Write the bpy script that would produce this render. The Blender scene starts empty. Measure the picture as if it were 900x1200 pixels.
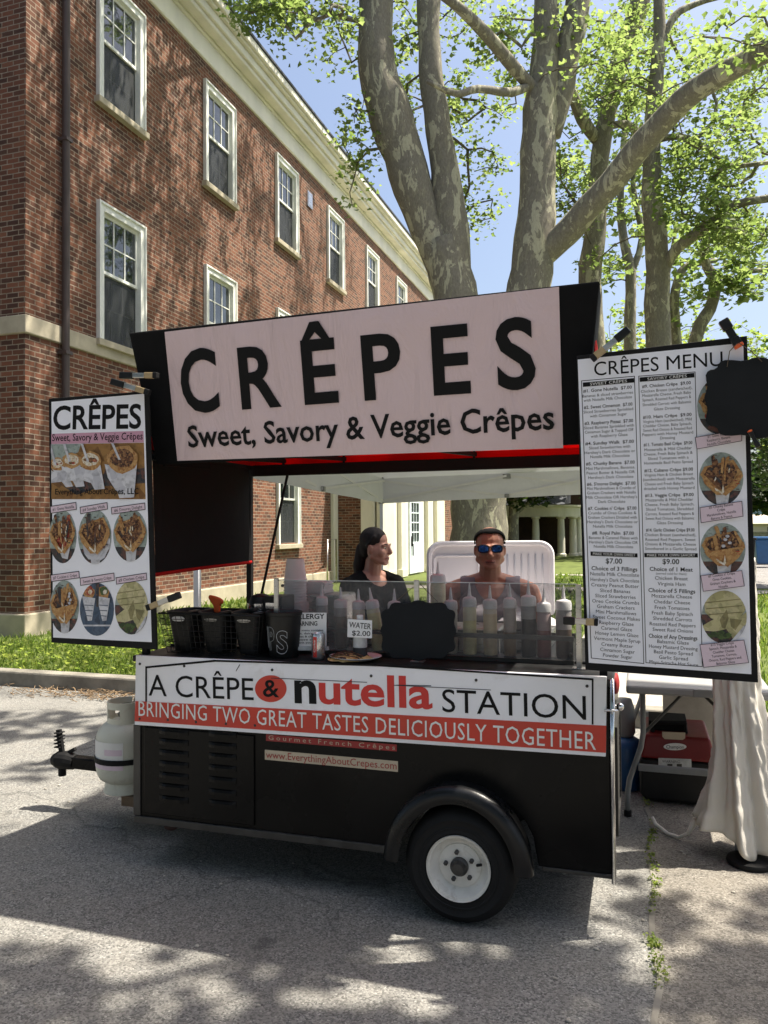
import bpy, bmesh, math, random
import numpy as np
from mathutils import Vector, Matrix, noise
random.seed(7)
RNG = np.random.default_rng(11)
SC = bpy.context.scene
COL = SC.collection
R = math.radians

# ------------------------------------------------------------------ camera
FPX = 931.0
CAM = Vector((0, 0, 1.57))
yaw, pitch, roll = R(17.9), R(1.23), R(-0.4)
fw = Vector((-math.sin(yaw)*math.cos(pitch), math.cos(yaw)*math.cos(pitch), math.sin(pitch)))
rt = Vector((math.cos(yaw), math.sin(yaw), 0))
up = rt.cross(fw)
rt, up = (math.cos(roll)*rt + math.sin(roll)*up), (math.cos(roll)*up - math.sin(roll)*rt)
cam_d = bpy.data.cameras.new('camera')
cam_d.sensor_fit = 'VERTICAL'
cam_d.sensor_height = 36.0
cam_d.lens = FPX/1200*36.0
cam_d.clip_start = 0.05
cam_d.clip_end = 3000
cam = bpy.data.objects.new('camera', cam_d)
COL.objects.link(cam)
cam.matrix_world = Matrix(((rt.x, up.x, -fw.x, CAM.x), (rt.y, up.y, -fw.y, CAM.y), (rt.z, up.z, -fw.z, CAM.z), (0, 0, 0, 1)))
SC.camera = cam

# ------------------------------------------------------------------ light
SHX, SHY = -0.42, -0.19            # how far a shadow moves per metre of height
sun_dir = Vector((SHX, SHY, -1)).normalized()
sun_el = math.asin(-sun_dir.z)
sun_az = math.atan2(-sun_dir.x, -sun_dir.y)
w = bpy.data.worlds.new('World')
SC.world = w
w.use_nodes = True
nt = w.node_tree
for n in list(nt.nodes):
    nt.nodes.remove(n)
sky = nt.nodes.new('ShaderNodeTexSky')
sky.sky_type = 'NISHITA'
sky.sun_disc = False
sky.sun_elevation = sun_el
sky.sun_rotation = sun_az
sky.air_density = 1.0
sky.dust_density = 4.5
sky.ozone_density = 1.1
bg = nt.nodes.new('ShaderNodeBackground')
bg.inputs[1].default_value = 0.102
wo = nt.nodes.new('ShaderNodeOutputWorld')
nt.links.new(sky.outputs[0], bg.inputs[0])
nt.links.new(bg.outputs[0], wo.inputs[0])
sl = bpy.data.lights.new('sun', 'SUN')
sl.energy = 5.0
sl.angle = R(0.55)
sl.color = (1.0, 0.925, 0.80)
so = bpy.data.objects.new('sun', sl)
COL.objects.link(so)
so.rotation_euler = sun_dir.to_track_quat('-Z', 'Y').to_euler()
so.location = (8, 6, 20)
SC.view_settings.view_transform = 'Standard'
SC.view_settings.look = 'None'
SC.view_settings.exposure = 1.2
SC.view_settings.gamma = 1
SC.view_settings.use_curve_mapping = False
SC.render.engine = 'CYCLES'
SC.cycles.max_bounces = 8
SC.cycles.transparent_max_bounces = 12
SC.cycles.caustics_reflective = False
SC.cycles.caustics_refractive = False

# ------------------------------------------------------------------ points of the place
def ray(px, py):
    return (px-450)/FPX*rt - (py-600)/FPX*up + fw
def on_plane(px, py, o, n):
    d = ray(px, py)
    t = (Vector(o)-CAM).dot(n)/d.dot(n)
    return CAM + t*d
def atY(px, py, y): return on_plane(px, py, (0, y, 0), Vector((0, 1, 0)))
def atX(px, py, x): return on_plane(px, py, (x, 0, 0), Vector((1, 0, 0)))
def atZ(px, py, z): return on_plane(px, py, (0, 0, z), Vector((0, 0, 1)))
def atD(px, py, d): return CAM + ray(px, py)*d

# ------------------------------------------------------------------ materials
def _nodes(name):
    m = bpy.data.materials.new(name)
    m.use_nodes = True
    t = m.node_tree
    b = t.nodes['Principled BSDF']
    return m, t, b
def N(t, kind, **kw):
    n = t.nodes.new('ShaderNode'+kind)
    for k, v in kw.items():
        if k.startswith('i_'):
            key = k[2:]
            n.inputs[int(key) if key.isdigit() else key].default_value = v
        else:
            setattr(n, k, v)
    return n
def ramp(t, fac, stops):
    r = t.nodes.new('ShaderNodeValToRGB')
    e = r.color_ramp.elements
    while len(e) < len(stops):
        e.new(0.5)
    for i, (p, c) in enumerate(stops):
        e[i].position = p
        e[i].color = (c[0], c[1], c[2], 1) if not isinstance(c, (int, float)) else (c, c, c, 1)
    t.links.new(fac, r.inputs[0])
    return r.outputs[0]
def mixc(t, a, b, fac, mode='MIX'):
    m = t.nodes.new('ShaderNodeMix')
    m.data_type = 'RGBA'
    m.blend_type = mode
    for s, v in ((0, fac), (6, a), (7, b)):
        if hasattr(v, 'is_linked') or hasattr(v, 'links'):
            t.links.new(v, m.inputs[s])
        else:
            m.inputs[s].default_value = v if s == 0 else (v[0], v[1], v[2], 1)
    return m.outputs[2]
def coords(t, kind='Object'):
    return t.nodes.new('ShaderNodeTexCoord').outputs[kind]
def worldpos(t):
    return t.nodes.new('ShaderNodeNewGeometry').outputs['Position']
def noise_n(t, vec, scale, detail=4, rough=0.55, dist=0.0):
    n = N(t, 'TexNoise')
    n.inputs['Scale'].default_value = scale
    n.inputs['Detail'].default_value = detail
    n.inputs['Roughness'].default_value = rough
    n.inputs['Distortion'].default_value = dist
    t.links.new(vec, n.inputs['Vector'])
    return n.outputs['Fac']
def scaled(t, vec, s):
    m = N(t, 'Mapping')
    m.inputs['Scale'].default_value = s
    t.links.new(vec, m.inputs['Vector'])
    return m.outputs[0]
def bump(t, b, h, strength=0.3, dist=0.01):
    n = N(t, 'Bump')
    n.inputs['Strength'].default_value = strength
    n.inputs['Distance'].default_value = dist
    t.links.new(h, n.inputs['Height'])
    t.links.new(n.outputs[0], b.inputs['Normal'])
def mat(name, col, rough=0.5, metal=0.0, var=0.12, scale=6.0, bmp=0.0, bscale=60.0, rvar=0.12, spec=0.5, stretch=(1, 1, 1), dirt=None, coat=0.0):
    m, t, b = _nodes(name)
    v = scaled(t, coords(t), stretch)
    f = noise_n(t, v, scale, 5, 0.6)
    lo = tuple(max(0, c*(1-var)) for c in col)
    hi = tuple(min(1, c*(1+var)) for c in col)
    c = ramp(t, f, [(0.3, lo), (0.7, hi)])
    if dirt:
        f2 = noise_n(t, v, scale*2.3, 6, 0.7, 0.6)
        fac = ramp(t, f2, [(0.55, 0.0), (0.75, 0.7)])
        c = mixc(t, c, dirt, fac)
    t.links.new(c, b.inputs['Base Color'])
    b.inputs['Metallic'].default_value = metal
    b.inputs['Specular IOR Level'].default_value = spec
    b.inputs['Coat Weight'].default_value = coat
    r = ramp(t, f, [(0.2, max(0.03, rough-rvar)), (0.8, min(1, rough+rvar))])
    t.links.new(r, b.inputs['Roughness'])
    if bmp:
        bump(t, b, noise_n(t, v, bscale, 4), bmp, 0.004)
    return m

def brick_mat():
    m, t, b = _nodes('red_brick')
    p = worldpos(t)
    s = N(t, 'SeparateXYZ'); t.links.new(p, s.inputs[0])
    a = N(t, 'Math', operation='ADD'); t.links.new(s.outputs[0], a.inputs[0]); t.links.new(s.outputs[1], a.inputs[1])
    cb = N(t, 'CombineXYZ'); t.links.new(a.outputs[0], cb.inputs[0]); t.links.new(s.outputs[2], cb.inputs[1])
    n1 = noise_n(t, p, 2.2, 5, 0.6)
    warp = N(t, 'VectorMath', operation='MULTIPLY_ADD')
    cmb = N(t, 'TexNoise'); cmb.inputs['Scale'].default_value = 9; t.links.new(p, cmb.inputs['Vector'])
    t.links.new(cmb.outputs['Color'], warp.inputs[0]); warp.inputs[1].default_value = (0.012, 0.012, 0); t.links.new(cb.outputs[0], warp.inputs[2])
    br = N(t, 'TexBrick')
    br.offset = 0.5
    br.inputs['Scale'].default_value = 1.0
    br.inputs['Brick Width'].default_value = 0.205
    br.inputs['Row Height'].default_value = 0.074
    br.inputs['Mortar Size'].default_value = 0.0075
    br.inputs['Mortar Smooth'].default_value = 0.15
    br.inputs['Bias'].default_value = -0.1
    br.inputs['Color1'].default_value = (0, 0, 0, 1)
    br.inputs['Color2'].default_value = (1, 1, 1, 1)
    br.inputs['Mortar'].default_value = (0.5, 0.5, 0.5, 1)
    t.links.new(warp.outputs[0], br.inputs['Vector'])
    c = ramp(t, br.outputs['Color'], [(0.0, (0.075, 0.038, 0.027)), (0.18, (0.115, 0.051, 0.033)), (0.6, (0.168, 0.067, 0.040)), (0.85, (0.21, 0.088, 0.051)), (1.0, (0.255, 0.125, 0.075))])
    c = mixc(t, c, (0.22, 0.13, 0.085), ramp(t, n1, [(0.5, 0.0), (0.8, 0.32)]))
    fine = noise_n(t, p, 60, 4)
    c = mixc(t, c, (0.06, 0.035, 0.03), ramp(t, fine, [(0.5, 0.0), (0.85, 0.5)]))
    mc = ramp(t, noise_n(t, p, 5.0, 5, 0.7), [(0.3, (0.18, 0.14, 0.10)), (0.7, (0.36, 0.295, 0.225))])
    c = mixc(t, c, mc, br.outputs['Fac'])
    t.links.new(c, b.inputs['Base Color'])
    b.inputs['Roughness'].default_value = 0.9
    b.inputs['Specular IOR Level'].default_value = 0.25
    inv = N(t, 'Math', operation='SUBTRACT'); inv.inputs[0].default_value = 1; t.links.new(br.outputs['Fac'], inv.inputs[1])
    bump(t, b, inv.outputs[0], 0.5, 0.006)
    return m

def asphalt_mat(name, lo, hi, tint, seed=0.0):
    m, t, b = _nodes(name)
    p = worldpos(t)
    off = N(t, 'VectorMath', operation='ADD'); t.links.new(p, off.inputs[0]); off.inputs[1].default_value = (seed, seed*0.7, 0)
    p = off.outputs[0]
    big = noise_n(t, p, 0.9, 5, 0.6)
    mid = noise_n(t, p, 9, 5, 0.65)
    vor = N(t, 'TexVoronoi'); vor.inputs['Scale'].default_value = 150; t.links.new(p, vor.inputs['Vector'])
    spk = N(t, 'SeparateColor'); t.links.new(vor.outputs['Color'], spk.inputs[0])
    c = ramp(t, spk.outputs[0], [(0.0, tuple(x*0.5 for x in lo)), (0.3, lo), (0.8, hi), (0.95, hi), (1.0, tuple(min(1, x*1.5) for x in hi))])
    c = mixc(t, c, tint, ramp(t, mid, [(0.35, 0.0), (0.75, 0.45)]))
    c = mixc(t, c, tuple(x*0.62 for x in lo), ramp(t, big, [(0.45, 0.0), (0.75, 0.45)]))
    # old cracks and oil spots
    wv = N(t, 'VectorMath', operation='MULTIPLY_ADD')
    wn = N(t, 'TexNoise'); wn.inputs['Scale'].default_value = 2.2; wn.inputs['Detail'].default_value = 6; t.links.new(p, wn.inputs['Vector'])
    t.links.new(wn.outputs['Color'], wv.inputs[0]); wv.inputs[1].default_value = (0.7, 0.7, 0); t.links.new(p, wv.inputs[2])
    ck = N(t, 'TexVoronoi'); ck.feature = 'DISTANCE_TO_EDGE'; ck.inputs['Scale'].default_value = 0.42; t.links.new(wv.outputs[0], ck.inputs['Vector'])
    c = mixc(t, c, tuple(x*0.3 for x in lo), ramp(t, ck.outputs['Distance'], [(0.0, 0.5), (0.0022, 0.36), (0.0045, 0.0)]))
    sp = noise_n(t, p, 3.1, 3, 0.5)
    c = mixc(t, c, tuple(x*0.4 for x in lo), ramp(t, sp, [(0.68, 0.0), (0.73, 0.55)]))
    t.links.new(c, b.inputs['Base Color'])
    b.inputs['Roughness'].default_value = 0.92
    b.inputs['Specular IOR Level'].default_value = 0.3
    hgt = N(t, 'Math', operation='MULTIPLY_ADD'); t.links.new(vor.outputs['Distance'], hgt.inputs[0]); hgt.inputs[1].default_value = -1.0
    t.links.new(mid, hgt.inputs[2])
    bump(t, b, hgt.outputs[0], 0.5, 0.004)
    return m

def bark_mat():
    m, t, b = _nodes('sycamore_bark')
    p = scaled(t, worldpos(t), (1, 1, 0.42))
    a = noise_n(t, p, 5.6, 7, 0.62, 0.9)
    a2 = noise_n(t, p, 13.0, 6, 0.62, 0.6)
    fine = noise_n(t, p, 45, 4)
    base = ramp(t, fine, [(0.3, (0.15, 0.138, 0.108)), (0.7, (0.225, 0.208, 0.162))])
    pale = ramp(t, fine, [(0.3, (0.33, 0.32, 0.225)), (0.7, (0.44, 0.42, 0.30))])
    olive = ramp(t, fine, [(0.3, (0.19, 0.178, 0.128)), (0.7, (0.26, 0.242, 0.175))])
    f1 = ramp(t, a, [(0.545, 0.0), (0.56, 1.0)])
    f2 = ramp(t, a2, [(0.54, 0.0), (0.56, 1.0)])
    c = mixc(t, base, olive, f2)
    c = mixc(t, c, pale, f1)
    t.links.new(c, b.inputs['Base Color'])
    b.inputs['Roughness'].default_value = 0.85
    b.inputs['Specular IOR Level'].default_value = 0.25
    bump(t, b, a2, 0.5, 0.025)
    return m

def leaf_mat(name, cols, trans=0.5):
    m, t, b = _nodes(name)
    g = t.nodes.new('ShaderNodeNewGeometry')
    c = ramp(t, g.outputs['Random Per Island'], [(0.0, cols[0]), (0.5, cols[1]), (1.0, cols[2])])
    t.links.new(c, b.inputs['Base Color'])
    b.inputs['Roughness'].default_value = 0.55
    b.inputs['Specular IOR Level'].default_value = 0.3
    tr = t.nodes.new('ShaderNodeBsdfTranslucent')
    hsv = N(t, 'HueSaturation'); hsv.inputs['Value'].default_value = 2.6; hsv.inputs['Saturation'].default_value = 1.05
    t.links.new(c, hsv.inputs['Color']); t.links.new(hsv.outputs[0], tr.inputs[0])
    mx = t.nodes.new('ShaderNodeMixShader'); mx.inputs[0].default_value = trans
    t.links.new(b.outputs[0], mx.inputs[1]); t.links.new(tr.outputs[0], mx.inputs[2])
    t.links.new(mx.outputs[0], t.nodes['Material Output'].inputs[0])
    return m

def glass_mat():
    m, t, b = _nodes('window_glass')
    f = noise_n(t, coords(t), 1.7, 3)
    t.links.new(ramp(t, f, [(0.3, (0.012, 0.016, 0.018)), (0.7, (0.035, 0.042, 0.045))]), b.inputs['Base Color'])
    b.inputs['Roughness'].default_value = 0.03
    b.inputs['IOR'].default_value = 1.9
    bump(t, b, f, 0.06, 0.05)
    return m

def acrylic_mat():
    m, t, b = _nodes('scuffed_acrylic')
    f = noise_n(t, scaled(t, coords(t), (1, 1, 3)), 5, 6, 0.7)
    b.inputs['Base Color'].default_value = (0.25, 0.25, 0.255, 1)
    b.inputs['Roughness'].default_value = 0.25
    tr = t.nodes.new('ShaderNodeBsdfTransparent'); tr.inputs[0].default_value = (0.93, 0.93, 0.93, 1)
    mx = t.nodes.new('ShaderNodeMixShader')
    t.links.new(ramp(t, f, [(0.25, 0.08), (0.8, 0.27)]), mx.inputs[0])
    t.links.new(tr.outputs[0], mx.inputs[1]); t.links.new(b.outputs[0], mx.inputs[2])
    t.links.new(mx.outputs[0], t.nodes['Material Output'].inputs[0])
    return m

def cloth_mat(name, col, trans=0.3, bscale=14, bstr=0.5, stretch=(1, 1, 1)):
    m, t, b = _nodes(name)
    v = scaled(t, coords(t), stretch)
    f = noise_n(t, v, bscale, 6, 0.6, 0.4)
    lo = tuple(c*0.92 for c in col)
    c = ramp(t, f, [(0.3, lo), (0.7, col)])
    t.links.new(c, b.inputs['Base Color'])
    b.inputs['Roughness'].default_value = 0.8
    b.inputs['Specular IOR Level'].default_value = 0.2
    bump(t, b, f, bstr, 0.02)
    tr = t.nodes.new('ShaderNodeBsdfTranslucent'); t.links.new(c, tr.inputs[0])
    mx = t.nodes.new('ShaderNodeMixShader'); mx.inputs[0].default_value = trans
    t.links.new(b.outputs[0], mx.inputs[1]); t.links.new(tr.outputs[0], mx.inputs[2])
    t.links.new(mx.outputs[0], t.nodes['Material Output'].inputs[0])
    return m

def food_mat(name, a, b_, c, scale=60):
    m, t, b = _nodes(name)
    p = coords(t)
    v = N(t, 'TexVoronoi'); v.inputs['Scale'].default_value = scale; t.links.new(p, v.inputs['Vector'])
    s = N(t, 'SeparateColor'); t.links.new(v.outputs['Color'], s.inputs[0])
    n = noise_n(t, p, scale*1.6, 4)
    col = ramp(t, s.outputs[0], [(0.2, a), (0.5, b_), (0.85, c)])
    col = mixc(t, col, tuple(x*0.35 for x in a), ramp(t, n, [(0.5, 0.0), (0.75, 0.75)]))
    t.links.new(col, b.inputs['Base Color'])
    b.inputs['Roughness'].default_value = 0.6
    return m

def liquid_mat(name, col, alpha=0.0):
    m, t, b = _nodes(name)
    f = noise_n(t, coords(t), 30, 3)
    t.links.new(ramp(t, f, [(0.3, tuple(c*0.85 for c in col)), (0.7, col)]), b.inputs['Base Color'])
    b.inputs['Roughness'].default_value = 0.35
    b.inputs['Subsurface Weight'].default_value = 0.0
    return m

MT = {}
MT['brick'] = brick_mat()
MT['asphalt'] = asphalt_mat('worn_asphalt', (0.138, 0.138, 0.132), (0.258, 0.253, 0.236), (0.228, 0.212, 0.185))
MT['asphalt_brown'] = asphalt_mat('dusty_asphalt', (0.145, 0.134, 0.117), (0.262, 0.244, 0.213), (0.228, 0.202, 0.165), 13.0)
MT['street'] = asphalt_mat('street_asphalt', (0.16, 0.155, 0.15), (0.28, 0.27, 0.26), (0.24, 0.23, 0.21), 31.0)
MT['concrete'] = mat('concrete', (0.36, 0.335, 0.29), 0.9, var=0.25, scale=3, bmp=0.4, bscale=60, spec=0.2)
MT['kerb'] = mat('kerb_concrete', (0.22, 0.205, 0.175), 0.9, var=0.35, scale=4, bmp=0.5, bscale=40, spec=0.2)
MT['stone'] = mat('limestone', (0.42, 0.375, 0.28), 0.85, var=0.18, scale=3, bmp=0.2, spec=0.2)
MT['cream'] = mat('cream_paint', (0.74, 0.71, 0.60), 0.6, var=0.12, scale=1.4, rvar=0.1, stretch=(1, 1, 0.3))
MT['cream_light'] = mat('pale_cream_paint', (0.68, 0.65, 0.52), 0.55, var=0.1, scale=1.4)
MT['window_paint'] = mat('window_paint', (0.74, 0.75, 0.69), 0.5, var=0.1, scale=5)
MT['door_paint'] = mat('pale_blue_door_paint', (0.66, 0.74, 0.76), 0.45, var=0.08, scale=4)
MT['glass'] = glass_mat()
def screen_mat():
    m, t, b = _nodes('insect_screen')
    b.inputs['Base Color'].default_value = (0.03, 0.034, 0.036, 1)
    b.inputs['Roughness'].default_value = 0.6
    tr = t.nodes.new('ShaderNodeBsdfTransparent')
    mx = t.nodes.new('ShaderNodeMixShader')
    t.links.new(ramp(t, noise_n(t, worldpos(t), 1.1, 3), [(0.3, 0.62), (0.7, 0.8)]), mx.inputs[0])
    t.links.new(tr.outputs[0], mx.inputs[1]); t.links.new(b.outputs[0], mx.inputs[2])
    t.links.new(mx.outputs[0], t.nodes['Material Output'].inputs[0])
    return m
MT['screen'] = screen_mat()
MT['pipe'] = mat('brown_pipe', (0.065, 0.048, 0.045), 0.5, var=0.2, scale=3)
MT['roof_dark'] = mat('dark_roof', (0.05, 0.055, 0.065), 0.7, var=0.2)
MT['bark'] = bark_mat()
MT['twig'] = mat('twig_bark', (0.13, 0.115, 0.085), 0.9, var=0.3, scale=8, spec=0.2)
MT['leaf'] = leaf_mat('sycamore_leaf', [(0.072, 0.105, 0.028), (0.108, 0.146, 0.042), (0.145, 0.178, 0.062)], 0.58)
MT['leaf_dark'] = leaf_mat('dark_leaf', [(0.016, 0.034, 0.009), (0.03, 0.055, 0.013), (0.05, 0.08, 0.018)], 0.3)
MT['leaf_mid'] = leaf_mat('mid_leaf', [(0.085, 0.125, 0.026), (0.13, 0.17, 0.036), (0.18, 0.21, 0.05)], 0.58)
MT['grass'] = leaf_mat('grass_blade', [(0.06, 0.10, 0.02), (0.10, 0.15, 0.028), (0.17, 0.20, 0.045)], 0.45)
MT['lawn'] = mat('lawn_soil', (0.095, 0.12, 0.035), 0.95, var=0.4, scale=2.5, bmp=0.6, bscale=30, spec=0.1)
MT['litter'] = mat('dry_litter', (0.22, 0.15, 0.085), 0.9, var=0.4, scale=20)
MT['cart_black'] = mat('black_cart_paint', (0.0055, 0.0053, 0.0053), 0.26, var=0.4, scale=2.2, rvar=0.14, bmp=0.25, bscale=3.5, dirt=(0.014, 0.0125, 0.011), spec=0.13)
MT['black_matte'] = mat('black_matte', (0.010, 0.010, 0.0105), 0.7, var=0.3, scale=8, spec=0.2)
MT['black_fabric'] = mat('black_fabric', (0.009, 0.009, 0.0095), 0.85, var=0.35, scale=5, bmp=0.4, bscale=25, spec=0.12)
MT['black_plastic'] = mat('black_plastic', (0.011, 0.0115, 0.012), 0.42, var=0.25, scale=9, spec=0.3)
MT['fender'] = mat('fender_plastic', (0.006, 0.0065, 0.0075), 0.3, var=0.3, scale=7, bmp=0.1, bscale=80, spec=0.3)
MT['rubber'] = mat('tyre_rubber', (0.011, 0.011, 0.0115), 0.7, var=0.3, scale=14, bmp=0.2, bscale=120, spec=0.25)
MT['rim'] = mat('white_rim_paint', (0.70, 0.68, 0.63), 0.42, var=0.12, scale=9, dirt=(0.38, 0.33, 0.27))
MT['steel'] = mat('brushed_steel', (0.56, 0.55, 0.53), 0.32, 1.0, var=0.15, scale=12, stretch=(1, 1, 6))
MT['chrome'] = mat('chrome', (0.75, 0.75, 0.76), 0.12, 1.0, var=0.05)
MT['dark_metal'] = mat('dark_metal', (0.06, 0.058, 0.055), 0.45, 0.6, var=0.3, scale=12)
MT['grey_metal'] = mat('grey_powdercoat', (0.24, 0.25, 0.25), 0.45, var=0.12, scale=6)
MT['sign_white'] = mat('sign_white', (0.87, 0.87, 0.91), 0.45, var=0.05, scale=2.5, bmp=0.05, bscale=5, dirt=(0.66, 0.64, 0.62))
MT['poster_white'] = mat('poster_white', (0.86, 0.87, 0.94), 0.4, var=0.04, scale=3, bmp=0.06, bscale=5)
MT['banner'] = None
MT['red'] = mat('sign_red', (0.55, 0.042, 0.022), 0.45, var=0.12, scale=3)
MT['red_sticker'] = mat('dull_red_sticker', (0.30, 0.018, 0.018), 0.5, var=0.15, scale=8)
MT['red_letter'] = mat('red_letter', (0.60, 0.028, 0.022), 0.45, var=0.08)
MT['red_tarp'] = cloth_mat('red_tarp', (0.62, 0.02, 0.02), 0.55, 7, 0.4)
MT['ink'] = mat('black_ink', (0.009, 0.009, 0.0095), 0.6, var=0.15, spec=0.15)
MT['ink_grey'] = mat('grey_ink', (0.04, 0.04, 0.045), 0.6, var=0.1, spec=0.15)
MT['white_ink'] = mat('white_ink', (0.80, 0.79, 0.77), 0.5, var=0.05)
MT['beige_sticker'] = mat('beige_sticker', (0.50, 0.42, 0.31), 0.55, var=0.1, scale=10)
MT['pink'] = mat('pink_print', (0.56, 0.30, 0.40), 0.5, var=0.06)
MT['label_pink'] = mat('pale_pink_label', (0.72, 0.58, 0.66), 0.5, var=0.04)
MT['tank'] = mat('tank_paint', (0.62, 0.615, 0.52), 0.42, var=0.06, scale=5, dirt=(0.45, 0.40, 0.31), bmp=0.03)
MT['rust'] = mat('rusty_red', (0.035, 0.014, 0.011), 0.8, var=0.4, scale=20)
MT['wood'] = mat('weathered_wood', (0.16, 0.105, 0.06), 0.8, var=0.3, scale=6, stretch=(1, 6, 6))
MT['tan_wood'] = mat('tan_jaw', (0.40, 0.30, 0.16), 0.55, var=0.2, scale=15)
MT['orange'] = mat('orange_rubber', (0.75, 0.12, 0.025), 0.5, var=0.1)
MT['tent'] = cloth_mat('tent_fabric', (0.64, 0.66, 0.73), 0.07, 2.2, 0.6)
MT['tent_metal'] = mat('white_tent_metal', (0.62, 0.63, 0.66), 0.45, var=0.08)
MT['tablecloth'] = cloth_mat('white_cloth', (0.84, 0.80, 0.72), 0.16, 10, 0.55, (1, 1, 0.4))
MT['table_top'] = mat('table_plastic', (0.30, 0.30, 0.295), 0.5, var=0.06)
MT['white_plastic'] = mat('white_plastic', (0.72, 0.72, 0.72), 0.4, var=0.04, bmp=0.03)
MT['cooler'] = mat('cooler_plastic', (0.74, 0.71, 0.72), 0.42, var=0.04, scale=3)
MT['paper'] = mat('paper', (0.80, 0.80, 0.80), 0.7, var=0.04)
MT['acrylic'] = acrylic_mat()
MT['chalk'] = mat('chalkboard', (0.013, 0.0145, 0.016), 0.65, var=0.3, scale=5, spec=0.18)
MT['chalk_line'] = mat('chalk_line', (0.55, 0.58, 0.60), 0.8, var=0.25, scale=80)
MT['cord'] = mat('cord', (0.10, 0.075, 0.05), 0.9)
MT['can'] = mat('can_aluminium', (0.62, 0.63, 0.64), 0.28, 0.85, var=0.06)
MT['bottle_clear'] = mat('bottle_clear', (0.50, 0.53, 0.55), 0.15, var=0.2, scale=30)
MT['crepe'] = food_mat('crepe_surface', (0.62, 0.42, 0.17), (0.70, 0.52, 0.25), (0.50, 0.28, 0.09), 45)
MT['choc'] = food_mat('chocolate_drizzle', (0.05, 0.02, 0.01), (0.08, 0.035, 0.016), (0.12, 0.05, 0.02), 60)
MT['ph_bg'] = food_mat('print_backdrop', (0.30, 0.36, 0.33), (0.36, 0.42, 0.39), (0.25, 0.30, 0.28), 40)
MT['ph_crepe'] = food_mat('print_crepe', (0.42, 0.22, 0.075), (0.52, 0.31, 0.12), (0.32, 0.14, 0.04), 90)
MT['ph_fill'] = food_mat('print_filling', (0.045, 0.016, 0.008), (0.14, 0.05, 0.02), (0.30, 0.15, 0.06), 130)
MT['ph_berry'] = food_mat('print_berries', (0.35, 0.03, 0.02), (0.20, 0.03, 0.02), (0.55, 0.22, 0.10), 110)
MT['ph_cream'] = food_mat('print_cream', (0.70, 0.62, 0.48), (0.78, 0.74, 0.66), (0.55, 0.42, 0.24), 120)
MT['ph_cup'] = food_mat('print_cup', (0.56, 0.56, 0.60), (0.66, 0.66, 0.70), (0.48, 0.48, 0.53), 25)
MT['ph_wood'] = food_mat('print_table', (0.26, 0.13, 0.035), (0.34, 0.18, 0.05), (0.18, 0.08, 0.02), 22)
MT['ph_dark'] = food_mat('print_shadow', (0.025, 0.028, 0.035), (0.06, 0.05, 0.045), (0.12, 0.05, 0.04), 60)
MT['ph_blue'] = food_mat('print_blue', (0.05, 0.085, 0.14), (0.075, 0.11, 0.17), (0.04, 0.06, 0.10), 30)
MT['ph_pale'] = food_mat('print_pale_crepe', (0.50, 0.46, 0.24), (0.58, 0.52, 0.30), (0.40, 0.37, 0.18), 35)
MT['ph_pale_dark'] = food_mat('print_fold', (0.24, 0.21, 0.09), (0.30, 0.26, 0.12), (0.18, 0.16, 0.07), 35)
MT['ph_green'] = food_mat('print_greens', (0.05, 0.09, 0.02), (0.08, 0.13, 0.035), (0.03, 0.05, 0.015), 80)
MT['skin'] = mat('skin', (0.37, 0.19, 0.135), 0.5, var=0.08, scale=10, bmp=0.05, bscale=90)
MT['skin_tan'] = mat('tanned_skin', (0.37, 0.17, 0.112), 0.48, var=0.08, scale=10, bmp=0.05, bscale=90)
MT['lip'] = mat('lip', (0.30, 0.105, 0.085), 0.45, var=0.08)
MT['mouth'] = mat('mouth_line', (0.06, 0.02, 0.018), 0.6)
MT['hair_dark'] = mat('dark_hair', (0.012, 0.009, 0.008), 0.6, var=0.5, scale=30, stretch=(1, 1, 0.12), bmp=0.35, bscale=70, spec=0.2)
MT['hair_blond'] = mat('blond_hair', (0.20, 0.125, 0.06), 0.55, var=0.35, scale=30, stretch=(1, 1, 0.12), bmp=0.5, bscale=70)
MT['shirt_black'] = mat('black_cotton', (0.006, 0.006, 0.0065), 0.9, var=0.3, scale=14, bmp=0.3, bscale=14, spec=0.06)
MT['tank_top'] = mat('grey_cotton', (0.20, 0.185, 0.205), 0.85, var=0.14, scale=14, bmp=0.5, bscale=18, spec=0.2, stretch=(1, 1, 0.3))
MT['denim'] = mat('dark_denim', (0.03, 0.04, 0.06), 0.85, var=0.2)
MT['mirror_lens'] = None
MT['blue_plastic'] = mat('blue_plastic', (0.02, 0.10, 0.26), 0.4, var=0.12)
MT['gen_red'] = mat('red_moulded_plastic', (0.17, 0.008, 0.009), 0.4, var=0.12)
MT['hill'] = mat('far_hill', (0.20, 0.27, 0.34), 0.95, var=0.12, scale=0.02)  # distance haze put into the colour as a dull blue
MT['tan_wall'] = mat('tan_wall', (0.50, 0.42, 0.32), 0.9, var=0.1, scale=0.6)
MT['dark_brick'] = mat('dark_brick', (0.055, 0.034, 0.025), 0.9, var=0.3, scale=3)
MT['glove'] = None

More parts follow.
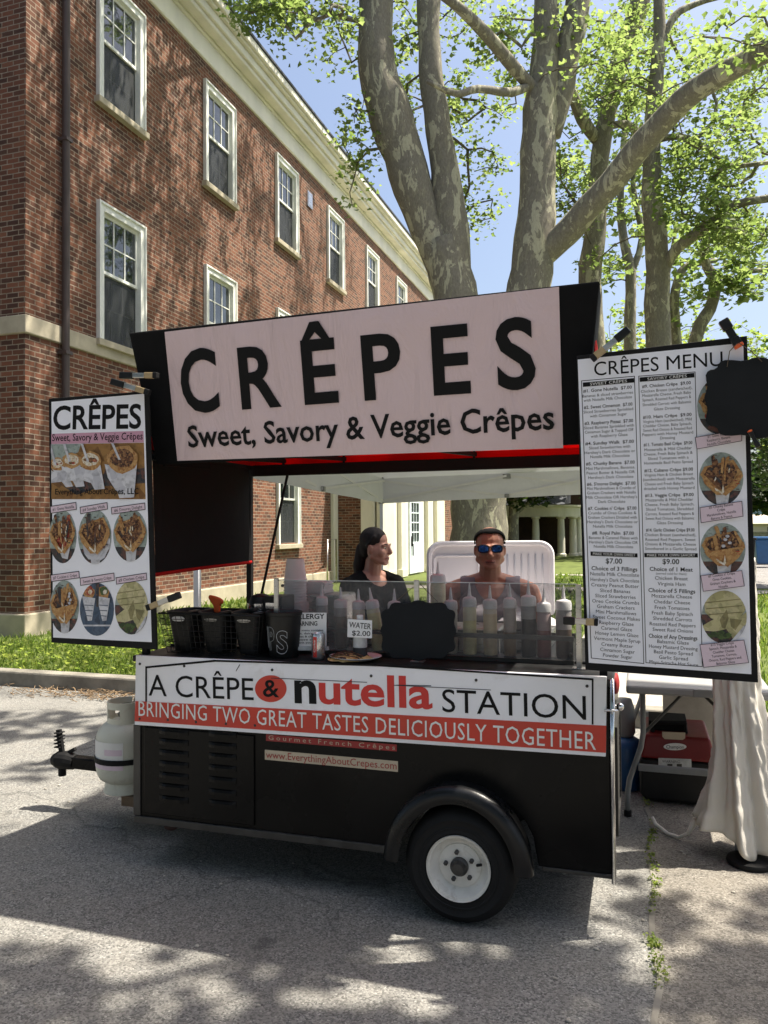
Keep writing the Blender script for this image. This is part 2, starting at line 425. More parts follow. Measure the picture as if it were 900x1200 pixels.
def banner_mat():
    m, t, b = _nodes('banner_vinyl')
    v = coords(t)
    f = noise_n(t, scaled(t, v, (1.6, 1, 0.55)), 3.2, 5, 0.55, 1.2)
    c = ramp(t, noise_n(t, v, 2.0, 3), [(0.3, (0.70, 0.545, 0.565)), (0.7, (0.75, 0.59, 0.61))])
    t.links.new(c, b.inputs['Base Color'])
    b.inputs['Roughness'].default_value = 0.5
    bump(t, b, f, 0.9, 0.03)
    return m
MT['banner'] = banner_mat()
def lens_mat():
    m, t, b = _nodes('blue_mirror_lens')
    f = noise_n(t, scaled(t, coords(t), (1, 1, 1.5)), 28, 4, 0.6, 1.0)
    t.links.new(ramp(t, f, [(0.38, (0.01, 0.03, 0.10)), (0.52, (0.02, 0.12, 0.50)), (0.66, (0.10, 0.40, 0.85))]), b.inputs['Base Color'])
    b.inputs['Metallic'].default_value = 0.75
    b.inputs['Roughness'].default_value = 0.12
    return m
MT['mirror_lens'] = lens_mat()
def glove_mat():
    m, t, b = _nodes('clear_glove')
    b.inputs['Base Color'].default_value = (0.6, 0.6, 0.62, 1)
    b.inputs['Roughness'].default_value = 0.2
    tr = t.nodes.new('ShaderNodeBsdfTransparent')
    mx = t.nodes.new('ShaderNodeMixShader')
    t.links.new(ramp(t, noise_n(t, coords(t), 40, 4), [(0.3, 0.15), (0.7, 0.5)]), mx.inputs[0])
    t.links.new(tr.outputs[0], mx.inputs[1]); t.links.new(b.outputs[0], mx.inputs[2])
    t.links.new(mx.outputs[0], t.nodes['Material Output'].inputs[0])
    return m
MT['glove'] = glove_mat()

# ------------------------------------------------------------------ building blocks
ORG = {}
class MB:
    def __init__(s):
        s.v, s.f, s.m = [], [], []
    def add(s, vs, fs, mi=0):
        o = len(s.v)
        s.v += [Vector(p) for p in vs]
        s.f += [tuple(i+o for i in f) for f in fs]
        s.m += [mi]*len(fs)
        return s
    def box(s, a, b, mi=0, M=None):
        (x0, y0, z0), (x1, y1, z1) = a, b
        vs = [Vector(p) for p in ((x0, y0, z0), (x1, y0, z0), (x1, y1, z0), (x0, y1, z0), (x0, y0, z1), (x1, y0, z1), (x1, y1, z1), (x0, y1, z1))]
        if M: vs = [M @ p for p in vs]
        return s.add(vs, [(0, 3, 2, 1), (4, 5, 6, 7), (0, 1, 5, 4), (1, 2, 6, 5), (2, 3, 7, 6), (3, 0, 4, 7)], mi)
    def bar(s, a, b, w, h, mi=0, upv=(0, 0, 1)):
        a, b = Vector(a), Vector(b)
        d = (b-a).normalized()
        u = Vector(upv)
        if abs(d.dot(u)) > 0.98: u = Vector((0, 1, 0))
        x = d.cross(u).normalized(); y = x.cross(d)
        vs = []
        for p in (a, b):
            for sx, sy in ((-1, -1), (1, -1), (1, 1), (-1, 1)):
                vs.append(p + x*sx*w/2 + y*sy*h/2)
        return s.add(vs, [(0, 1, 2, 3), (7, 6, 5, 4), (0, 4, 5, 1), (1, 5, 6, 2), (2, 6, 7, 3), (3, 7, 4, 0)], mi)
    def tube(s, pts, rad, seg=10, mi=0, cap=True, closed=False):
        pts = [Vector(p) for p in pts]
        if isinstance(rad, (int, float)): rad = [rad]*len(pts)
        n = len(pts)
        vs = []
        prev = None
        for i, p in enumerate(pts):
            if closed: d = pts[(i+1) % n]-pts[i-1]
            else: d = pts[min(i+1, n-1)]-pts[max(i-1, 0)]
            if d.length < 1e-9: d = Vector((0, 0, 1))
            d.normalize()
            if prev is None:
                u = Vector((0, 0, 1)) if abs(d.z) < 0.9 else Vector((1, 0, 0))
                x = d.cross(u).normalized()
            else:
                x = prev - d*prev.dot(d)
                x = x.normalized() if x.length > 1e-6 else d.orthogonal().normalized()
            prev = x
            y = d.cross(x)
            for k in range(seg):
                a = 2*math.pi*k/seg
                vs.append(p + (x*math.cos(a)+y*math.sin(a))*rad[i])
        fs = []
        rng = n if closed else n-1
        for i in range(rng):
            j = (i+1) % n
            for k in range(seg):
                k2 = (k+1) % seg
                fs.append((i*seg+k, i*seg+k2, j*seg+k2, j*seg+k))
        if cap and not closed:
            fs.append(tuple(range(seg-1, -1, -1)))
            fs.append(tuple((n-1)*seg+k for k in range(seg)))
        return s.add(vs, fs, mi)
    def lathe(s, prof, c, axis='z', seg=24, mi=0, sx=1.0, sy=1.0, cap=True):
        """prof: (radius, height) pairs from bottom to top."""
        c = Vector(c)
        vs, fs = [], []
        n = len(prof)
        for r, h in prof:
            for k in range(seg):
                a = 2*math.pi*k/seg
                x, y = r*math.cos(a)*sx, r*math.sin(a)*sy
                if axis == 'z': vs.append(c+Vector((x, y, h)))
                elif axis == 'y': vs.append(c+Vector((x, h, -y)))
                else: vs.append(c+Vector((h, x, y)))
        for i in range(n-1):
            for k in range(seg):
                k2 = (k+1) % seg
                fs.append((i*seg+k, i*seg+k2, (i+1)*seg+k2, (i+1)*seg+k))
        if cap and prof[0][0] > 1e-5: fs.append(tuple(range(seg-1, -1, -1)))
        if cap and prof[-1][0] > 1e-5: fs.append(tuple((n-1)*seg+k for k in range(seg)))
        return s.add(vs, fs, mi)
    def prism(s, pts, off, mi=0):
        """pts: an outline of points; off: the vector it is pushed along."""
        pts = [Vector(p) for p in pts]; off = Vector(off)
        n = len(pts)
        nrm = Vector((0, 0, 0))
        for i in range(n): nrm += pts[i].cross(pts[(i+1) % n])
        if nrm.dot(off) > 0: pts = pts[::-1]
        vs = pts + [p+off for p in pts]
        fs = [tuple(range(n)), tuple(range(2*n-1, n-1, -1))]
        for i in range(n):
            j = (i+1) % n
            fs.append((j, i, n+i, n+j))
        return s.add(vs, fs, mi)
    def poly(s, pts, mi=0):
        return s.add(pts, [tuple(range(len(pts)))], mi)
    def ell(s, c, r, mi=0, seg=14, rings=9, M=None):
        vs, fs = [], []
        c = Vector(c)
        for i in range(rings+1):
            th = math.pi*i/rings
            for k in range(seg):
                a = 2*math.pi*k/seg
                p = Vector((r[0]*math.sin(th)*math.cos(a), r[1]*math.sin(th)*math.sin(a), -r[2]*math.cos(th)))
                if M: p = M @ p
                vs.append(c+p)
        for i in range(rings):
            for k in range(seg):
                k2 = (k+1) % seg
                fs.append((i*seg+k, i*seg+k2, (i+1)*seg+k2, (i+1)*seg+k))
        return s.add(vs, fs, mi)
    def cap(s, a, b, ra, rb, mi=0, seg=12):
        """a capsule tapering from a to b"""
        a, b = Vector(a), Vector(b)
        d = (b-a); L = max(d.length, 1e-6); d = d/L
        pts, rad = [], []
        for i in range(5):
            t = i/4*math.pi/2
            pts.append(a - d*ra*math.cos(t)); rad.append(max(ra*math.sin(t), 0.0008))
        for i in range(1, 4):
            t = i/4
            pts.append(a+(b-a)*t); rad.append(ra+(rb-ra)*t)
        for i in range(5):
            t = i/4*math.pi/2
            pts.append(b + d*rb*math.sin(t)); rad.append(max(rb*math.cos(t), 0.0008))
        return s.tube(pts, rad, seg, mi)
    def mesh(s, m, M=None):
        """take over an evaluated mesh"""
        vs = [(M @ v.co) if M else v.co.copy() for v in m.vertices]
        return s.add(vs, [tuple(p.vertices) for p in m.polygons])
    def move(s, M):
        s.v = [M @ p for p in s.v]
        return s

def empty(name, loc, label=None, cat=None, group=None):
    o = bpy.data.objects.new(name, None)
    COL.objects.link(o)
    o.location = loc
    o.empty_display_size = 0.1
    ORG[o.name] = Vector(loc)
    tag(o, label, cat, group)
    return o
def tag(o, label=None, cat=None, group=None, kind=None):
    if label: o['label'] = label
    if cat: o['category'] = cat
    if group: o['group'] = group
    if kind: o['kind'] = kind
    return o
def obj(name, mb, mats, parent=None, org=None, smooth=False, bevel=0.0, label=None, bseg=2, auto=None):
    if not isinstance(mats, (list, tuple)): mats = [mats]
    if parent is not None:
        org = ORG[parent.name]
    elif org is None:
        xs = [p.x for p in mb.v]; ys = [p.y for p in mb.v]; zs = [p.z for p in mb.v]
        org = Vector(((min(xs)+max(xs))/2, (min(ys)+max(ys))/2, min(zs)))
    org = Vector(org)
    me = bpy.data.meshes.new(name)
    me.from_pydata([tuple(p-org) for p in mb.v], [], mb.f)
    for m in mats: me.materials.append(MT[m] if isinstance(m, str) else m)
    if len(mats) > 1: me.polygons.foreach_set('material_index', mb.m)
    if smooth: me.polygons.foreach_set('use_smooth', [True]*len(me.polygons))
    if auto is not None:
        me.set_sharp_from_angle(angle=R(auto))
    me.update()
    o = bpy.data.objects.new(name, me)
    COL.objects.link(o)
    if parent is not None: o.parent = parent
    else: o.location = org
    ORG[o.name] = org
    if bevel:
        b = o.modifiers.new('bevel', 'BEVEL'); b.width = bevel; b.segments = bseg; b.limit_method = 'ANGLE'; b.angle_limit = R(40)
    if label: o['label'] = label
    return o
def dup(root, loc, label=None, group=None, rotz=None):
    def rec(o, p):
        c = o.copy(); COL.objects.link(c); c.parent = p
        for ch in kids.get(o.name, ()): rec(ch, c)
        return c
    kids = {}
    for o in root.children_recursive: kids.setdefault(o.parent.name, []).append(o)
    r = rec(root, root.parent)
    r.location = loc
    if rotz is not None: r.rotation_euler = (0, 0, rotz)
    if label: r['label'] = label
    if group: r['group'] = group
    ORG[r.name] = Vector(loc)
    return r
def structure(name, mb, m, **kw):
    return tag(obj(name, mb, m, **kw), kind='structure')
def sheet(x0, y0, x1, y1, z, nx=1, ny=1):
    mb = MB()
    vs = [(x0+(x1-x0)*i/nx, y0+(y1-y0)*j/ny, z) for j in range(ny+1) for i in range(nx+1)]
    fs = [(j*(nx+1)+i, j*(nx+1)+i+1, (j+1)*(nx+1)+i+1, (j+1)*(nx+1)+i) for j in range(ny) for i in range(nx)]
    return mb.add(vs, fs)

# ------------------------------------------------------------------ lettering
_cache = {}
def text_mesh(s, bold=0.0, spacing=1.0):
    k = (s, bold, spacing)
    if k not in _cache:
        cu = bpy.data.curves.new('lettering', 'FONT')
        cu.body = s; cu.offset = bold; cu.resolution_u = 4 if len(s) < 12 else 2
        cu.space_character = spacing
        o = bpy.data.objects.new('lettering', cu)
        m = bpy.data.meshes.new_from_object(o)
        vs = np.zeros(len(m.vertices)*3); m.vertices.foreach_get('co', vs); vs = vs.reshape(-1, 3)
        fs = [tuple(p.vertices) for p in m.polygons]
        bpy.data.objects.remove(o); bpy.data.curves.remove(cu); bpy.data.meshes.remove(m)
        _cache[k] = (vs, fs)
    return _cache[k]
CAPH = 0.70
class Panel:
    """a flat sheet standing in the place; its own directions u (along), v (up) and n (towards the viewer's side)"""
    def __init__(s, o, n):
        s.o = Vector(o); s.n = Vector(n).normalized()
    def p(s, px, py, lift=0.0):
        return on_plane(px, py, s.o, s.n) + s.n*lift
    def text(s, mb, t, L, Rr, cap, lift=0.001, bold=0.0, mi=0, fit=True, rise=1.0, center=False, size=None, spacing=1.0):
        """one line from L to Rr (ends of its baseline), capitals `cap` high in the same units"""
        a, b = s.p(*L), s.p(*Rr)
        u = (b-a); W = u.length; u.normalize()
        v = s.n.cross(u).normalized()
        h = size if size else (s.p(L[0], L[1]-cap)-a).length
        vs, fs = text_mesh(t, bold, spacing)
        if not len(vs): return
        x0, x1 = vs[:, 0].min(), vs[:, 0].max()
        ky = h/CAPH
        kx = W/(x1-x0) if fit else ky*rise
        off = 0.0
        if center: off = (W-(x1-x0)*kx)/2
        pts = [a + u*((q[0]-x0)*kx+off) + v*(q[1]*ky) + s.n*lift for q in vs]
        mb.add(pts, fs, mi)
    def quad(s, mb, pts, lift, mi=0):
        q = [s.p(x, y, lift) for x, y in pts]
        nn = (q[1]-q[0]).cross(q[2]-q[1])
        mb.poly(q if nn.dot(s.n) > 0 else q[::-1], mi)
    def line(s, mb, a, b, wpx, lift, mi=0):
        A, B = s.p(*a, lift), s.p(*b, lift)
        d = (B-A).normalized(); t = s.n.cross(d)*((s.p(a[0]+wpx, a[1])-s.p(*a)).length/2)
        A = A-d*t.length*0.98; B = B+d*t.length*0.98
        q = [A-t, B-t, B+t, A+t]
        nn = (q[1]-q[0]).cross(q[2]-q[1])
        mb.poly(q if nn.dot(s.n) > 0 else q[::-1], mi)
    def slab(s, mb, pts, t, lift=0.0, mi=0):
        mb.prism([s.p(x, y, lift) for x, y in pts], s.n*(-t), mi)
def ellipse(cx, cy, rx, ry, n=28, rot=0.0):
    return [(cx+rx*math.cos(a)*math.cos(rot)-ry*math.sin(a)*math.sin(rot), cy+rx*math.cos(a)*math.sin(rot)+ry*math.sin(a)*math.cos(rot)) for a in (2*math.pi*k/n for k in range(n))]
def clip(poly, clipper):
    def area(p): return sum(p[i][0]*p[(i+1) % len(p)][1]-p[(i+1) % len(p)][0]*p[i][1] for i in range(len(p)))
    if area(clipper) < 0: clipper = clipper[::-1]
    out = list(poly)
    for i in range(len(clipper)):
        a, b = clipper[i], clipper[(i+1) % len(clipper)]
        inp, out = out, []
        side = lambda p: (b[0]-a[0])*(p[1]-a[1])-(b[1]-a[1])*(p[0]-a[0])
        for j in range(len(inp)):
            p, q = inp[j], inp[(j+1) % len(inp)]
            sp, sq = side(p), side(q)
            if sp >= 0: out.append(p)
            if (sp >= 0) != (sq >= 0):
                t = sp/(sp-sq); out.append((p[0]+(q[0]-p[0])*t, p[1]+(q[1]-p[1])*t))
        if not out: return []
    return out

# ================================================================== THE SETTING
structure('asphalt_lot', sheet(-40, -30, 0.03, 6.56, 0.0), 'asphalt', org=(0, 0, 0))
structure('driveway', sheet(0.03, -30, 40, 6.56, 0.0), 'asphalt_brown', org=(0, 0, 0))
structure('ground', sheet(-1500, 6.7, 1500, 2500, 0.10), 'lawn', org=(0, 0, 0))
structure('walkway', sheet(-0.75, 6.72, 0.33, 13.5, 0.125), 'concrete', org=(0, 0, 0))
structure('side_path', sheet(-7.0, 19.0, 30, 20.0, 0.106), 'concrete', org=(0, 0, 0))
structure('street', sheet(1.6, 20.6, 60, 33, 0.108), 'street', org=(0, 0, 0))
structure('cross_path', sheet(-3, 25, 1.6, 25.6, 0.108), 'concrete', org=(0, 0, 0))
mb = MB()
x = -40.0
while x < 40:
    L = 3.05
    mb.box((x+0.004, 6.552, -0.05), (x+L-0.004, 6.72, 0.15)); x += L
structure('kerb', mb, 'kerb', bevel=0.02, org=(0, 6.6, 0))
mb = MB().box((4, 33, 0.0), (60, 33.2, 0.24))
structure('far_kerb', mb, 'concrete', org=(4, 33, 0))
mb = MB()
for k in range(41):
    pass
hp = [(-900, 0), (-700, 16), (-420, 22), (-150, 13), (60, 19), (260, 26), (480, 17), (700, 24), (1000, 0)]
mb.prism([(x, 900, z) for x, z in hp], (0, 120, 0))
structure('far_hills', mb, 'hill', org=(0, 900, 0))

# grass that stands up out of the lawn
def blades(name, regions, per_m2, h, wd, mats='grass', tall=None):
    V, F = [], []
    for (x0, y0, x1, y1, z) in regions:
        n = int(abs((x1-x0)*(y1-y0))*per_m2)
        for _ in range(n):
            x, y = random.uniform(x0, x1), random.uniform(y0, y1)
            dens = noise.noise(Vector((x*1.3, y*1.3, 3.1)))
            if dens < -0.28 and random.random() < 0.7: continue
            hh = h*random.uniform(0.45, 1.25)*(1+0.5*dens)
            a = random.uniform(0, math.tau); b = random.uniform(0, math.tau)
            lx, ly = math.cos(b)*hh*random.uniform(0.1, 0.7), math.sin(b)*hh*random.uniform(0.1, 0.7)
            ww = wd*random.uniform(0.6, 1.5)
            dx, dy = math.cos(a)*ww, math.sin(a)*ww
            o = len(V)
            V += [(x-dx, y-dy, z), (x+dx, y+dy, z), (x+lx*0.4+dx*0.8, y+ly*0.4+dy*0.8, z+hh*0.6), (x+lx*0.4-dx*0.8, y+ly*0.4-dy*0.8, z+hh*0.6), (x+lx, y+ly, z+hh*0.95)]
            F += [(o, o+1, o+2, o+3), (o+3, o+2, o+4)]
    mb = MB(); mb.v = [Vector(p) for p in V]; mb.f = F; mb.m = [0]*len(F)
    return tag(obj(name, mb, mats, org=(0, 0, 0)), kind='stuff')
blades('lawn_grass', [(-8.1, 6.73, -3.0, 9.6, 0.10), (0.36, 6.73, 3.6, 13, 0.10), (-3.0, 6.73, -0.78, 8.4, 0.10)], 620, 0.10, 0.006)
blades('far_lawn_grass', [(-8.1, 9.6, -3.0, 16, 0.10), (-3.0, 8.4, -0.78, 18.9, 0.1), (0.36, 13, 4.5, 18.9, 0.10), (-3, 20.1, 1.6, 24.9, 0.10)], 110, 0.11, 0.014)
# broad-leaved weeds in the verge
def weed_leaves(mb, c, r, h, n, s):
    for _ in range(n):
        a = random.uniform(0, math.tau); q = r*math.sqrt(random.random())
        p = Vector((c[0]+q*math.cos(a), c[1]+q*math.sin(a), c[2]+h*random.uniform(0.15, 1)))
        leaf(mb, p, s*random.uniform(0.6, 1.3), 0.35)
def leaf(mb, p, s, flat=0.5):
    """one lobed leaf blade with a fold along its middle"""
    a = random.uniform(0, math.tau)
    d = Vector((math.cos(a), math.sin(a), random.uniform(-0.9, 0.5)*(1-flat)-0.15)).normalized()
    n = Vector((random.gauss(0, 0.5), random.gauss(0, 0.5), 1.0 if random.random() < 0.85 else 0.2))
    t = d.cross(n).normalized(); n = t.cross(d)
    o = len(mb.v)
    mb.v += [p, p+d*s*0.35+t*s*0.52+n*s*0.10, p+d*s*0.62+t*s*0.22, p+d*s*1.05, p+d*s*0.62-t*s*0.22, p+d*s*0.35-t*s*0.52+n*s*0.10]
    mb.f += [(o, o+1, o+2, o+3), (o, o+3, o+4, o+5)]
    mb.m += [0, 0]
mb = MB()
for _ in range(150):
    c = (random.uniform(-7.6, -2.6), random.uniform(6.78, 8.3), 0.1)
    weed_leaves(mb, c, 0.14, random.uniform(0.08, 0.2), 12, 0.05)
for _ in range(26):
    c = (random.uniform(-5.2, -2.6), random.uniform(7.6, 8.9), 0.1)
    for k in range(5): weed_leaves(mb, (c[0]+random.gauss(0, .05), c[1]+random.gauss(0, .05), 0.1), 0.10, random.uniform(0.2, 0.6), 14, 0.065)
tag(obj('verge_weeds', mb, 'leaf_mid', org=(-5, 7.5, 0.1)), kind='stuff')
mb = MB()
for _ in range(46):
    t = random.random()
    y = 2.9+t*1.9
    if random.random() < 0.35: y = random.choice([3.95, 3.5, 4.3, 3.2])+random.gauss(0, 0.05)
    x = 0.03+0.012*math.sin(y*9)+random.gauss(0, 0.008)
    weed_leaves(mb, (x, y, 0.0), 0.020, random.uniform(0.012, 0.045), random.randint(6, 16), 0.013)
tag(obj('crack_weeds', mb, 'leaf_mid', org=(0.03, 3.8, 0)), kind='stuff')
mb = MB()
pl, pr_ = [], []
for k in range(121):
    y = -0.5+7.0*k/120; c = 0.03+0.012*math.sin(y*9)+0.010*noise.noise(Vector((y*5, 0, 0))); hw_ = 0.010+0.014*abs(noise.noise(Vector((y*7, 3, 0))))
    pl.append((c-hw_, y, 0.003)); pr_.append((c+hw_, y, 0.003))
mb.add(pl+pr_, [(k, k+121, k+122, k+1) for k in range(120)])
tag(obj('joint_soil', mb, 'kerb', org=(0.03, 3, 0)), kind='structure')
mb = MB()
for _ in range(420):
    x = random.gauss(-4.9, 0.55); y = random.gauss(6.35, 0.12)
    a = random.uniform(0, math.pi); L = random.uniform(0.03, 0.14)
    mb.bar((x, y, 0.008+random.random()*0.03), (x+L*math.cos(a), y+L*math.sin(a)*0.6, 0.006+random.random()*0.04), 0.006, 0.004)
tag(obj('dry_litter', mb, 'litter', org=(-4.9, 6.3, 0)), kind='stuff')
mb = MB()
for _ in range(260):
    x, y = random.uniform(-3.5, 1.6), random.uniform(1.6, 5.5)
    s = random.uniform(0.003, 0.011)
    mb.ell((x, y, s*0.4), (s, s*random.uniform(0.5, 1), s*0.5), seg=6, rings=4)
tag(obj('loose_grit', mb, 'concrete', org=(0, 3, 0)), kind='stuff')

# ------------------------------------------------------------------ the brick building
FX, FY, FYE = -8.2, 9.03, 50.0
bld = empty('brick_building', (FX, FY, 0), 'long red brick building with white sash windows and cream cornice beside the lawn', 'building')
HOLES = []
for k in range(11): HOLES += [(10.56+3.27*k, 8.52, 1.24, 2.06), (10.57+3.27*k, 4.63, 1.24, 2.22)]
for y in [10.56+3.27*k for k in range(3)]+[36.7+3.27*k for k in range(3)]: HOLES.append((y, 1.22, 1.27, 2.15))
mb = MB()
ys = sorted({FY, FYE} | {round(v, 4) for (y, z, w_, h_) in HOLES for v in (y+0.06, y+w_-0.06)})
for a, b in zip(ys, ys[1:]):
    m_ = (a+b)/2
    col = sorted((z+0.03, z+h_-0.06, y) for (y, z, w_, h_) in HOLES if y+0.06 <= m_ <= y+w_-0.06)
    z = 0.0
    for (z0, z1, _) in col+[(11.3, 11.3, 0)]:
        if z0 > z: mb.add([(FX, a, z), (FX, b, z), (FX, b, z0), (FX, a, z0)], [(0, 1, 2, 3)])
        z = z1
for (y, z, w_, h_) in HOLES:
    a, b, c, d = y+0.06, y+w_-0.06, z+0.03, z+h_-0.06
    q = FX-0.24
    mb.add([(FX, a, c), (FX, b, c), (FX, b, d), (FX, a, d), (q, a, c), (q, b, c), (q, b, d), (q, a, d)], [(0, 4, 5, 1), (1, 5, 6, 2), (2, 6, 7, 3), (3, 7, 4, 0)])
mb.add([(FX, FY, 0), (FX-14, FY, 0), (FX-14, FYE, 0), (FX, FYE, 0), (FX, FY, 11.3), (FX-14, FY, 11.3), (FX-14, FYE, 11.3), (FX, FYE, 11.3)], [(0, 4, 5, 1), (1, 5, 6, 2), (2, 6, 7, 3), (4, 7, 6, 5)])
obj('wall', mb, 'brick', bld)
mb = MB().box((FX-0.26, FY+0.3, 0.5), (FX-0.24, FYE-0.3, 11.0))  # black sheet standing in for the unlit rooms behind the windows
obj('dark_backing', mb, 'black_matte', bld)
mb = MB()
mb.box((FX-14, FY-0.06, 0), (FX+0.06, FYE, 0.42))
obj('stone_base', mb, 'stone', bld, bevel=0.02)
mb = MB()
mb.box((FX-14, FY-0.045, 4.36), (FX+0.045, FYE, 4.62))
obj('stone_band', mb, 'stone', bld, bevel=0.015)
mb = MB()
def cornice_ring(x1, y0, z0, z1):
    mb.box((FX-14, FY-y0, z0), (FX+x1, FYE, z1))
cornice_ring(0.05, 0.05, 10.98, 11.42)
cornice_ring(0.09, 0.09, 11.42, 11.50)
cornice_ring(0.30, 0.30, 11.50, 11.60)
cornice_ring(0.36, 0.36, 11.60, 11.78)
cornice_ring(0.44, 0.44, 11.78, 11.84)
cornice_ring(0.50, 0.50, 11.84, 12.02)
obj('cornice', mb, 'cream', bld, bevel=0.025)
mb = MB()
mb.box((FX-14, FY-0.53, 12.02), (FX+0.53, FYE, 12.07))
mb.prism([(FX+0.5, FY-0.5, 12.07), (FX-7, FY-0.5, 13.6), (FX-14, FY-0.5, 12.07)], (0, FYE-FY+0.5, 0))
obj('roof', mb, 'roof_dark', bld)
mb = MB()
mb.tube([(FX+0.09, 9.75, 0.1), (FX+0.09, 9.75, 11.4), (FX+0.3, 9.75, 11.7)], 0.058, 12)
for z in (1.5, 4.2, 7.4, 10.2):
    mb.box((FX+0.0, 9.68, z), (FX+0.16, 9.82, z+0.05))
obj('downpipe', mb, 'pipe', bld, smooth=True, auto=40)

def window_proto(w, h, rows_up):
    """a double-hung window in the x = FX wall; y from 0 to w, z from 0 to h"""
    fr = MB()
    D = 0.05
    t = 0.13
    y0, y1 = 0.0, w
    def B(a, b, mi=0): fr.box((FX+a[0], a[1], a[2]), (FX+b[0], b[1], b[2]), mi)
    B((-0.12, 0, 0.0), (D, t, h)); B((-0.12, w-t, 0.0), (D, w, h)); B((-0.12, t, h-t), (D, w-t, h))
    B((0.0, -0.012, 0), (D+0.025, 0.028, h+0.012)); B((0.0, w-0.028, 0), (D+0.025, w+0.012, h+0.012)); B((0, 0.028, h-0.03), (D+0.025, w-0.028, h+0.012))
    si = MB()
    si.box((FX-0.1, -0.06, -0.11), (FX+0.11, w+0.06, 0.0))
    sa = MB()
    mid = h*0.5
    def S(x0, x1, a, b): sa.box((FX+x0, a[0], a[1]), (FX+x1, b[0], b[1]))
    s = 0.05
    xu0, xu1 = -0.055, -0.02
    xl0, xl1 = -0.10, -0.065
    a0, a1 = t, w-t
    for (xa, xb, z0, z1) in ((xu0, xu1, mid, h-t), (xl0, xl1, 0.03, mid-0.001)):
        S(xa, xb, (a0, z0), (a0+s, z1)); S(xa, xb, (a1-s, z0), (a1, z1))
        S(xa, xb, (a0+s, z0), (a1-s, z0+s)); S(xa, xb, (a0+s, z1-s), (a1-s, z1))
        for k in (1, 2):
            yy = a0+s+(a1-a0-2*s)*k/3
            S(xa+0.008, xb-0.006, (yy-0.011, z0+s), (yy+0.011, z1-s))
        zz = (z0+z1)/2
        S(xa+0.009, xb-0.007, (a0+s, zz-0.011), (a1-s, zz+0.011))
    B((-0.12, t, 0.0), (-0.012, w-t, 0.03))
    p1 = MB()
    p1.box((FX-0.046, a0+s-0.005, mid+s-0.005), (FX-0.040, a1-s+0.005, h-t-s+0.005), 0)
    p1.box((FX-0.091, a0+s-0.005, 0.03+s-0.005), (FX-0.086, a1-s+0.005, mid-s+0.005), 0)
    sc = MB()
    sc.box((FX-0.058, a0+0.01, 0.035), (FX-0.056, a1-0.01, mid-0.01))
    return fr, sa, p1, si, sc
def make_window(y, z, w, h):
    fr, sa, p1, si, sc = window_proto(w, h, 2)
    o = empty('tmp', (FX, 0, 0))
    ORG['tmp'] = Vector((FX, 0, 0))
    f = obj('window', fr, 'window_paint', o, bevel=0.006)
    ORG[f.name] = Vector((FX, 0, 0))
    obj('sash', sa, 'window_paint', f); obj('pane', p1, 'glass', f); obj('screen', sc, 'screen', f); obj('sill', si, 'stone', f, bevel=0.01)
    f.parent = bld
    f.location = (0, y-FY, z)
    bpy.data.objects.remove(o)
    return f
def add_windows(y0, z, w, h, n, step, skip=()):
    first = None
    for k in range(n):
        if k in skip: continue
        y = y0+step*k
        if first is None: first = make_window(y, z, w, h)
        else: dup(first, (0, y-FY, z))
add_windows(10.56, 8.52, 1.24, 2.06, 11, 3.27)
add_windows(10.57, 4.63, 1.24, 2.22, 11, 3.27)
add_windows(10.56, 1.22, 1.27, 2.15, 3, 3.27)
add_windows(36.7, 1.22, 1.27, 2.15, 3, 3.27)
mb = MB().box((FX, 19.0, 10.05), (FX+0.03, 19.32, 10.45)); mb.box((FX+0.03, 19.04, 10.09), (FX+0.036, 19.28, 10.41))
obj('wall_vent', mb, 'steel', bld)
# entrance bay
PX, PY, PYE = -7.0, 20.9, 34.0
mb = MB().box((FX, PY, 0), (PX-0.02, PYE, 4.1))
obj('entrance_wall', mb, 'brick', bld)
mb = MB()
mb.box((FX-0.0, PY-0.35, 0.12), (FX+0.1, PY-0.02, 4.0))
mb.box((PX-0.42, PY-0.05, 0.12), (PX-0.018, PY+0.5, 4.0))
mb.box((PX-0.015, PY+0.55, 0.12), (PX+0.035, 28.6, 4.0))
obj('entrance_panel', mb, 'cream', bld, bevel=0.01)
for (a, b) in ((PY-0.02, 22.1), (22.85, 23.35), (26.0, 26.55), (27.25, 28.4)):
    mb = MB().box((PX+0.036, a, 0.12), (PX+0.17, b, 3.7)); mb.box((PX+0.036, a-0.05, 3.7), (PX+0.22, b+0.05, 3.98)); mb.box((PX+0.036, a-0.04, 0.12), (PX+0.21, b+0.04, 0.36))
    obj('pilaster', mb, 'cream_light', bld, bevel=0.012)
mb = MB().box((FX, PY-0.25, 4.1), (PX+0.3, PYE+0.2, 4.5)); mb.box((FX, PY-0.35, 4.5), (PX+0.42, PYE+0.3, 4.62))
obj('entrance_entablature', mb, 'cream', bld, bevel=0.02)
mb = MB()
d0, d1, X = 24.05, 25.35, PX+0.036
mb.box((X, d0, 0.15), (X+0.05, d0+0.2, 2.6)); mb.box((X, d1-0.2, 0.15), (X+0.05, d1, 2.6)); mb.box((X, d0+0.2, 2.4), (X+0.05, d1-0.2, 2.6)); mb.box((X, d0+0.2, 0.15), (X+0.05, d1-0.2, 1.15))
for k in range(1, 3): mb.box((X+0.01, d0+0.2+0.3*k-0.02, 1.15), (X+0.045, d0+0.2+0.3*k+0.02, 2.4))
for k in range(1, 4): mb.box((X+0.012, d0+0.2, 1.15+0.31*k-0.02), (X+0.043, d1-0.2, 1.15+0.31*k+0.02))
door = obj('door', mb, 'door_paint', bld, bevel=0.006)
mb = MB().box((X+0.014, d0+0.2, 1.15), (X+0.02, d1-0.2, 2.4)); obj('pane', mb, 'glass', door)
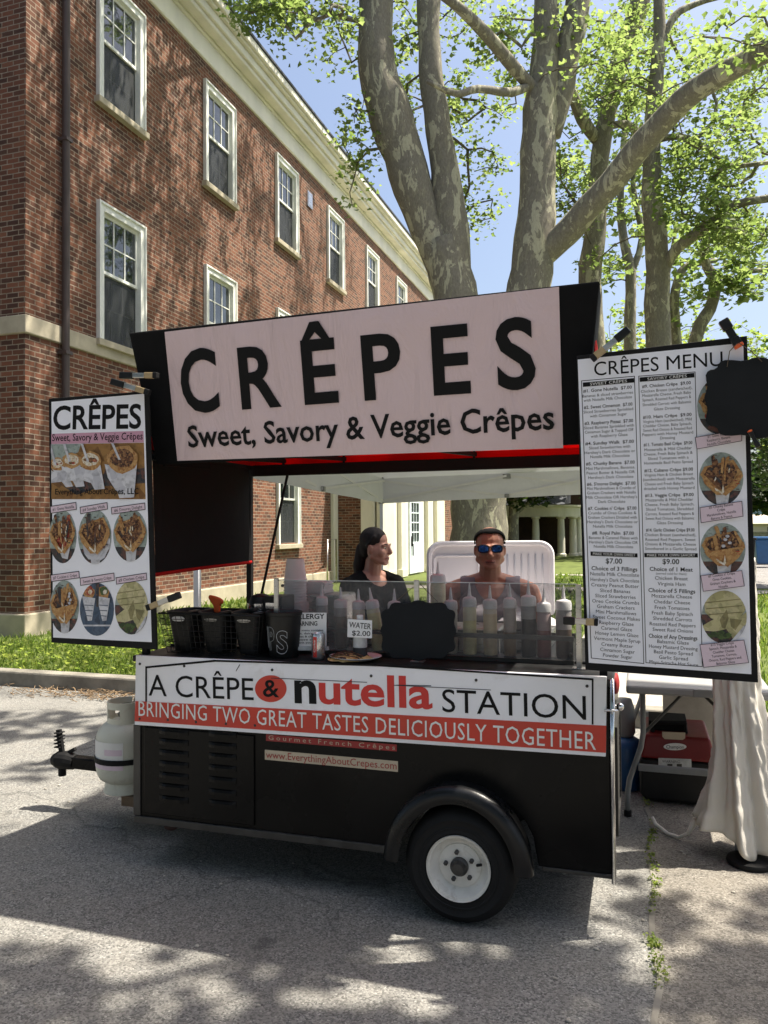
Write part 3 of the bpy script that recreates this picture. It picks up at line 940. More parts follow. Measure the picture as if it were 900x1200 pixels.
mb = MB().box((X+0.05, d0+0.13, 1.02), (X+0.09, d0+0.21, 1.34)); mb.tube([(X+0.1, d0+0.17, 1.1), (X+0.1, d0+0.17, 0.72)], 0.02, 8)
obj('handle', mb, 'black_matte', door)
mb = MB().tube([(-7.9, 20.2, 0.1), (-7.9, 20.2, 1.3), (-7.8, 19.3, 1.3), (-7.8, 19.3, 0.1)], 0.022, 8)
tag(obj('handrail', mb, 'steel', smooth=True), 'thin pale metal handrail standing beside the dark brick entrance bay', 'handrail')

# ------------------------------------------------------------------ what stands far off
# low dark brick house with a columned porch
def gp(px, py, d):
    p = atD(px, py, d); return p
hc = gp(640, 655, 41); HX, HY = hc.x, hc.y
house = empty('porch_house', (HX, HY, 0.1), 'low dark brick house with a cream columned porch under the trees', 'house')
mb = MB().box((HX-9, HY+2.2, 0.1), (HX+0.6, HY+9, 3.2)); mb.box((HX+0.6, HY+3.4, 0.1), (HX+7, HY+9, 3.4))
obj('wall', mb, 'dark_brick', house)
mb = MB().box((HX-9.2, HY-0.3, 2.15), (HX-0.1, HY+2.4, 2.75))
for k in range(10):
    a0, a1 = math.pi*(k/10-0.5), math.pi*((k+1)/10-0.5)
mb.lathe([(1.75, 2.15), (1.75, 2.62), (1.9, 2.66), (1.9, 2.75)], (HX-0.1, HY+1.45, 0), seg=28)
obj('porch_entablature', mb, 'cream', house)
for (dx, dy) in ((-8.8, 0), (-6.4, 0), (-4.2, 0), (-1.9, 0), (-0.5, -0.12), (0.75, 0.25), (1.3, 0.9), (1.5, 1.7)):
    mb = MB().lathe([(0.26, 0.1), (0.26, 0.22), (0.2, 0.26), (0.19, 1.4), (0.165, 2.02), (0.24, 2.06), (0.24, 2.16)], (HX+dx, HY+dy, 0), seg=16)
    obj('column', mb, 'cream_light', house, smooth=True, auto=40)
for dx in (-7.4, -2.9):
    mb = MB().box((HX+dx-0.75, HY+2.1, 0.9), (HX+dx+0.75, HY+2.19, 2.0)); f = obj('window', mb, 'cream_light', house)
    mb = MB().box((HX+dx-0.62, HY+2.08, 1.02), (HX+dx+0.62, HY+2.095, 1.9)); obj('pane', mb, 'glass', f)
mb = MB().prism([(HX-9.4, HY-0.4, 2.76), (HX-9.4, HY+4.5, 4.6), (HX-9.4, HY+9.4, 3.2)], (10.4, 0, 0)); mb.prism([(HX+0.4, HY+3.2, 3.4), (HX+0.4, HY+6.2, 5), (HX+0.4, HY+9.2, 3.4)], (6.8, 0, 0))
obj('roof', mb, 'roof_dark', house)

p0 = atD(893, 640, 90)
mb = MB().box((p0.x-3, p0.y, 0.1), (p0.x+26, p0.y+14, 1.7)); mb.box((p0.x-3.2, p0.y-0.2, 1.7), (p0.x+26, p0.y+14.2, 1.9))
t = empty('low_building', (p0.x+8, p0.y, 0.1), 'low pale building on the far shore side of the street', 'building')
obj('wall', mb, 'tan_wall', t)
mb = MB().prism([(p0.x-3.4, p0.y-0.4, 1.9), (p0.x-3.4, p0.y+7, 3.0), (p0.x-3.4, p0.y+14.4, 1.9)], (30, 0, 0)); obj('roof', mb, 'tan_wall', t)
mb = MB()
for k in range(6): mb.box((p0.x+0.6+k*3.4, p0.y-0.04, 0.7), (p0.x+2.4+k*3.4, p0.y-0.01, 1.5))
obj('window_row', mb, 'glass', t)
p1 = atD(880, 632, 52)
mb = MB().box((p1.x-4, p1.y, 0.1), (p1.x+22, p1.y+0.3, 1.15)); mb.box((p1.x-4, p1.y-0.04, 1.15), (p1.x+22, p1.y+0.34, 1.24))
tag(obj('low_wall', mb, 'kerb'), 'long low grey wall beyond the street', 'wall')
def wheelie(px, py, d, m, lab):
    p = atD(px, py, d); p.z = 0.11
    r = empty('rubbish_bin', p, lab, 'bin')
    mb = MB()
    vs = [(-.27, -.33, .12), (.27, -.33, .12), (.27, .33, .12), (-.27, .33, .12), (-.33, -.40, 1.0), (.33, -.40, 1.0), (.33, .40, 1.0), (-.33, .40, 1.0)]
    mb.add([Vector(v)+p for v in vs], [(0, 3, 2, 1), (4, 5, 6, 7), (0, 1, 5, 4), (1, 2, 6, 5), (2, 3, 7, 6), (3, 0, 4, 7)])
    obj('bin_body', mb, m, r, bevel=0.04)
    mb = MB().box(p+Vector((-.36, -.44, 1.0)), p+Vector((.36, .42, 1.09))); obj('bin_lid', mb, m, r, bevel=0.03)
    for s in (-1, 1):
        mb = MB().lathe([(0.13, -0.04), (0.13, 0.04)], p+Vector((s*0.3, 0.33, 0.13)), 'x', 14); obj('bin_wheel', mb, 'rubber', r)
    return r
wheelie(872, 677, 27.0, 'black_plastic', 'black wheeled bin at the edge of the far street')
wheelie(896, 674, 28.5, 'blue_plastic', 'blue wheeled bin across the far street')

# ================================================================== TREES
class Skel:
    """limbs of one tree: given stems plus twigs grown towards the places where leaves hang"""
    def __init__(s):
        s.mb = MB(); s.P = []; s.Rr = []
        s.tw = MB()
    def stem(s, pts, rads, seg=14, wob=0.0):
        pts = [Vector(p) for p in pts]
        # smooth through the points
        P, Q = [], []
        n = len(pts)
        for i in range(n-1):
            p0, p1, p2, p3 = pts[max(i-1, 0)], pts[i], pts[i+1], pts[min(i+2, n-1)]
            k = max(3, int((p2-p1).length/0.3))
            k = min(k, 14)
            for j in range(k):
                t = j/k
                P.append(0.5*((2*p1)+(-p0+p2)*t+(2*p0-5*p1+4*p2-p3)*t*t+(-p0+3*p1-3*p2+p3)*t**3))
                Q.append(rads[i]+(rads[i+1]-rads[i])*t)
        P.append(pts[-1]); Q.append(rads[-1])
        for i in range(len(P)):
            nv = noise.noise_vector(P[i]*1.7)
            P[i] = P[i]+nv*Q[i]*0.18*(1 if 0 < i < len(P)-1 else 0)
            Q[i] *= 1+0.10*noise.noise(P[i]*2.3)
        o = len(s.mb.v)
        s.mb.tube(P, Q, seg)
        for k in range(o, len(s.mb.v)):
            pass
        s.P += [tuple(p) for p in P]; s.Rr += Q
    def grow(s, targets, maxr=0.09):
        """branch to each target from the nearest wood; later targets may leave from earlier branches"""
        P = [np.array(p) for p in s.P]
        nodes = np.array(s.P)
        par = [-1]*len(nodes)
        cnt = [0]*len(nodes)
        base = len(nodes)
        T = [np.array(t) for t in targets]
        d0 = [np.min(np.linalg.norm(nodes-t, axis=1)) for t in T]
        order = np.argsort(d0)
        nodes = list(map(np.array, nodes))
        arr = np.array(nodes)
        paths = []
        for i in order:
            t = T[i]
            d = np.linalg.norm(arr-t, axis=1)
            # prefer wood lower than the target
            d = d + np.maximum(0, arr[:, 2]-t[2])*0.5
            j = int(np.argmin(d))
            L = np.linalg.norm(arr[j]-t)
            k = max(2, int(L/0.35))
            a = arr[j]
            mid = (a+t)/2 + np.array([random.gauss(0, .1), random.gauss(0, .1), 0.12+random.gauss(0, .08)])*L
            prev = j
            new = []
            for q in range(1, k+1):
                u = q/k
                p = (1-u)**2*a+2*u*(1-u)*mid+u*u*t + RNG.normal(0, 0.012*min(L, 2), 3)*(0 if q == k else 1)
                nodes.append(p); par.append(prev); cnt.append(0)
                prev = len(nodes)-1
                new.append(p)
            arr = np.vstack([arr, np.array(new)])
            c = prev
            while c >= base:
                cnt[c] += 1; c = par[c]
        # write chains as tubes
        kids = {}
        for i in range(base, len(nodes)): kids.setdefault(par[i], []).append(i)
        rad = lambda i: min(maxr, 0.0075*(cnt[i]**0.5)+0.0015)
        starts = [i for i in range(base, len(nodes)) if par[i] < base]
        stack = [(par[i], i) for i in starts]
        while stack:
            a, i = stack.pop()
            r0 = rad(i) if a < base else min(rad(a), rad(i)*1.25)
            pts, rr = [Vector(nodes[a]), Vector(nodes[i])], [r0, rad(i)]
            while True:
                ks = kids.get(i, [])
                if not ks: break
                ks = sorted(ks, key=lambda q: -cnt[q])
                for q in ks[1:]: stack.append((i, q))
                i = ks[0]
                pts.append(Vector(nodes[i])); rr.append(rad(i))
            (s.mb if rr[0] > 0.03 else s.tw).tube(pts, rr, 7 if rr[0] > 0.03 else 4, cap=False)
def clump(mb, c, r, n, s):
    for _ in range(n):
        v = Vector(RNG.normal(0, 1, 3)); v = v.normalized()*r*random.random()**0.5
        v.z *= 0.75
        leaf(mb, Vector(c)+v, s*random.uniform(0.55, 1.3), 0.35)
def zone_targets(zones):
    out = []
    for (px, py, d, rx, ry, rd, n) in zones:
        for _ in range(n):
            for _t in range(20):
                a, b, c = random.uniform(-1, 1), random.uniform(-1, 1), random.uniform(-1, 1)
                if a*a+b*b+c*c <= 1: break
            out.append(atD(px+a*rx, py+b*ry, d+c*rd))
    return out
def box_targets(boxes):
    out = []
    for (x, y, z, rx, ry, rz, n) in boxes:
        for _ in range(n):
            for _t in range(20):
                a, b, c = random.uniform(-1, 1), random.uniform(-1, 1), random.uniform(-1, 1)
                if a*a+b*b+c*c <= 1: break
            out.append(Vector((x+a*rx, y+b*ry, z+c*rz)))
    return out
def tree(base, stems, targets, label, leafm='leaf', nl=40, cr=0.42, ls=0.094, name='plane_tree', group=None, maxr=0.09, barkm='bark', cat='tree', thin=1.0):
    t = empty(name, base, label, cat, group)
    sk = Skel()
    for pts, rr in stems: sk.stem(pts, [r*thin for r in rr])
    sk.grow(targets, maxr)
    obj('trunk', sk.mb, barkm, t, smooth=True)
    if sk.tw.v: obj('twigs', sk.tw, 'twig', t)
    mb = MB()
    for p in targets: clump(mb, p, cr*random.uniform(0.6, 1.25), int(nl*random.uniform(0.5, 1.4)), ls)
    obj('crown', mb, leafm, t)
    return t

# 1: the great plane tree right behind the tent
D1 = 13.2
def D(px, py, d=D1): return atD(px, py, d)
g = D(562, 712, D1); g.z = 0.0
stems = [
    ([g+Vector((0, 0, -0.1)), D(562, 690), D(563, 620), D(562, 560), D(560, 500), D(553, 440), D(541, 385), D(532, 335), D(518, 285)], [0.80, 0.62, 0.56, 0.54, 0.55, 0.50, 0.46, 0.45, 0.42]),
    ([D(524, 320), D(500, 262), D(478, 200), D(458, 140), D(441, 80), D(440, 20), D(438, -60), D(420, -200), D(405, -330)], [0.36, 0.36, 0.40, 0.43, 0.37, 0.335, 0.33, 0.30, 0.2]),
    ([D(530, 330), D(528, 270), D(521, 200), D(510, 130), D(504, 60), D(503, 0), D(506, -90), D(512, -250)], [0.42, 0.36, 0.29, 0.245, 0.235, 0.235, 0.22, 0.16]),
    ([D(572, 520), D(588, 450), D(606, 390), D(620, 335), D(626, 280), D(630, 200), D(633, 130), D(640, 60), D(641, 0), D(650, -120), D(645, -280)], [0.46, 0.43, 0.42, 0.42, 0.40, 0.35, 0.34, 0.27, 0.25, 0.23, 0.16]),
    ([D(648, 160), D(660, 100), D(670, 40), D(676, 0), D(686, -90), D(700, -220)], [0.16, 0.24, 0.26, 0.25, 0.23, 0.16]),
    ([D(634, 300), D(655, 281, 13.0), D(680, 255, 12.7), D(715, 215, 12.3), D(755, 165, 11.8), D(800, 118, 11.2), D(850, 84, 10.6), D(905, 55, 10.0), D(980, 10, 9.4), D(1060, -60, 8.6)], [0.26, 0.26, 0.25, 0.235, 0.22, 0.205, 0.185, 0.165, 0.14, 0.09]),
    ([D(633, 115), D(600, 75, 12.8), D(570, 40, 12.4), D(545, 15, 12.1), D(500, -20, 11.8)], [0.12, 0.13, 0.115, 0.10, 0.07]),
    ([D(630, 95), D(600, 108, 12.8), D(560, 104, 12.4), D(535, 110, 12.2), D(500, 95, 12)], [0.08, 0.085, 0.075, 0.06, 0.035]),
]
zones = [(345, 18, 12.5, 60, 28, 1.2, 17), (318, 6, 12.2, 45, 20, 1, 13), (400, 50, 14, 25, 45, .6, 6), (418, 150, 13.6, 22, 60, 1, 9), (425, 215, 13.6, 20, 40, 1, 4), (482, 120, 14.2, 25, 80, 0.6, 8), (560, 120, 14.6, 55, 80, 1.2, 24), (590, 30, 13.9, 70, 45, 1.2, 20),
         (560, 230, 14.6, 35, 50, 0.8, 11), (700, 60, 13.5, 70, 60, 1.5, 22), (860, 40, 10.0, 60, 30, 1.2, 8), (470, 40, 14, 50, 40, 0.8, 9)]
tg = zone_targets(zones)
# the rest of its crown, above the picture: it dapples the wall and the lawn
tg += box_targets([(-5.0, 13.5, 15.0, 3.2, 4.2, 2.4, 215), (-1.0, 12.0, 16.0, 3.5, 3.5, 2.0, 70), (-5.6, 11.0, 12.9, 1.8, 2.6, 1.6, 75), (-4.5, 19.5, 18.0, 3.0, 5.0, 2.0, 135)])
tree(g, stems, tg, 'large sycamore with mottled bark forking in two above the tent and crepe cart', maxr=0.10, thin=0.83)

# 2: slender leaning stem behind the fascia's end
D2 = 16.5
g = D(716, 690, D2); g.z = 0.0
stems = [([g, D(708, 520, D2), D(694, 390, D2), D(690, 330, D2), D(697, 270, D2), D(702, 200, D2), D(712, 130, D2), D(730, 60, D2), D(752, -5, D2), D(775, -110, D2)], [0.36, 0.31, 0.29, 0.285, 0.26, 0.225, 0.215, 0.23, 0.22, 0.15]),
         ([D(700, 165, D2), D(682, 140, D2-.3), D(668, 105, D2-.6), D(655, 90, D2-1), D(630, 80, D2-1.2)], [0.13, 0.155, 0.12, 0.09, 0.05]),
         ([D(708, 150, D2), D(735, 145, D2+.3), D(757, 160, D2+.6), D(775, 130, D2+.8), D(810, 118, D2+1)], [0.09, 0.09, 0.085, 0.075, 0.05])]
zones = [(650, 160, D2, 40, 60, 1.2, 10), (740, 120, D2, 60, 70, 1.5, 30), (690, 240, D2, 50, 40, 1.5, 9), (760, 30, D2, 60, 40, 1.5, 26), (660, 215, D2, 30, 40, 1, 10)]
tree(g, stems, zone_targets(zones), 'slim leaning sycamore trunk rising just beyond the right end of the black fascia', thin=0.85)

# 3: straight trunk above the menu board
D3 = 15.0
g = D(771, 700, D3); g.z = 0.0
stems = [([g, D(772, 560, D3), D(771, 400, D3), D(769, 300, D3), D(764, 220, D3), D(763, 170, D3), D(768, 100, D3), D(773, 40, D3), D(772, -20, D3), D(780, -140, D3)], [0.36, 0.31, 0.275, 0.24, 0.20, 0.19, 0.16, 0.13, 0.12, 0.08]),
         ([D(776, 318, D3), D(795, 290, D3-.3), D(830, 265, D3-.7), D(862, 240, D3-1), D(905, 232, D3-1.4), D(960, 225, D3-1.8)], [0.12, 0.125, 0.10, 0.09, 0.075, 0.05]),
         ([D(765, 165, D3), D(800, 160, D3-.2), D(835, 178, D3-.6), D(850, 195, D3-.8), D(905, 190, D3-1.2)], [0.07, 0.065, 0.06, 0.05, 0.04]),
         ([D(771, 60, D3), D(790, 20, D3), D(815, 5, D3), D(850, -5, D3)], [0.07, 0.08, 0.06, 0.05])]
zones = [(850, 170, D3-.8, 55, 55, 1.5, 46), (820, 240, D3-.6, 60, 40, 1.3, 44), (875, 110, D3, 40, 50, 1.5, 24), (800, 90, D3, 50, 60, 1.5, 26), (880, 270, D3-1.2, 40, 30, 1, 24), (720, 90, D3, 50, 60, 1.2, 18), (690, 310, D3+1, 40, 20, 1, 4), (790, 200, D3, 30, 30, 1, 12)]
tree(g, stems, zone_targets(zones), 'straight sycamore trunk standing directly above the menu board lettering', thin=0.88)

# farther ones
D4 = 22.0
g = D(741, 680, D4); g.z = 0.05
stems = [([g, D(739, 520, D4), D(738, 390, D4), D(739, 320, D4), D(732, 285, D4), D(727, 235, D4), D(731, 170, D4), D(735, 90, D4)], [0.26, 0.22, 0.16, 0.145, 0.12, 0.10, 0.085, 0.05]), ([D(739, 320, D4), D(752, 280, D4), D(742, 215, D4), D(750, 150, D4)], [0.1, 0.09, 0.07, 0.05])]
zones = [(735, 215, D4, 45, 60, 1.5, 26), (720, 325, D4, 40, 25, 1.5, 12), (690, 200, D4, 35, 40, 1.5, 12), (745, 120, D4, 50, 60, 1.5, 22)]
tree(g, stems, zone_targets(zones), 'thin pale tree seen between the two sycamore trunks behind the menu board', nl=20, cr=0.5, ls=0.2)
D5 = 20.0
g = D(794, 690, D5); g.z = 0.05
stems = [([g, D(793, 520, D5), D(792, 390, D5), D(790, 352, D5), D(798, 318, D5), D(812, 310, D5), D(840, 305, D5)], [0.24, 0.19, 0.135, 0.12, 0.10, 0.08, 0.05]), ([D(789, 352, D5), D(780, 340, D5), D(785, 310, D5), D(792, 270, D5)], [0.07, 0.06, 0.06, 0.04])]
zones = [(800, 300, D5, 40, 35, 1.5, 18), (790, 370, D5, 30, 30, 1, 10), (770, 260, D5, 35, 35, 1, 12)]
tree(g, stems, zone_targets(zones), 'small forked tree just to the right of the straight sycamore trunk', nl=18, cr=0.42, ls=0.18)
D6 = 18.5
g = D(790, 690, D6); g.z = 0.05
g = D(770+15, 690, D6+1.5); g.z = 0.05
stems = [([g, D(800, 520, D6+1), D(815, 398, D6), D(832, 362, D6), D(838, 330, D6), D(828, 312, D6), D(826, 290, D6), D(840, 262, D6), D(862, 235, D6)], [0.26, 0.20, 0.15, 0.14, 0.135, 0.11, 0.10, 0.08, 0.05]), ([D(836, 330, D6), D(862, 330, D6), D(878, 318, D6), D(910, 318, D6)], [0.07, 0.08, 0.06, 0.05])]
zones = [(860, 330, D6, 35, 25, 1.2, 24), (845, 285, D6, 40, 30, 1.2, 20), (885, 300, D6, 30, 25, 1, 9), (815, 345, D6, 16, 14, 1, 3)]
tree(g, stems, zone_targets(zones), 'crooked young tree bending over the top corner of the menu board', nl=20, cr=0.4, ls=0.16)

# trees to the right, whose limbs hang over the street
def crown_tree(base, h, r, label, leafm, n, ls, cr, group=None, trunk_r=0.25, low=0.35, nl=22, name='shade_tree'):
    b = Vector(base)
    stems = [([b, b+Vector((0.1, 0, h*0.3)), b+Vector((0.05, 0.1, h*0.6)), b+Vector((-0.1, 0, h*0.85))], [trunk_r*1.3, trunk_r, trunk_r*0.6, trunk_r*0.25])]
    for k in range(4):
        a = k*1.7+random.random()
        stems.append(([b+Vector((0, 0, h*(0.3+0.1*k))), b+Vector((math.cos(a)*r*0.45, math.sin(a)*r*0.45, h*(0.45+0.1*k))), b+Vector((math.cos(a)*r*0.8, math.sin(a)*r*0.8, h*(0.52+0.1*k)))], [trunk_r*0.5, trunk_r*0.3, trunk_r*0.12]))
    tg = box_targets([(b.x, b.y, b.z+h*(low+1)/2, r, r, h*(1-low)/2, n)])
    return tree(base, stems, tg, label, leafm, nl, cr, ls, name=name, group=group, barkm='bark')
p = atD(960, 640, 19); p.z = 0.1
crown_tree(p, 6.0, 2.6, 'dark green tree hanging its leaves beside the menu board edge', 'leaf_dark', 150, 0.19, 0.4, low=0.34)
# a plane tree to the right of the cart, outside the picture: its shade lies on the asphalt in front
b = Vector((6.2, 4.4, 0.0))
stems = [([b, b+Vector((0, 0, 3)), b+Vector((-0.4, 0, 6)), b+Vector((-0.9, 0.2, 9))], [0.5, 0.42, 0.33, 0.2]),
         ([b+Vector((-0.2, 0, 4.5)), b+Vector((-2, -0.4, 6.6)), b+Vector((-4.2, -0.6, 7.6))], [0.24, 0.18, 0.07]),
         ([b+Vector((-0.4, 0, 6)), b+Vector((-2.2, 1.2, 8.0)), b+Vector((-4.6, 1.8, 9.2))], [0.2, 0.15, 0.06])]
tg = box_targets([(3.4, 4.2, 8.2, 1.5, 1.2, 1.0, 30), (1.9, 3.8, 9.4, 1.5, 0.5, 0.5, 17), (4.0, 4.1, 8.0, 1.3, 0.8, 0.8, 30), (0.2, 6.3, 9.6, 2.6, 1.6, 1.0, 50), (5.2, 3.4, 8.4, 1.6, 1.6, 1.4, 34), (6.0, 7.6, 9.8, 1.8, 1.6, 1.2, 14)])
tree(b, stems, tg, 'sycamore out to the right whose leaves dapple the asphalt in front of the cart', nl=20, cr=0.30, ls=0.15)
# dark evergreens behind the porch house, pale trees along the horizon
for i, (px, d, h, r, m, lab) in enumerate([(612, 47, 7.0, 3.4, 'leaf_dark', 'dark tree crowding over the roof of the porch house'), (703, 39, 7.4, 4.6, 'leaf_dark', 'tallest dark tree behind the end of the columned porch'), (600, 38.5, 6.6, 3.4, 'leaf_dark', 'dark tree drooping in front of the porch house roof'),
        (720, 60, 18.5, 6, 'leaf_mid', 'pale distant tree between fascia end and menu board'), (800, 62, 18.0, 7, 'leaf_mid', 'pale distant tree low behind the menu board top'), (872, 58, 16.5, 5.5, 'leaf_mid', 'pale distant tree behind the hanging chalkboard'), (905, 44, 5.6, 2.6, 'leaf_dark', 'round dark tree at the far side of the street')]):
    p = atD(px, 640, d); p.z = 0.1
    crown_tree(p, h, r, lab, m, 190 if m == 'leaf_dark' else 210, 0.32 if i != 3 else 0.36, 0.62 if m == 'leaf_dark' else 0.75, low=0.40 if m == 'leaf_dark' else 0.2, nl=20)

# shade trees on the near side of the lot, behind the photographer: they close off the sky and show in the window panes
for (x, y, h, r, lab) in ((-9, -7, 15, 5.5, 'broad shade tree across the lot facing the brick end wall'), (-1, -12, 16, 6, 'broad shade tree across the lot straight behind the photographer'), (8, -9, 15, 6, 'broad shade tree across the lot to the rear right'), (-13.5, 1.5, 15, 5, 'broad shade tree left of the lot near the brick end wall'), (15, 1, 15, 5, 'broad shade tree far out to the right of the lot')):
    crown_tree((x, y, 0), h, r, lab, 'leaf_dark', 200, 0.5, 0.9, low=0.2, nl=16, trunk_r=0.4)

# ================================================================== THE CREPE CART
XL, XR, YF, YB, Z0, ZC = -2.268, -0.122, 3.21, 4.33, 0.228, 0.985
XW, ZW = -0.703, 0.2285
cart = empty('food_cart', (-1.2, 3.77, 0), 'black crepe cart with a big lettered fascia, white and red panel and fat wheel', 'food cart')
mb = MB()
out = [(XL, Z0), (XW-0.30, Z0)]
for k in range(13):
    a = math.pi*(1-k/12); out.append((XW+0.29*math.cos(a), ZW+0.05+0.235*math.sin(a)))
out += [(XW+0.30, Z0), (XR, Z0), (XR, 0.955), (XL, 0.955)]
mb.prism([(x, YF, z) for x, z in out], (0, YB-YF, 0))
obj('body', mb, 'cart_black', cart, bevel=0.006)
mb = MB()
mb.box((XL-0.004, YF-0.012, Z0-0.02), (XW-0.315, YF+0.02, Z0+0.012)); obj('bottom_lip', mb, 'dark_metal', cart, bevel=0.003)
mb = MB().box((XW+0.315, YF-0.008, Z0-0.012), (XR+0.004, YF+0.02, Z0+0.004)); obj('bottom_lip', mb, 'dark_metal', cart, bevel=0.003)
mb = MB().box((XL-0.01, YF-0.008, Z0+0.013), (XL+0.028, YF+0.03, 0.66)); obj('edge_strip', mb, 'dark_metal', cart, bevel=0.003)
mb = MB()
a = atY(205, 850, YF-0.006); b = atY(298, 946, YF-0.006)
mb.box((XL+0.05, YF-0.010, Z0+0.03), (b.x, YF-0.0, 0.655))
lp = obj('louver_panel', mb, 'cart_black', cart, bevel=0.003)
mb = MB()
for (x0, x1, ys) in ((187, 221, (857, 869, 882, 895, 908.5, 921.5, 936)), (245, 277, (860, 873, 886, 899.5, 913.5, 928, 941))):
    for y in ys:
        A, B = atY(x0, y-0.5, YF-0.010), atY(x1, y+1.0, YF-0.010)
        zc = (A.z+B.z)/2
        h = 0.013
        prof = [(0, h), (-0.008, h*0.75), (-0.013, 0.0), (-0.013, -h), (0.0, -h)]
        n = 8
        rows = []
        for i in range(n+1):
            t = i/n; x = A.x+(B.x-A.x)*t
            e = min(1, 4*min(t, 1-t)+0.06)**0.6
            rows.append([Vector((x, YF-0.0105+p[0]*e, zc+p[1])) for p in prof])
        mb = MB()
        for i in range(n):
            for k in range(4):
                mb.add([rows[i][k], rows[i+1][k], rows[i+1][k+1], rows[i][k+1]], [(3, 2, 1, 0)])
        obj('louver', mb, 'cart_black', lp, smooth=True, auto=50)
# counter
mb = MB().box((XL-0.012, YF-0.012, 0.956), (XR+0.012, YB+0.02, ZC)); mb.box((XL-0.012, YF+0.30, ZC), (XR+0.012, YF+0.31, ZC+0.012))
obj('counter', mb, 'black_plastic', cart, bevel=0.005)
mb = MB().tube([(XR+0.006, YF-0.006, 0.20), (XR+0.006, YF-0.006, 0.70), (XR+0.008, YF-0.006, 0.985)], 0.009, 10)
obj('corner_trim', mb, 'chrome', cart, smooth=True)
# end wall details
mb = MB()
for k in range(16):
    z = 0.32+0.4*k/16
    mb.box((XR+0.001, 3.48, z), (XR+0.012, 3.98, z+0.011))
mb.box((XR, 3.45, 0.29), (XR+0.018, 3.48, 0.74)); mb.box((XR, 3.98, 0.29), (XR+0.018, 4.01, 0.74)); mb.box((XR, 3.48, 0.72), (XR+0.018, 3.98, 0.74)); mb.box((XR, 3.48, 0.29), (XR+0.018, 3.98, 0.31))
obj('vent_grille', mb, 'dark_metal', cart)
mb = MB().lathe([(0.045, 0), (0.045, 0.012), (0.035, 0.02), (0.012, 0.024)], (XR+0.001, 3.62, 0.89), 'x', 18)
obj('reflector', mb, 'red_sticker', cart, smooth=True, auto=40)
mb = MB().tube([(XR, 3.27, 0.865), (XR+0.03, 3.27, 0.865)], 0.008, 10); mb.ell((XR+0.035, 3.27, 0.865), (0.016, 0.016, 0.016)); mb.tube([(XR-0.02, YF-0.03, 0.868), (XR+0.03, YF-0.03, 0.868)], 0.005, 8)
obj('latch', mb, 'chrome', cart, smooth=True)
# wheels with their rims
def wheel(yo, s):
    """yo: outer face; s: -1 faces the customers, +1 the far side"""
    w = 0.205
    mb = MB()
    prof = [(0.118, 0.012), (0.128, 0.0), (0.142, 0.003), (0.145, 0.0005), (0.149, 0.0005), (0.152, 0.004), (0.172, 0.003), (0.176, 0.0005), (0.180, 0.003), (0.190, 0.008), (0.203, 0.022), (0.211, 0.040), (0.2135, 0.060), (0.2135, w-0.05), (0.208, w-0.025), (0.19, w-0.006), (0.15, w), (0.118, w-0.01)]
    c = (XW, yo, ZW)
    prof = [(r*1.07, h) for r, h in prof]
    mb.lathe([(r, (h if s < 0 else -h)) for r, h in prof], c, 'y', 56, cap=False)
    wt = obj('wheel', mb, 'rubber', cart, smooth=True, auto=35)
    mb = MB()
    prof = [(0.121, -0.004), (0.121, 0.006), (0.109, 0.008), (0.104, 0.020), (0.096, 0.034), (0.084, 0.042), (0.080, 0.043), (0.0795, 0.036), (0.064, 0.030), (0.045, 0.029), (0.0, 0.030)]
    prof = [(r*1.07, h) for r, h in prof]
    mb.lathe([(r, (h if s < 0 else -h)) for r, h in prof], c, 'y', 48, cap=False)
    obj('rim', mb, 'rim', wt, smooth=True, auto=35)
    mb = MB()
    mb.lathe([(0.036, 0.032), (0.036, 0.015), (0.03, 0.010), (0.022, -0.012), (0.0, -0.015)], c, 'y', 24)
    for k in range(5):
        a = k*math.tau/5+0.5
        mb.lathe([(0.0095, 0.030), (0.0095, 0.018), (0.005, 0.014), (0, 0.013)], (XW+0.056*math.cos(a), yo, ZW+0.056*math.sin(a)), 'y', 6)
    obj('hub', mb, 'dark_metal', wt)
    mb = MB().tube([(XW+0.070, yo+0.030, ZW+0.01), (XW+0.090, yo+0.012, ZW+0.022)], 0.0055, 8)
    obj('valve', mb, 'rubber', wt)
wheel(3.095, -1)
wheel(4.43, 1)
mb = MB().tube([(XW, 3.2, ZW), (XW, 4.35, ZW)], 0.03, 10)
obj('axle', mb, 'dark_metal', cart)
# fenders: a rolled lip swept over the wheel
def fender(yw, s):
    mb = MB()
    prof = [(0.0, 0.0), (0.0, 0.04), (0.007, 0.08), (0.016, 0.104), (0.011, 0.126), (-0.010, 0.140), (-0.038, 0.142), (-0.054, 0.134), (-0.046, 0.122), (-0.020, 0.112), (-0.015, 0.06), (-0.017, 0.0)]
    n = 30
    rows = []
    for i in range(n+1):
        a = R(3+174*i/n)
        rx, rz = 0.288, 0.325
        rows.append([Vector((XW-0.008+(rx+p[0])*math.cos(a), yw+s*p[1], ZW-0.01+(rz+p[0])*math.sin(a)*0.985)) for p in prof])
    vs = [p for r in rows for p in r]
    m = len(prof)
    fs = []
    for i in range(n):
        for k in range(m):
            k2 = (k+1) % m
            q = (i*m+k, i*m+k2, (i+1)*m+k2, (i+1)*m+k)
            fs.append(q if s > 0 else q[::-1])
    fs.append(tuple(range(m))); fs.append(tuple(range(n*m+m-1, n*m-1, -1)))
    mb.add(vs, fs)
    obj('fender', mb, 'fender', cart, smooth=True, auto=65)
fender(YF, -1); fender(YB, 1)
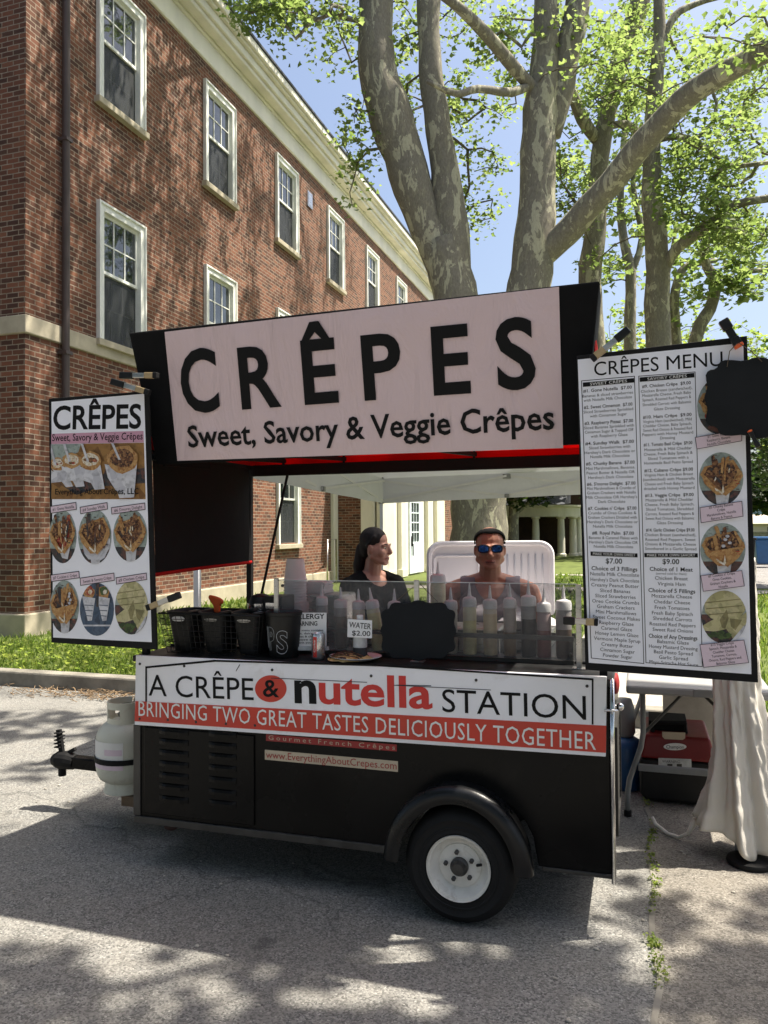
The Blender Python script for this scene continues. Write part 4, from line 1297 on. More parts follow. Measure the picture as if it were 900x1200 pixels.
# tow bar, tray, jack
mb = MB().bar((-2.2, 3.77, 0.255), (-3.12, 3.77, 0.265), 0.065, 0.065)
mb.bar((-2.2, 3.95, 0.25), (-2.85, 3.80, 0.25), 0.05, 0.05)
obj('tow_bar', mb, 'cart_black', cart, bevel=0.008)
CX, CZ = 0.205, -0.162
mb = MB().tube([(-3.27, 3.77, 0.425), (-3.32, 3.77, 0.43), (-3.38, 3.77, 0.43), (-3.42, 3.77, 0.425)], [0.042, 0.05, 0.05, 0.03], 14)
mb.bar((-3.36, 3.77, 0.46), (-3.385, 3.77, 0.60), 0.028, 0.022); mb.bar((-3.34, 3.77, 0.46), (-3.27, 3.77, 0.50), 0.02, 0.02); mb.lathe([(0.022, -0.05), (0.022, 0)], (-3.36, 3.77, 0.39), 'z', 10)
for k in range(5): mb.box((-3.40, 3.745, 0.50+k*0.02), (-3.36, 3.795, 0.507+k*0.02))
mb.move(Matrix.Translation((CX, 0, CZ)))
obj('coupler', mb, 'black_matte', cart, bevel=0.003)
mb = MB().box((-2.60, 3.55, 0.135), (-2.27, 3.73, 0.188)); mb.box((-2.275, 3.5, 0.135), (-2.262, 3.8, 0.5))
obj('tank_bracket', mb, 'wood', cart, bevel=0.004)
mb = MB().tube([(-2.14, 3.30, 0.24), (-2.14, 3.30, 0.17)], 0.018, 10); mb.ell((-2.14, 3.30, 0.165), (0.035, 0.02, 0.016))
obj('jack_foot', mb, 'rust', cart, smooth=True)

# posts, beams and roof of the cart
for a, b in (((XL+0.005, YB-0.03, ZC), (XL+0.037, YB+0.003, 1.93)), ((XR-0.04, YB-0.03, ZC), (XR-0.008, YB+0.003, 1.93)), ((XL+0.01, YF+0.03, ZC), (XL+0.04, YF+0.06, 1.93)), ((XR-0.04, YF+0.03, ZC), (XR-0.01, YF+0.06, 1.93))):
    obj('corner_post', MB().box(a, b), 'black_matte', cart, bevel=0.003)
mb = MB()
mb.box((XL, YB-0.035, 1.893), (XR, YB+0.006, 1.958))
mb.box((XL, YF+0.02, 1.93), (XL+0.04, YB-0.035, 1.965)); mb.box((XR-0.04, YF+0.02, 1.93), (XR, YB-0.035, 1.965))
mb.box((XL, YF+0.02, 1.905), (XR, YF+0.06, 1.93))
obj('roof_beam', mb, 'black_matte', cart, bevel=0.003)
for (x, zz) in ((-1.62, 0.0), (-0.86, 0.0), (-2.0, 0)):
    mb = MB().bar((x-0.14, YF+0.05, 1.935), (x, YB-0.05, 1.975), 0.028, 0.022); mb.bar((x, YB-0.06, 1.95), (x, YB-0.06, 2.03), 0.012, 0.012)
    obj('roof_rib', mb, 'black_matte', cart)
mb = MB()
n = 12
prof = []
for i in range(n+1):
    t = i/n
    prof.append((YF+0.02+(YB+0.02-YF-0.02)*t, 2.40-0.40*t**1.25-0.03*math.sin(t*math.pi)))
for i in range(n):
    (ya, za), (yb, zb) = prof[i], prof[i+1]
    mb.add([(XL+0.05, ya, za), (XR-0.045, ya, za), (XR-0.045, yb, zb), (XL+0.05, yb, zb), (XL+0.05, ya, za-0.006), (XR-0.045, ya, za-0.006), (XR-0.045, yb, zb-0.006), (XL+0.05, yb, zb-0.006)], [(0, 1, 2, 3), (7, 6, 5, 4)])
# the gores at both ends and the short drop behind
for x in (XL+0.05, XR-0.045):
    mb.prism([(x, y, z-0.003) for y, z in prof]+[(x, YB+0.02, 1.955), (x, YF+0.04, 1.955)], (0.004, 0, 0))
mb.box((XL, YB+0.015, 1.955), (XR, YB+0.02, 2.0))
obj('roof_tarp', mb, 'red_tarp', cart)
# black side flap hanging at the far left end, its red hem showing
mb = MB()
nz, ny = 10, 12
def flap(y, z): return (XL+0.045+0.012*math.sin(y*7+z*3)+0.010*noise.noise(Vector((y*3, z*4, 1))), y, z)
zt, zb0, zb1 = 1.935, 1.365, 1.385
vs = []
for j in range(nz+1):
    for i in range(ny+1):
        y = YF+0.07+(YB-0.07-YF-0.05)*i/ny; zb = zb0+(zb1-zb0)*i/ny
        vs.append(flap(y, zb+(zt-zb)*j/nz))
fs = [(j*(ny+1)+i, j*(ny+1)+i+1, (j+1)*(ny+1)+i+1, (j+1)*(ny+1)+i) for j in range(nz) for i in range(ny)]
mb.add(vs, fs)
fl = obj('side_flap', mb, 'black_fabric', cart, smooth=True)
mb = MB()
mb.tube([Vector(vs[i])+Vector((-0.004, 0, -0.006)) for i in range(ny+1)], 0.010, 6)
obj('hem', mb, 'red_tarp', fl, smooth=True)
mb = MB().tube([(XL+0.05, YF+0.02, 1.93), (XL+0.05, YF+0.02, 1.30)], 0.008, 8); obj('flap_rod', mb, 'steel', cart)
a, b = atY(337, 556, YB-0.05), atY(300, 726, YB-0.05)
mb = MB().tube([a, a.lerp(b, 0.55), b], [0.0085, 0.0085, 0.0085], 8); mb.tube([a.lerp(b, 0.5), b], 0.006, 8)
obj('support_rod', mb, 'black_matte', cart)

# ---- the fascia with its banner
FP = Panel((-1.2, 3.20, 1.89), (0, -0.65, -0.10))
mb = MB(); FP.slab(mb, [(150, 390), (703, 329), (684, 521), (183, 545)], 0.05, -0.004)
fas = obj('fascia', mb, 'black_fabric', cart, bevel=0.008)
mb = MB()
q = [FP.p(150, 390), FP.p(183, 545)]
mb.prism([q[0]+Vector((0.004, 0.05, 0)), q[0]+Vector((0.16, 0.32, 0)), q[1]+Vector((0.09, 0.32, 0)), q[1]+Vector((0.004, 0.05, 0))], (0.012, 0, 0))
obj('fascia_return', mb, 'black_fabric', cart)
mb = MB()
q = [FP.p(703, 329), FP.p(684, 521)]
mb.prism([q[0]+Vector((-0.012, 0.05, 0)), q[0]+Vector((-0.02, 0.3, 0)), q[1]+Vector((-0.01, 0.3, 0)), q[1]+Vector((-0.012, 0.05, 0))], (0.01, 0, 0))
obj('fascia_return', mb, 'black_fabric', cart)
mb = MB()
nx, ny = 60, 20
vs = []
c4 = [FP.p(193, 389), FP.p(655, 336), FP.p(660, 525), FP.p(208, 540)]
for j in range(ny+1):
    for i in range(nx+1):
        u, v = i/nx, j/ny
        p = c4[0].lerp(c4[1], u).lerp(c4[3].lerp(c4[2], u), v)
        e = min(u, 1-u, v, 1-v)
        bulge = 0.0032*(noise.noise(Vector((u*9+v*3, v*2.5, 0.3)))+1)*min(1, e*12)
        vs.append(p+FP.n*(0.0015+bulge))
mb.add(vs, [(j*(nx+1)+i, (j+1)*(nx+1)+i, (j+1)*(nx+1)+i+1, j*(nx+1)+i+1) for j in range(ny) for i in range(nx)])
ban = obj('banner', mb, 'banner', cart, smooth=True)
mb = MB()
LT = 0.0085
for ch, L, Rr, cap in (('C', (216, 482.5), (259, 479.5), 71), ('R', (284.5, 478), (331, 474.5), 70), ('Ê', (358, 472.5), (398, 469.5), 73), ('P', (428, 467.5), (473, 464), 74), ('E', (509, 461.5), (552.5, 458.5), 78), ('S', (584, 455.5), (629, 452), 80)):
    FP.text(mb, ch, L, Rr, cap, LT, bold=0.022)
FP.text(mb, 'Sweet, Savory & Veggie Crêpes', (222, 524), (650, 502.5), 25, LT, bold=0.016)
obj('lettering', mb, 'ink', ban)

# ---- the front panel
SP = Panel((0, YF-0.016, 0), (0, -1, 0))
mb = MB(); SP.slab(mb, [(159, 768), (711, 793), (710, 887), (157.5, 849.5)], 0.014)
sp = obj('sign_panel', mb, 'sign_white', cart, bevel=0.003)
mb = MB(); SP.slab(mb, [(159, 821.5), (710.5, 850.5), (710, 882), (158, 845)], 0.003, 0.0025)
obj('red_band', mb, 'red', sp)
mb = MB()
for a, b in (((171.5, 821), (171.5, 782)), ((171.5, 782), (252, 774.3)), ((252, 774.3), (440, 779.5)), ((440, 779.5), (694, 796)), ((694.5, 796), (694.5, 848))):
    SP.line(mb, a, b, 2.0, 0.002)
obj('border_line', mb, 'ink', sp)
mb = MB()
SP.text(mb, 'A CRÊPE', (174.5, 815), (297.5, 820.5), 25, 0.0015)
SP.text(mb, 'STATION', (518.5, 834), (687, 843.5), 27, 0.0015)
SP.text(mb, 'n', (345.5, 822.5), (371, 823.5), 37, 0.0015, bold=0.028)
obj('lettering', mb, 'ink', sp)
mb = MB(); mb.poly([SP.p(x, y, 0.0015) for x, y in ellipse(317.5, 807, 18.5, 15.8, 36)][::-1])
nn = (mb.v[1]-mb.v[0]).cross(mb.v[2]-mb.v[1])
if nn.dot(SP.n) < 0: mb.f = [tuple(reversed(f)) for f in mb.f]
obj('red_disc', mb, 'red', sp)
mb = MB(); SP.text(mb, '&', (308.5, 815.8), (327.5, 816.8), 20, 0.0028, bold=0.012); obj('ampersand', mb, 'ink', sp)
mb = MB(); SP.text(mb, 'utella', (374, 823.5), (507, 830), 35, 0.0015, bold=0.022); obj('red_lettering', mb, 'red_letter', sp)
mb = MB(); SP.text(mb, 'BRINGING TWO GREAT TASTES DELICIOUSLY TOGETHER', (163, 838.5), (698.5, 878.5), 17.5, 0.004, spacing=1.05); obj('white_lettering', mb, 'white_ink', sp)
mb = MB()
for (x, y) in ((216, 780.5), (319, 785), (435, 792), (558, 797), (688, 804), (164, 778), (164, 842), (197, 843.5), (230, 846), (265, 848), (299, 850)):
    p = SP.p(x, y); obj('rivet', MB().lathe([(0.006, 0.002), (0.006, -0.003), (0.003, -0.005), (0, -0.005)], p, 'y', 10), 'dark_metal', sp)
mb = MB(); SP.line(mb, (318, 794.5), (430, 799.5), 0.7, 0.0022); SP.line(mb, (462, 803), (575, 808.5), 0.7, 0.0022); SP.line(mb, (465, 802.8), (505, 803.5), 0.8, 0.0024); SP.line(mb, (277, 786), (281, 779), 0.8, 0.002)
obj('scratch', mb, 'ink_grey', sp)
BP = Panel((0, YF, 0), (0, -1, 0))
mb = MB(); BP.slab(mb, [(312, 860.5), (465, 872.5), (465, 880.5), (312, 868)], 0.001, 0.0015); st = obj('red_sticker', mb, 'red_sticker', cart)
mb = MB(); BP.text(mb, 'Gourmet French Crêpes', (315, 866.5), (463, 878.5), 5.2, 0.0026, spacing=1.5); obj('lettering', mb, 'beige_sticker', st)
mb = MB(); BP.slab(mb, [(310.5, 878.5), (466.5, 892), (466.5, 904.5), (310.5, 890)], 0.001, 0.0015); st = obj('beige_sticker', mb, 'beige_sticker', cart)
mb = MB(); BP.text(mb, 'www.EverythingAboutCrepes.com', (312, 888), (465, 901.5), 8.2, 0.0026); obj('lettering', mb, 'red_sticker', st)

# ---- the sneeze guard
YG = 3.385
gx = [atY(325, 690, YG).x, atY(489, 690, YG).x, atY(678, 690, YG).x]
mb = MB().box((gx[0]+0.008, YG-0.003, 1.02), (gx[2]-0.008, YG+0.003, 1.334))
sg = obj('sneeze_guard', mb, 'acrylic', cart)
mb = MB().box((gx[0]+0.008, YG-0.0035, 1.3345), (gx[2]-0.008, YG+0.0035, 1.3375))
obj('guard_edge', mb, 'bottle_clear', sg)
for x in gx:
    mb = MB().box((x-0.011, YG-0.017, ZC), (x+0.011, YG-0.004, 1.345 if x != gx[2] else 1.335)); mb.box((x-0.03, YG-0.02, ZC), (x+0.03, YG+0.03, ZC+0.006))
    obj('guard_post', mb, 'steel', sg, bevel=0.002)
mb = MB()
for x, z in ((gx[0]+0.03, 1.31), (gx[2]-0.035, 1.305), (gx[2]-0.035, 1.045), (gx[0]+0.03, 1.05)):
    obj('screw', MB().lathe([(0.007, 0), (0.007, -0.008), (0, -0.009)], (x, YG-0.003, z), 'y', 10), 'dark_metal', sg)
# rack of the bottles behind it
mb = MB()
mb.box((gx[0]+0.02, YG+0.10, 1.085), (gx[2]-0.03, YG+0.112, 1.105)); mb.box((gx[0]+0.02, YG+0.20, 1.085), (gx[2]-0.03, YG+0.212, 1.105))
for x in (gx[0]+0.03, gx[1], gx[2]-0.04): mb.box((x-0.008, YG+0.095, ZC), (x+0.008, YG+0.215, 1.085))
mb.box((gx[0]+0.02, YG+0.09, ZC+0.001), (gx[2]-0.03, YG+0.22, ZC+0.018))
obj('bottle_rack', mb, 'dark_metal', cart)

# ================================================================== POSTER BOARDS
def photo(P, parent, cx, cy, rx, ry, style, name='food_photo', lift=0.0012):
    """a printed oval photograph of a rolled crepe, as flat coloured areas"""
    E = ellipse(cx, cy, rx, ry, 32)
    mats = ['ph_bg', 'ph_dark', 'ph_crepe', 'ph_fill', 'ph_berry', 'ph_cream', 'ph_cup', 'ph_blue', 'ph_pale', 'ph_pale_dark', 'ph_green']
    mb = MB()
    k = [0]
    def sh(pts, mi):
        q = clip([(cx+x*rx, cy+y*ry) for x, y in pts], E)
        if len(q) < 3: return
        w = [P.p(x, y, lift+0.00022*k[0]) for x, y in q]
        nn = Vector((0, 0, 0))
        for i in range(len(w)): nn += (w[i]-w[0]).cross(w[(i+1) % len(w)]-w[0])
        mb.poly(w if nn.dot(P.n) > 0 else w[::-1], mi)
        k[0] += 1
    def blob(x, y, a, b, mi, n=14, rot=0.0, jag=0.18):
        sh([(x+(a*math.cos(t)*math.cos(rot)-b*math.sin(t)*math.sin(rot))*j, y+(a*math.cos(t)*math.sin(rot)+b*math.sin(t)*math.cos(rot))*j) for t, j in ((math.tau*i/n, 1+random.uniform(-jag, jag)) for i in range(n))], mi)
    blob(0, 0, 1.2, 1.2, 0, jag=0)
    if style == 'veggie':
        sh([(-1, -0.1), (1, -0.1), (1, 1.0), (-1, 1.0)], 1)
        blob(0.05, -0.45, 0.95, 0.6, 8, jag=0.06)
        sh([(-1, 0.35), (-0.3, 0.0), (0.15, -0.4), (0.3, -0.1), (0.75, -0.05), (1, -0.2), (1, 0.2), (0.5, 0.95), (0.1, 0.45), (-0.4, 0.55), (-1, 0.5)], 8)
        sh([(-0.2, 0.1), (0.12, -0.3), (0.2, 0.05), (0.05, 0.45), (-0.1, 0.4)], 9)
        sh([(0.25, 0.05), (0.8, 0.1), (0.5, 0.5), (0.3, 0.35)], 9)
        for i in range(3): sh([(-0.9+0.1*i, -0.55+0.22*i), (0.8, -0.7+0.25*i), (0.8, -0.67+0.25*i), (-0.9+0.1*i, -0.51+0.22*i)], 9)
        for i in range(7): blob(-0.6+0.14*i+random.uniform(-.1, .1), 0.72+random.uniform(-.12, .12), 0.16, 0.1, 10)
        sh([(0.2, 1.0), (0.9, 0.3), (1, 1)], 6)
    elif style == 'pair':
        blob(0, 0, 1.2, 1.2, 7, jag=0)
        sh([(-1, 0.58), (1, 0.58), (1, 0.64), (-1, 0.64)], 6)
        for x0 in (-0.45, 0.42):
            blob(x0-0.02, -0.62, 0.34, 0.26, 2); blob(x0, -0.7, 0.26, 0.17, 4 if x0 < 0 else 10); blob(x0+0.06, -0.66, 0.12, 0.09, 5)
            sh([(x0-0.42, -0.5), (x0+0.36, -0.42), (x0+0.16, 0.42), (x0-0.08, 0.44)], 6)
            for i in range(3): sh([(x0-0.28+0.05*i, -0.18+0.2*i), (x0+0.25-0.04*i, -0.16+0.2*i), (x0+0.25-0.04*i, -0.13+0.2*i), (x0-0.28+0.05*i, -0.15+0.2*i)], 7)
        sh([(-0.05, -1), (0.15, -1), (0.12, -0.1), (0.0, -0.1)], 1)
    else:
        sh([(-1, 0.45), (1, 0.45), (1, 1), (-1, 1)], 1)
        # writing on the backdrop
        for i in range(6):
            x = random.uniform(-0.7, 0.7); y = random.uniform(-0.92, -0.62); blob(x, y, 0.09, 0.02, 1, 6)
        if style != 'berry': sh([(-0.28, 0.42), (0.40, 0.42), (0.30, 1.0), (-0.2, 1.0)], 6)
        if style == 'white':
            blob(0.15, 0.35, 0.75, 0.55, 6)
        sh([(-0.95, -0.15), (-0.75, -0.45), (0.55, -0.72), (0.92, -0.25), (0.75, 0.2), (0.2, 0.62), (-0.25, 0.55)], 2)
        sh([(-0.78, -0.15), (-0.6, -0.42), (0.5, -0.62), (0.72, -0.25), (0.5, 0.12), (0.0, 0.42), (-0.3, 0.3)], 3)
        if style == 'berry':
            for i in range(10): blob(random.uniform(-0.55, 0.5), random.uniform(-0.42, 0.4), 0.15, 0.12, 4, 7)
            sh([(0.35, -0.8), (0.6, -0.85), (0.45, -0.1), (0.25, -0.1)], 4)
            sh([(-0.2, 0.55), (0.6, 0.35), (0.4, 0.85), (0.0, 0.8)], 6)
        for i in range(7): blob(random.uniform(-0.5, 0.45), random.uniform(-0.5, 0.2), 0.13, 0.06, random.choice([2, 1, 1, 2]), 7, rot=random.uniform(0, 3))
        for i in range(9):
            x = random.uniform(-0.6, 0.5); y = random.uniform(-0.85, -0.45); l = random.uniform(0.35, 0.75); w2 = random.uniform(0.05, 0.11); dx = -x*0.35+random.uniform(-0.1, 0.1)
            sh([(x-w2, y), (x+w2*0.4, y-0.06), (x+w2, y+0.02), (x+w2*0.7+dx, y+l), (x-w2*0.6+dx, y+l*0.95)], random.choice([3, 3, 1, 2, 3, 5 if style == 'white' else 2]))
        for i in range(5): blob(random.uniform(-0.45, 0.4), random.uniform(-0.45, 0.15), 0.10, 0.035, random.choice([1, 5, 2]), 7, rot=random.uniform(0.8, 2.2))
        if style == 'mallow':
            for i in range(7): blob(0.15+random.uniform(-.15, .35), -0.5+0.12*i, 0.09, 0.06, 6, 7)
            sh([(-0.85, 0.1), (0.85, -0.12), (0.35, 0.42), (-0.3, 0.40)], 2)
        sh([(-0.92, -0.2), (-0.72, -0.1), (-0.1, 0.42), (0.1, 0.60), (-0.2, 0.62), (-0.75, 0.2)], 2)
        sh([(0.9, -0.3), (0.98, -0.1), (0.7, 0.3), (0.2, 0.66), (0.05, 0.55), (0.55, 0.15)], 2)
        sh([(-0.3, 0.34), (0.02, 0.5), (0.08, 0.2), (0.14, 0.5), (0.06, 0.6), (-0.25, 0.45)], 5)
        for i in range(3): blob(random.uniform(0.55, 0.8), random.uniform(-0.1, 0.5), 0.1, 0.022, random.choice([1, 4]), 6)
    return obj(name, mb, mats, parent)
def tilted_label(P, parent, q, lines, cap, lift=0.0012):
    mb = MB(); P.quad(mb, q, lift)
    lb = obj('caption_label', mb, 'label_pink', parent)
    mb = MB()
    for a, b in zip(q, q[1:]+q[:1]): P.line(mb, a, b, 0.7, lift+0.0006)
    n = len(lines)
    for i, s in enumerate(lines):
        t = (i+0.72)/n if n > 1 else 0.74
        L = (q[0][0]+(q[3][0]-q[0][0])*t, q[0][1]+(q[3][1]-q[0][1])*t); Rr = (q[1][0]+(q[2][0]-q[1][0])*t, q[1][1]+(q[2][1]-q[1][1])*t)
        w = Rr[0]-L[0]; m = 0.08
        L2 = (L[0]+w*m, L[1]+(Rr[1]-L[1])*m); R2 = (Rr[0]-w*m, Rr[1]-(Rr[1]-L[1])*m)
        P.text(mb, s, L2, R2, cap, lift+0.0006, fit=(n == 1), center=(n > 1), rise=0.8)
    obj('lettering', mb, 'ink_grey', lb)

YP = 3.055
# ---- left board
PL = Panel((-2.4, YP, 1.6), (0.02, -1, 0))
mb = MB(); PL.slab(mb, [(57, 467), (174, 458), (183.5, 761.5), (60, 753)], 0.012)
bp = sum(mb.v, Vector())/len(mb.v)
pb = empty('poster_board', (bp.x, YP, min(p.y for p in mb.v)*0+1.04), 'narrow white poster of six oval crepe photos clamped beside the black fascia', 'poster')
obj('backing_board', mb, 'black_matte', pb, bevel=0.002)
mb = MB(); PL.slab(mb, [(60.5, 471), (169, 461.5), (178, 752.5), (62.5, 747)], 0.001, 0.0015)
obj('paper_sheet', mb, 'poster_white', pb)
LF = 0.0022
mb = MB()
PL.text(mb, 'CRÊPES', (62.5, 503), (165.5, 501.5), 27, LF, bold=0.02)
obj('heading', mb, 'ink', pb)
mb = MB(); PL.quad(mb, [(60.5, 508.5), (168.5, 505), (168.8, 518.5), (60.5, 520.5)], LF); pk = obj('pink_strip', mb, 'pink', pb)
mb = MB(); PL.text(mb, 'Sweet, Savory & Veggie Crêpes', (61.5, 517), (167.5, 515), 8.2, LF+0.0006, bold=0.008); obj('lettering', mb, 'ink', pk)
# the wide photo of four filled cups
mb = MB()
RC = [(60.5, 520.8), (169, 518.8), (171, 585), (60.5, 585)]
kk = [0]
def sh(pts, mi):
    q = clip(pts, RC)
    if len(q) < 3: return
    w = [PL.p(x, y, LF+0.0002*kk[0]) for x, y in q]
    nn = Vector((0, 0, 0))
    for i in range(len(w)): nn += (w[i]-w[0]).cross(w[(i+1) % len(w)]-w[0])
    mb.poly(w if nn.dot(PL.n) > 0 else w[::-1], mi); kk[0] += 1
sh(RC, 0)
sh([(60, 519), (96, 519), (92, 530), (60, 545)], 7)
sh([(60, 560), (80, 572), (120, 556), (171, 548), (171, 566), (120, 570), (90, 580)], 1)
sh([(128, 540), (136, 540), (134, 572), (120, 560)], 1)
for (x, y, r, cupw, bx, by, m2) in ((68, 544, 9, 9, 82, 570, 4), (85, 540, 11, 11, 95, 570, 4), (107, 540, 13, 13, 118, 573, 6), (145, 538, 19, 19, 150, 583, 3)):
    sh([(x-cupw*0.85, y+4), (x+cupw*0.9, y+4), (bx+cupw*0.45, by), (bx-cupw*0.45, by+1)], 6)
    sh([(x-cupw*1.1, y+6), (x-cupw*0.2, y+10), (bx-cupw*0.6, by-6), (x-cupw*0.9, y+22)], 6)
    sh([(x+r*math.cos(t)*random.uniform(0.9, 1.1), y+r*0.85*math.sin(t)*random.uniform(0.9, 1.1)) for t in (math.tau*i/16 for i in range(16))], 2)
    sh([(x+r*0.75*math.cos(t)*random.uniform(0.85, 1.1), y-1+r*0.6*math.sin(t)*random.uniform(0.85, 1.1)) for t in (math.tau*i/14 for i in range(14))], 5 if m2 != 3 else 3)
    for i in range(6):
        a, b = x+random.uniform(-.45, .45)*r, y-1+random.uniform(-.35, .35)*r
        sh([(a+r*0.22*math.cos(t), b+r*0.14*math.sin(t)) for t in (math.tau*i/7 for i in range(7))], random.choice([3, 4, 5] if m2 != 3 else [2, 3, 3]))
    sh([(x-r*0.5-6, y-24), (x-r*0.5-3, y-24), (x-r*0.1, y+1), (x-r*0.1-2.6, y+1)], 6)
cup = obj('cup_photo', mb, ['ph_wood', 'ph_dark', 'ph_crepe', 'ph_fill', 'ph_berry', 'ph_cream', 'ph_cup', 'ph_bg'], pb)
mb = MB(); PL.text(mb, 'Everything About Crêpes, LLC', (66.5, 579.5), (164, 579), 6.6, LF+0.009, bold=0.012); obj('lettering', mb, 'ink', cup)
for (cx, cy, rx, ry, st) in ((74, 629, 16, 31, 'berry'), (111.5, 629, 19.5, 32, 'white'), (153, 627, 20, 31, 'roll'), (76, 711, 17, 31, 'mallow'), (114, 714, 20, 31, 'pair'), (154.5, 712, 19.5, 31.5, 'veggie')):
    photo(PL, pb, cx, cy, rx, ry, st, lift=LF)
for (x0, y0, x1, y1, h, s) in ((59.5, 593.5, 89.5, 588.8, 8, '#1 Gone Nutella'), (94.5, 594.5, 126, 589, 7.5, '#4 Sunday Walk'), (131, 595, 170, 589.5, 7.5, '#6 S\'mores Delight'), (60, 674, 93, 669.5, 7.5, '#7 Cookies n\' Crêpe'), (94.5, 677.5, 134, 671.5, 8.5, 'Sweet & Savory Crêpe'), (136.5, 677, 172, 671.5, 7.5, '#9 Chicken Crêpe')):
    tilted_label(PL, pb, [(x0, y0), (x1, y1), (x1+0.6, y1+h), (x0+0.6, y0+h)], [s], 3.6, LF+0.001)

# ---- right board: the menu
PR = Panel((0.08, YP, 1.6), (-0.02, -1, 0))
mb = MB(); PR.slab(mb, [(675.5, 417), (875.5, 393.5), (888.5, 800), (686, 785)], 0.012)
bp = sum(mb.v, Vector())/len(mb.v)
mbd = empty('menu_board', (bp.x, YP, 1.02), 'tall white crepe menu board with two columns of prices and food photos', 'menu board')
obj('backing_board', mb, 'black_matte', mbd, bevel=0.002)
mb = MB(); PR.slab(mb, [(677, 421.5), (871, 402), (880.5, 790), (690, 776.5)], 0.001, 0.0015)
obj('paper_sheet', mb, 'poster_white', mbd)
mb = MB(); PR.text(mb, 'CRÊPES MENU', (696.5, 440.5), (847, 428.5), 16.2, LF)
obj('heading', mb, 'ink', mbd)
# column frames and black bars
mb = MB()
boxL = [(681.5, 446.5), (743.5, 441), (754.5, 777.5), (693, 771)]
boxR = [(748.5, 441), (814.5, 436), (823, 781), (757, 776.5)]
for bx in (boxL, boxR):
    for a, b in zip(bx, bx[1:]+bx[:1]): PR.line(mb, a, b, 0.8, LF)
obj('column_frame', mb, 'ink', mbd)
mb = MB()
bars = [([(683, 448.5), (743, 443.2), (743.3, 448.3), (683.2, 453.6)], 'SWEET CRÊPES'), ([(749.5, 442.5), (813.5, 437.2), (813.8, 442.4), (749.8, 447.7)], 'SAVORY CRÊPES'),
        ([(692, 646.2), (747, 648.5), (747.3, 653.2), (692.2, 651.2)], 'MAKE YOUR OWN SWEET'), ([(755, 648), (817.5, 648.4), (817.8, 653.2), (755.2, 653)], 'MAKE YOUR OWN SAVORY')]
for q, s in bars: PR.quad(mb, q, LF+0.0004)
bb = obj('black_bar', mb, 'ink', mbd)
mb = MB()
for q, s in bars:
    m = 0.14 if 'OWN' not in s else 0.05
    f = lambda t: (q[3][0]+(q[2][0]-q[3][0])*t, q[3][1]+(q[2][1]-q[3][1])*t-0.9)
    PR.text(mb, s, f(m), f(1-m), 3.4, LF+0.001)
obj('lettering', mb, 'white_ink', bb)
Lc = [(456, 'b', '#1. Gone Nutella  $7.00'), (462, 't', 'Bananas & sliced strawberries'), (467.2, 't', 'with Nutella Milk Chocolate'),
 (475.5, 'b', '#2. Sweet Cinnamon  $7.00'), (481, 't', 'Sliced Strawberries Sprinkled'), (486.3, 't', 'with Cinnamon Sugar'),
 (494.5, 'b', '#3. Raspberry Pizzaz  $7.00'), (499.9, 't', 'Sliced Bananas Sprinkled with'), (505, 't', 'Cinnamon Sugar & Topped Off'), (510.2, 't', 'with Raspberry Glaze'),
 (518.5, 'b', '#4. Sunday Walk  $7.00'), (524, 't', 'Sliced Strawberries with'), (529.4, 't', "Hershey's Dark Chocolate or"), (534.5, 't', 'Nutella Milk Chocolate'),
 (542.5, 'b', '#5. Chunky Banana  $7.00'), (548.2, 't', 'Mini Marshmallows, Bananas,'), (553.6, 't', 'Peanut Butter & Nutella OR'), (559, 't', "Hershey's Dark Chocolate"),
 (566.7, 'b', "#6. S'mores Delight  $7.00"), (572, 't', 'Mini Marshmallows & Crumbs of'), (577.2, 't', 'Graham Crackers with Nutella'), (582.5, 't', "Milk Chocolate OR Hershey's"), (587.7, 't', 'Dark Chocolate'),
 (595.6, 'b', "#7. Cookies n' Crêpe  $7.00"), (601, 't', 'Crumbs of Oreo Cookies &'), (606.2, 't', 'Graham Crackers Drizzled with'), (611.5, 't', "Hershey's Dark Chocolate or"), (616.7, 't', 'Nutella Milk Chocolate'),
 (624.6, 'b', '#8. Royal Palm  $7.00'), (630.2, 't', 'Bananas & Caramel Flakes with'), (635.4, 't', "Hershey's Dark Chocolate OR"), (640.5, 't', 'Nutella Milk Chocolate'),
 (657.4, 'p', '$7.00'), (666.4, 'h', 'Choice of 3 Fillings'), (673, 'l', 'Nutella Milk Chocolate'), (679.7, 'l', "Hershey's Dark Chocolate"), (686, 'l', 'Creamy Peanut Butter'), (692.4, 'l', 'Sliced Bananas'), (698.8, 'l', 'Sliced Strawberries'), (705.2, 'l', 'Oreo Cookie Crumbs'),
 (711.4, 'l', 'Graham Crackers'), (717.7, 'l', 'Mini Marshmallows'), (724, 'l', 'Sweet Coconut Flakes'), (730.3, 'l', 'Raspberry Glaze'), (736.7, 'l', 'Caramel Glaze'), (743, 'l', 'Honey Lemon Glaze'), (749.5, 'l', 'Vermont Maple Syrup'), (755.9, 'l', 'Creamy Butter'), (762.3, 'l', 'Cinnamon Sugar'), (768.7, 'l', 'Powder Sugar')]
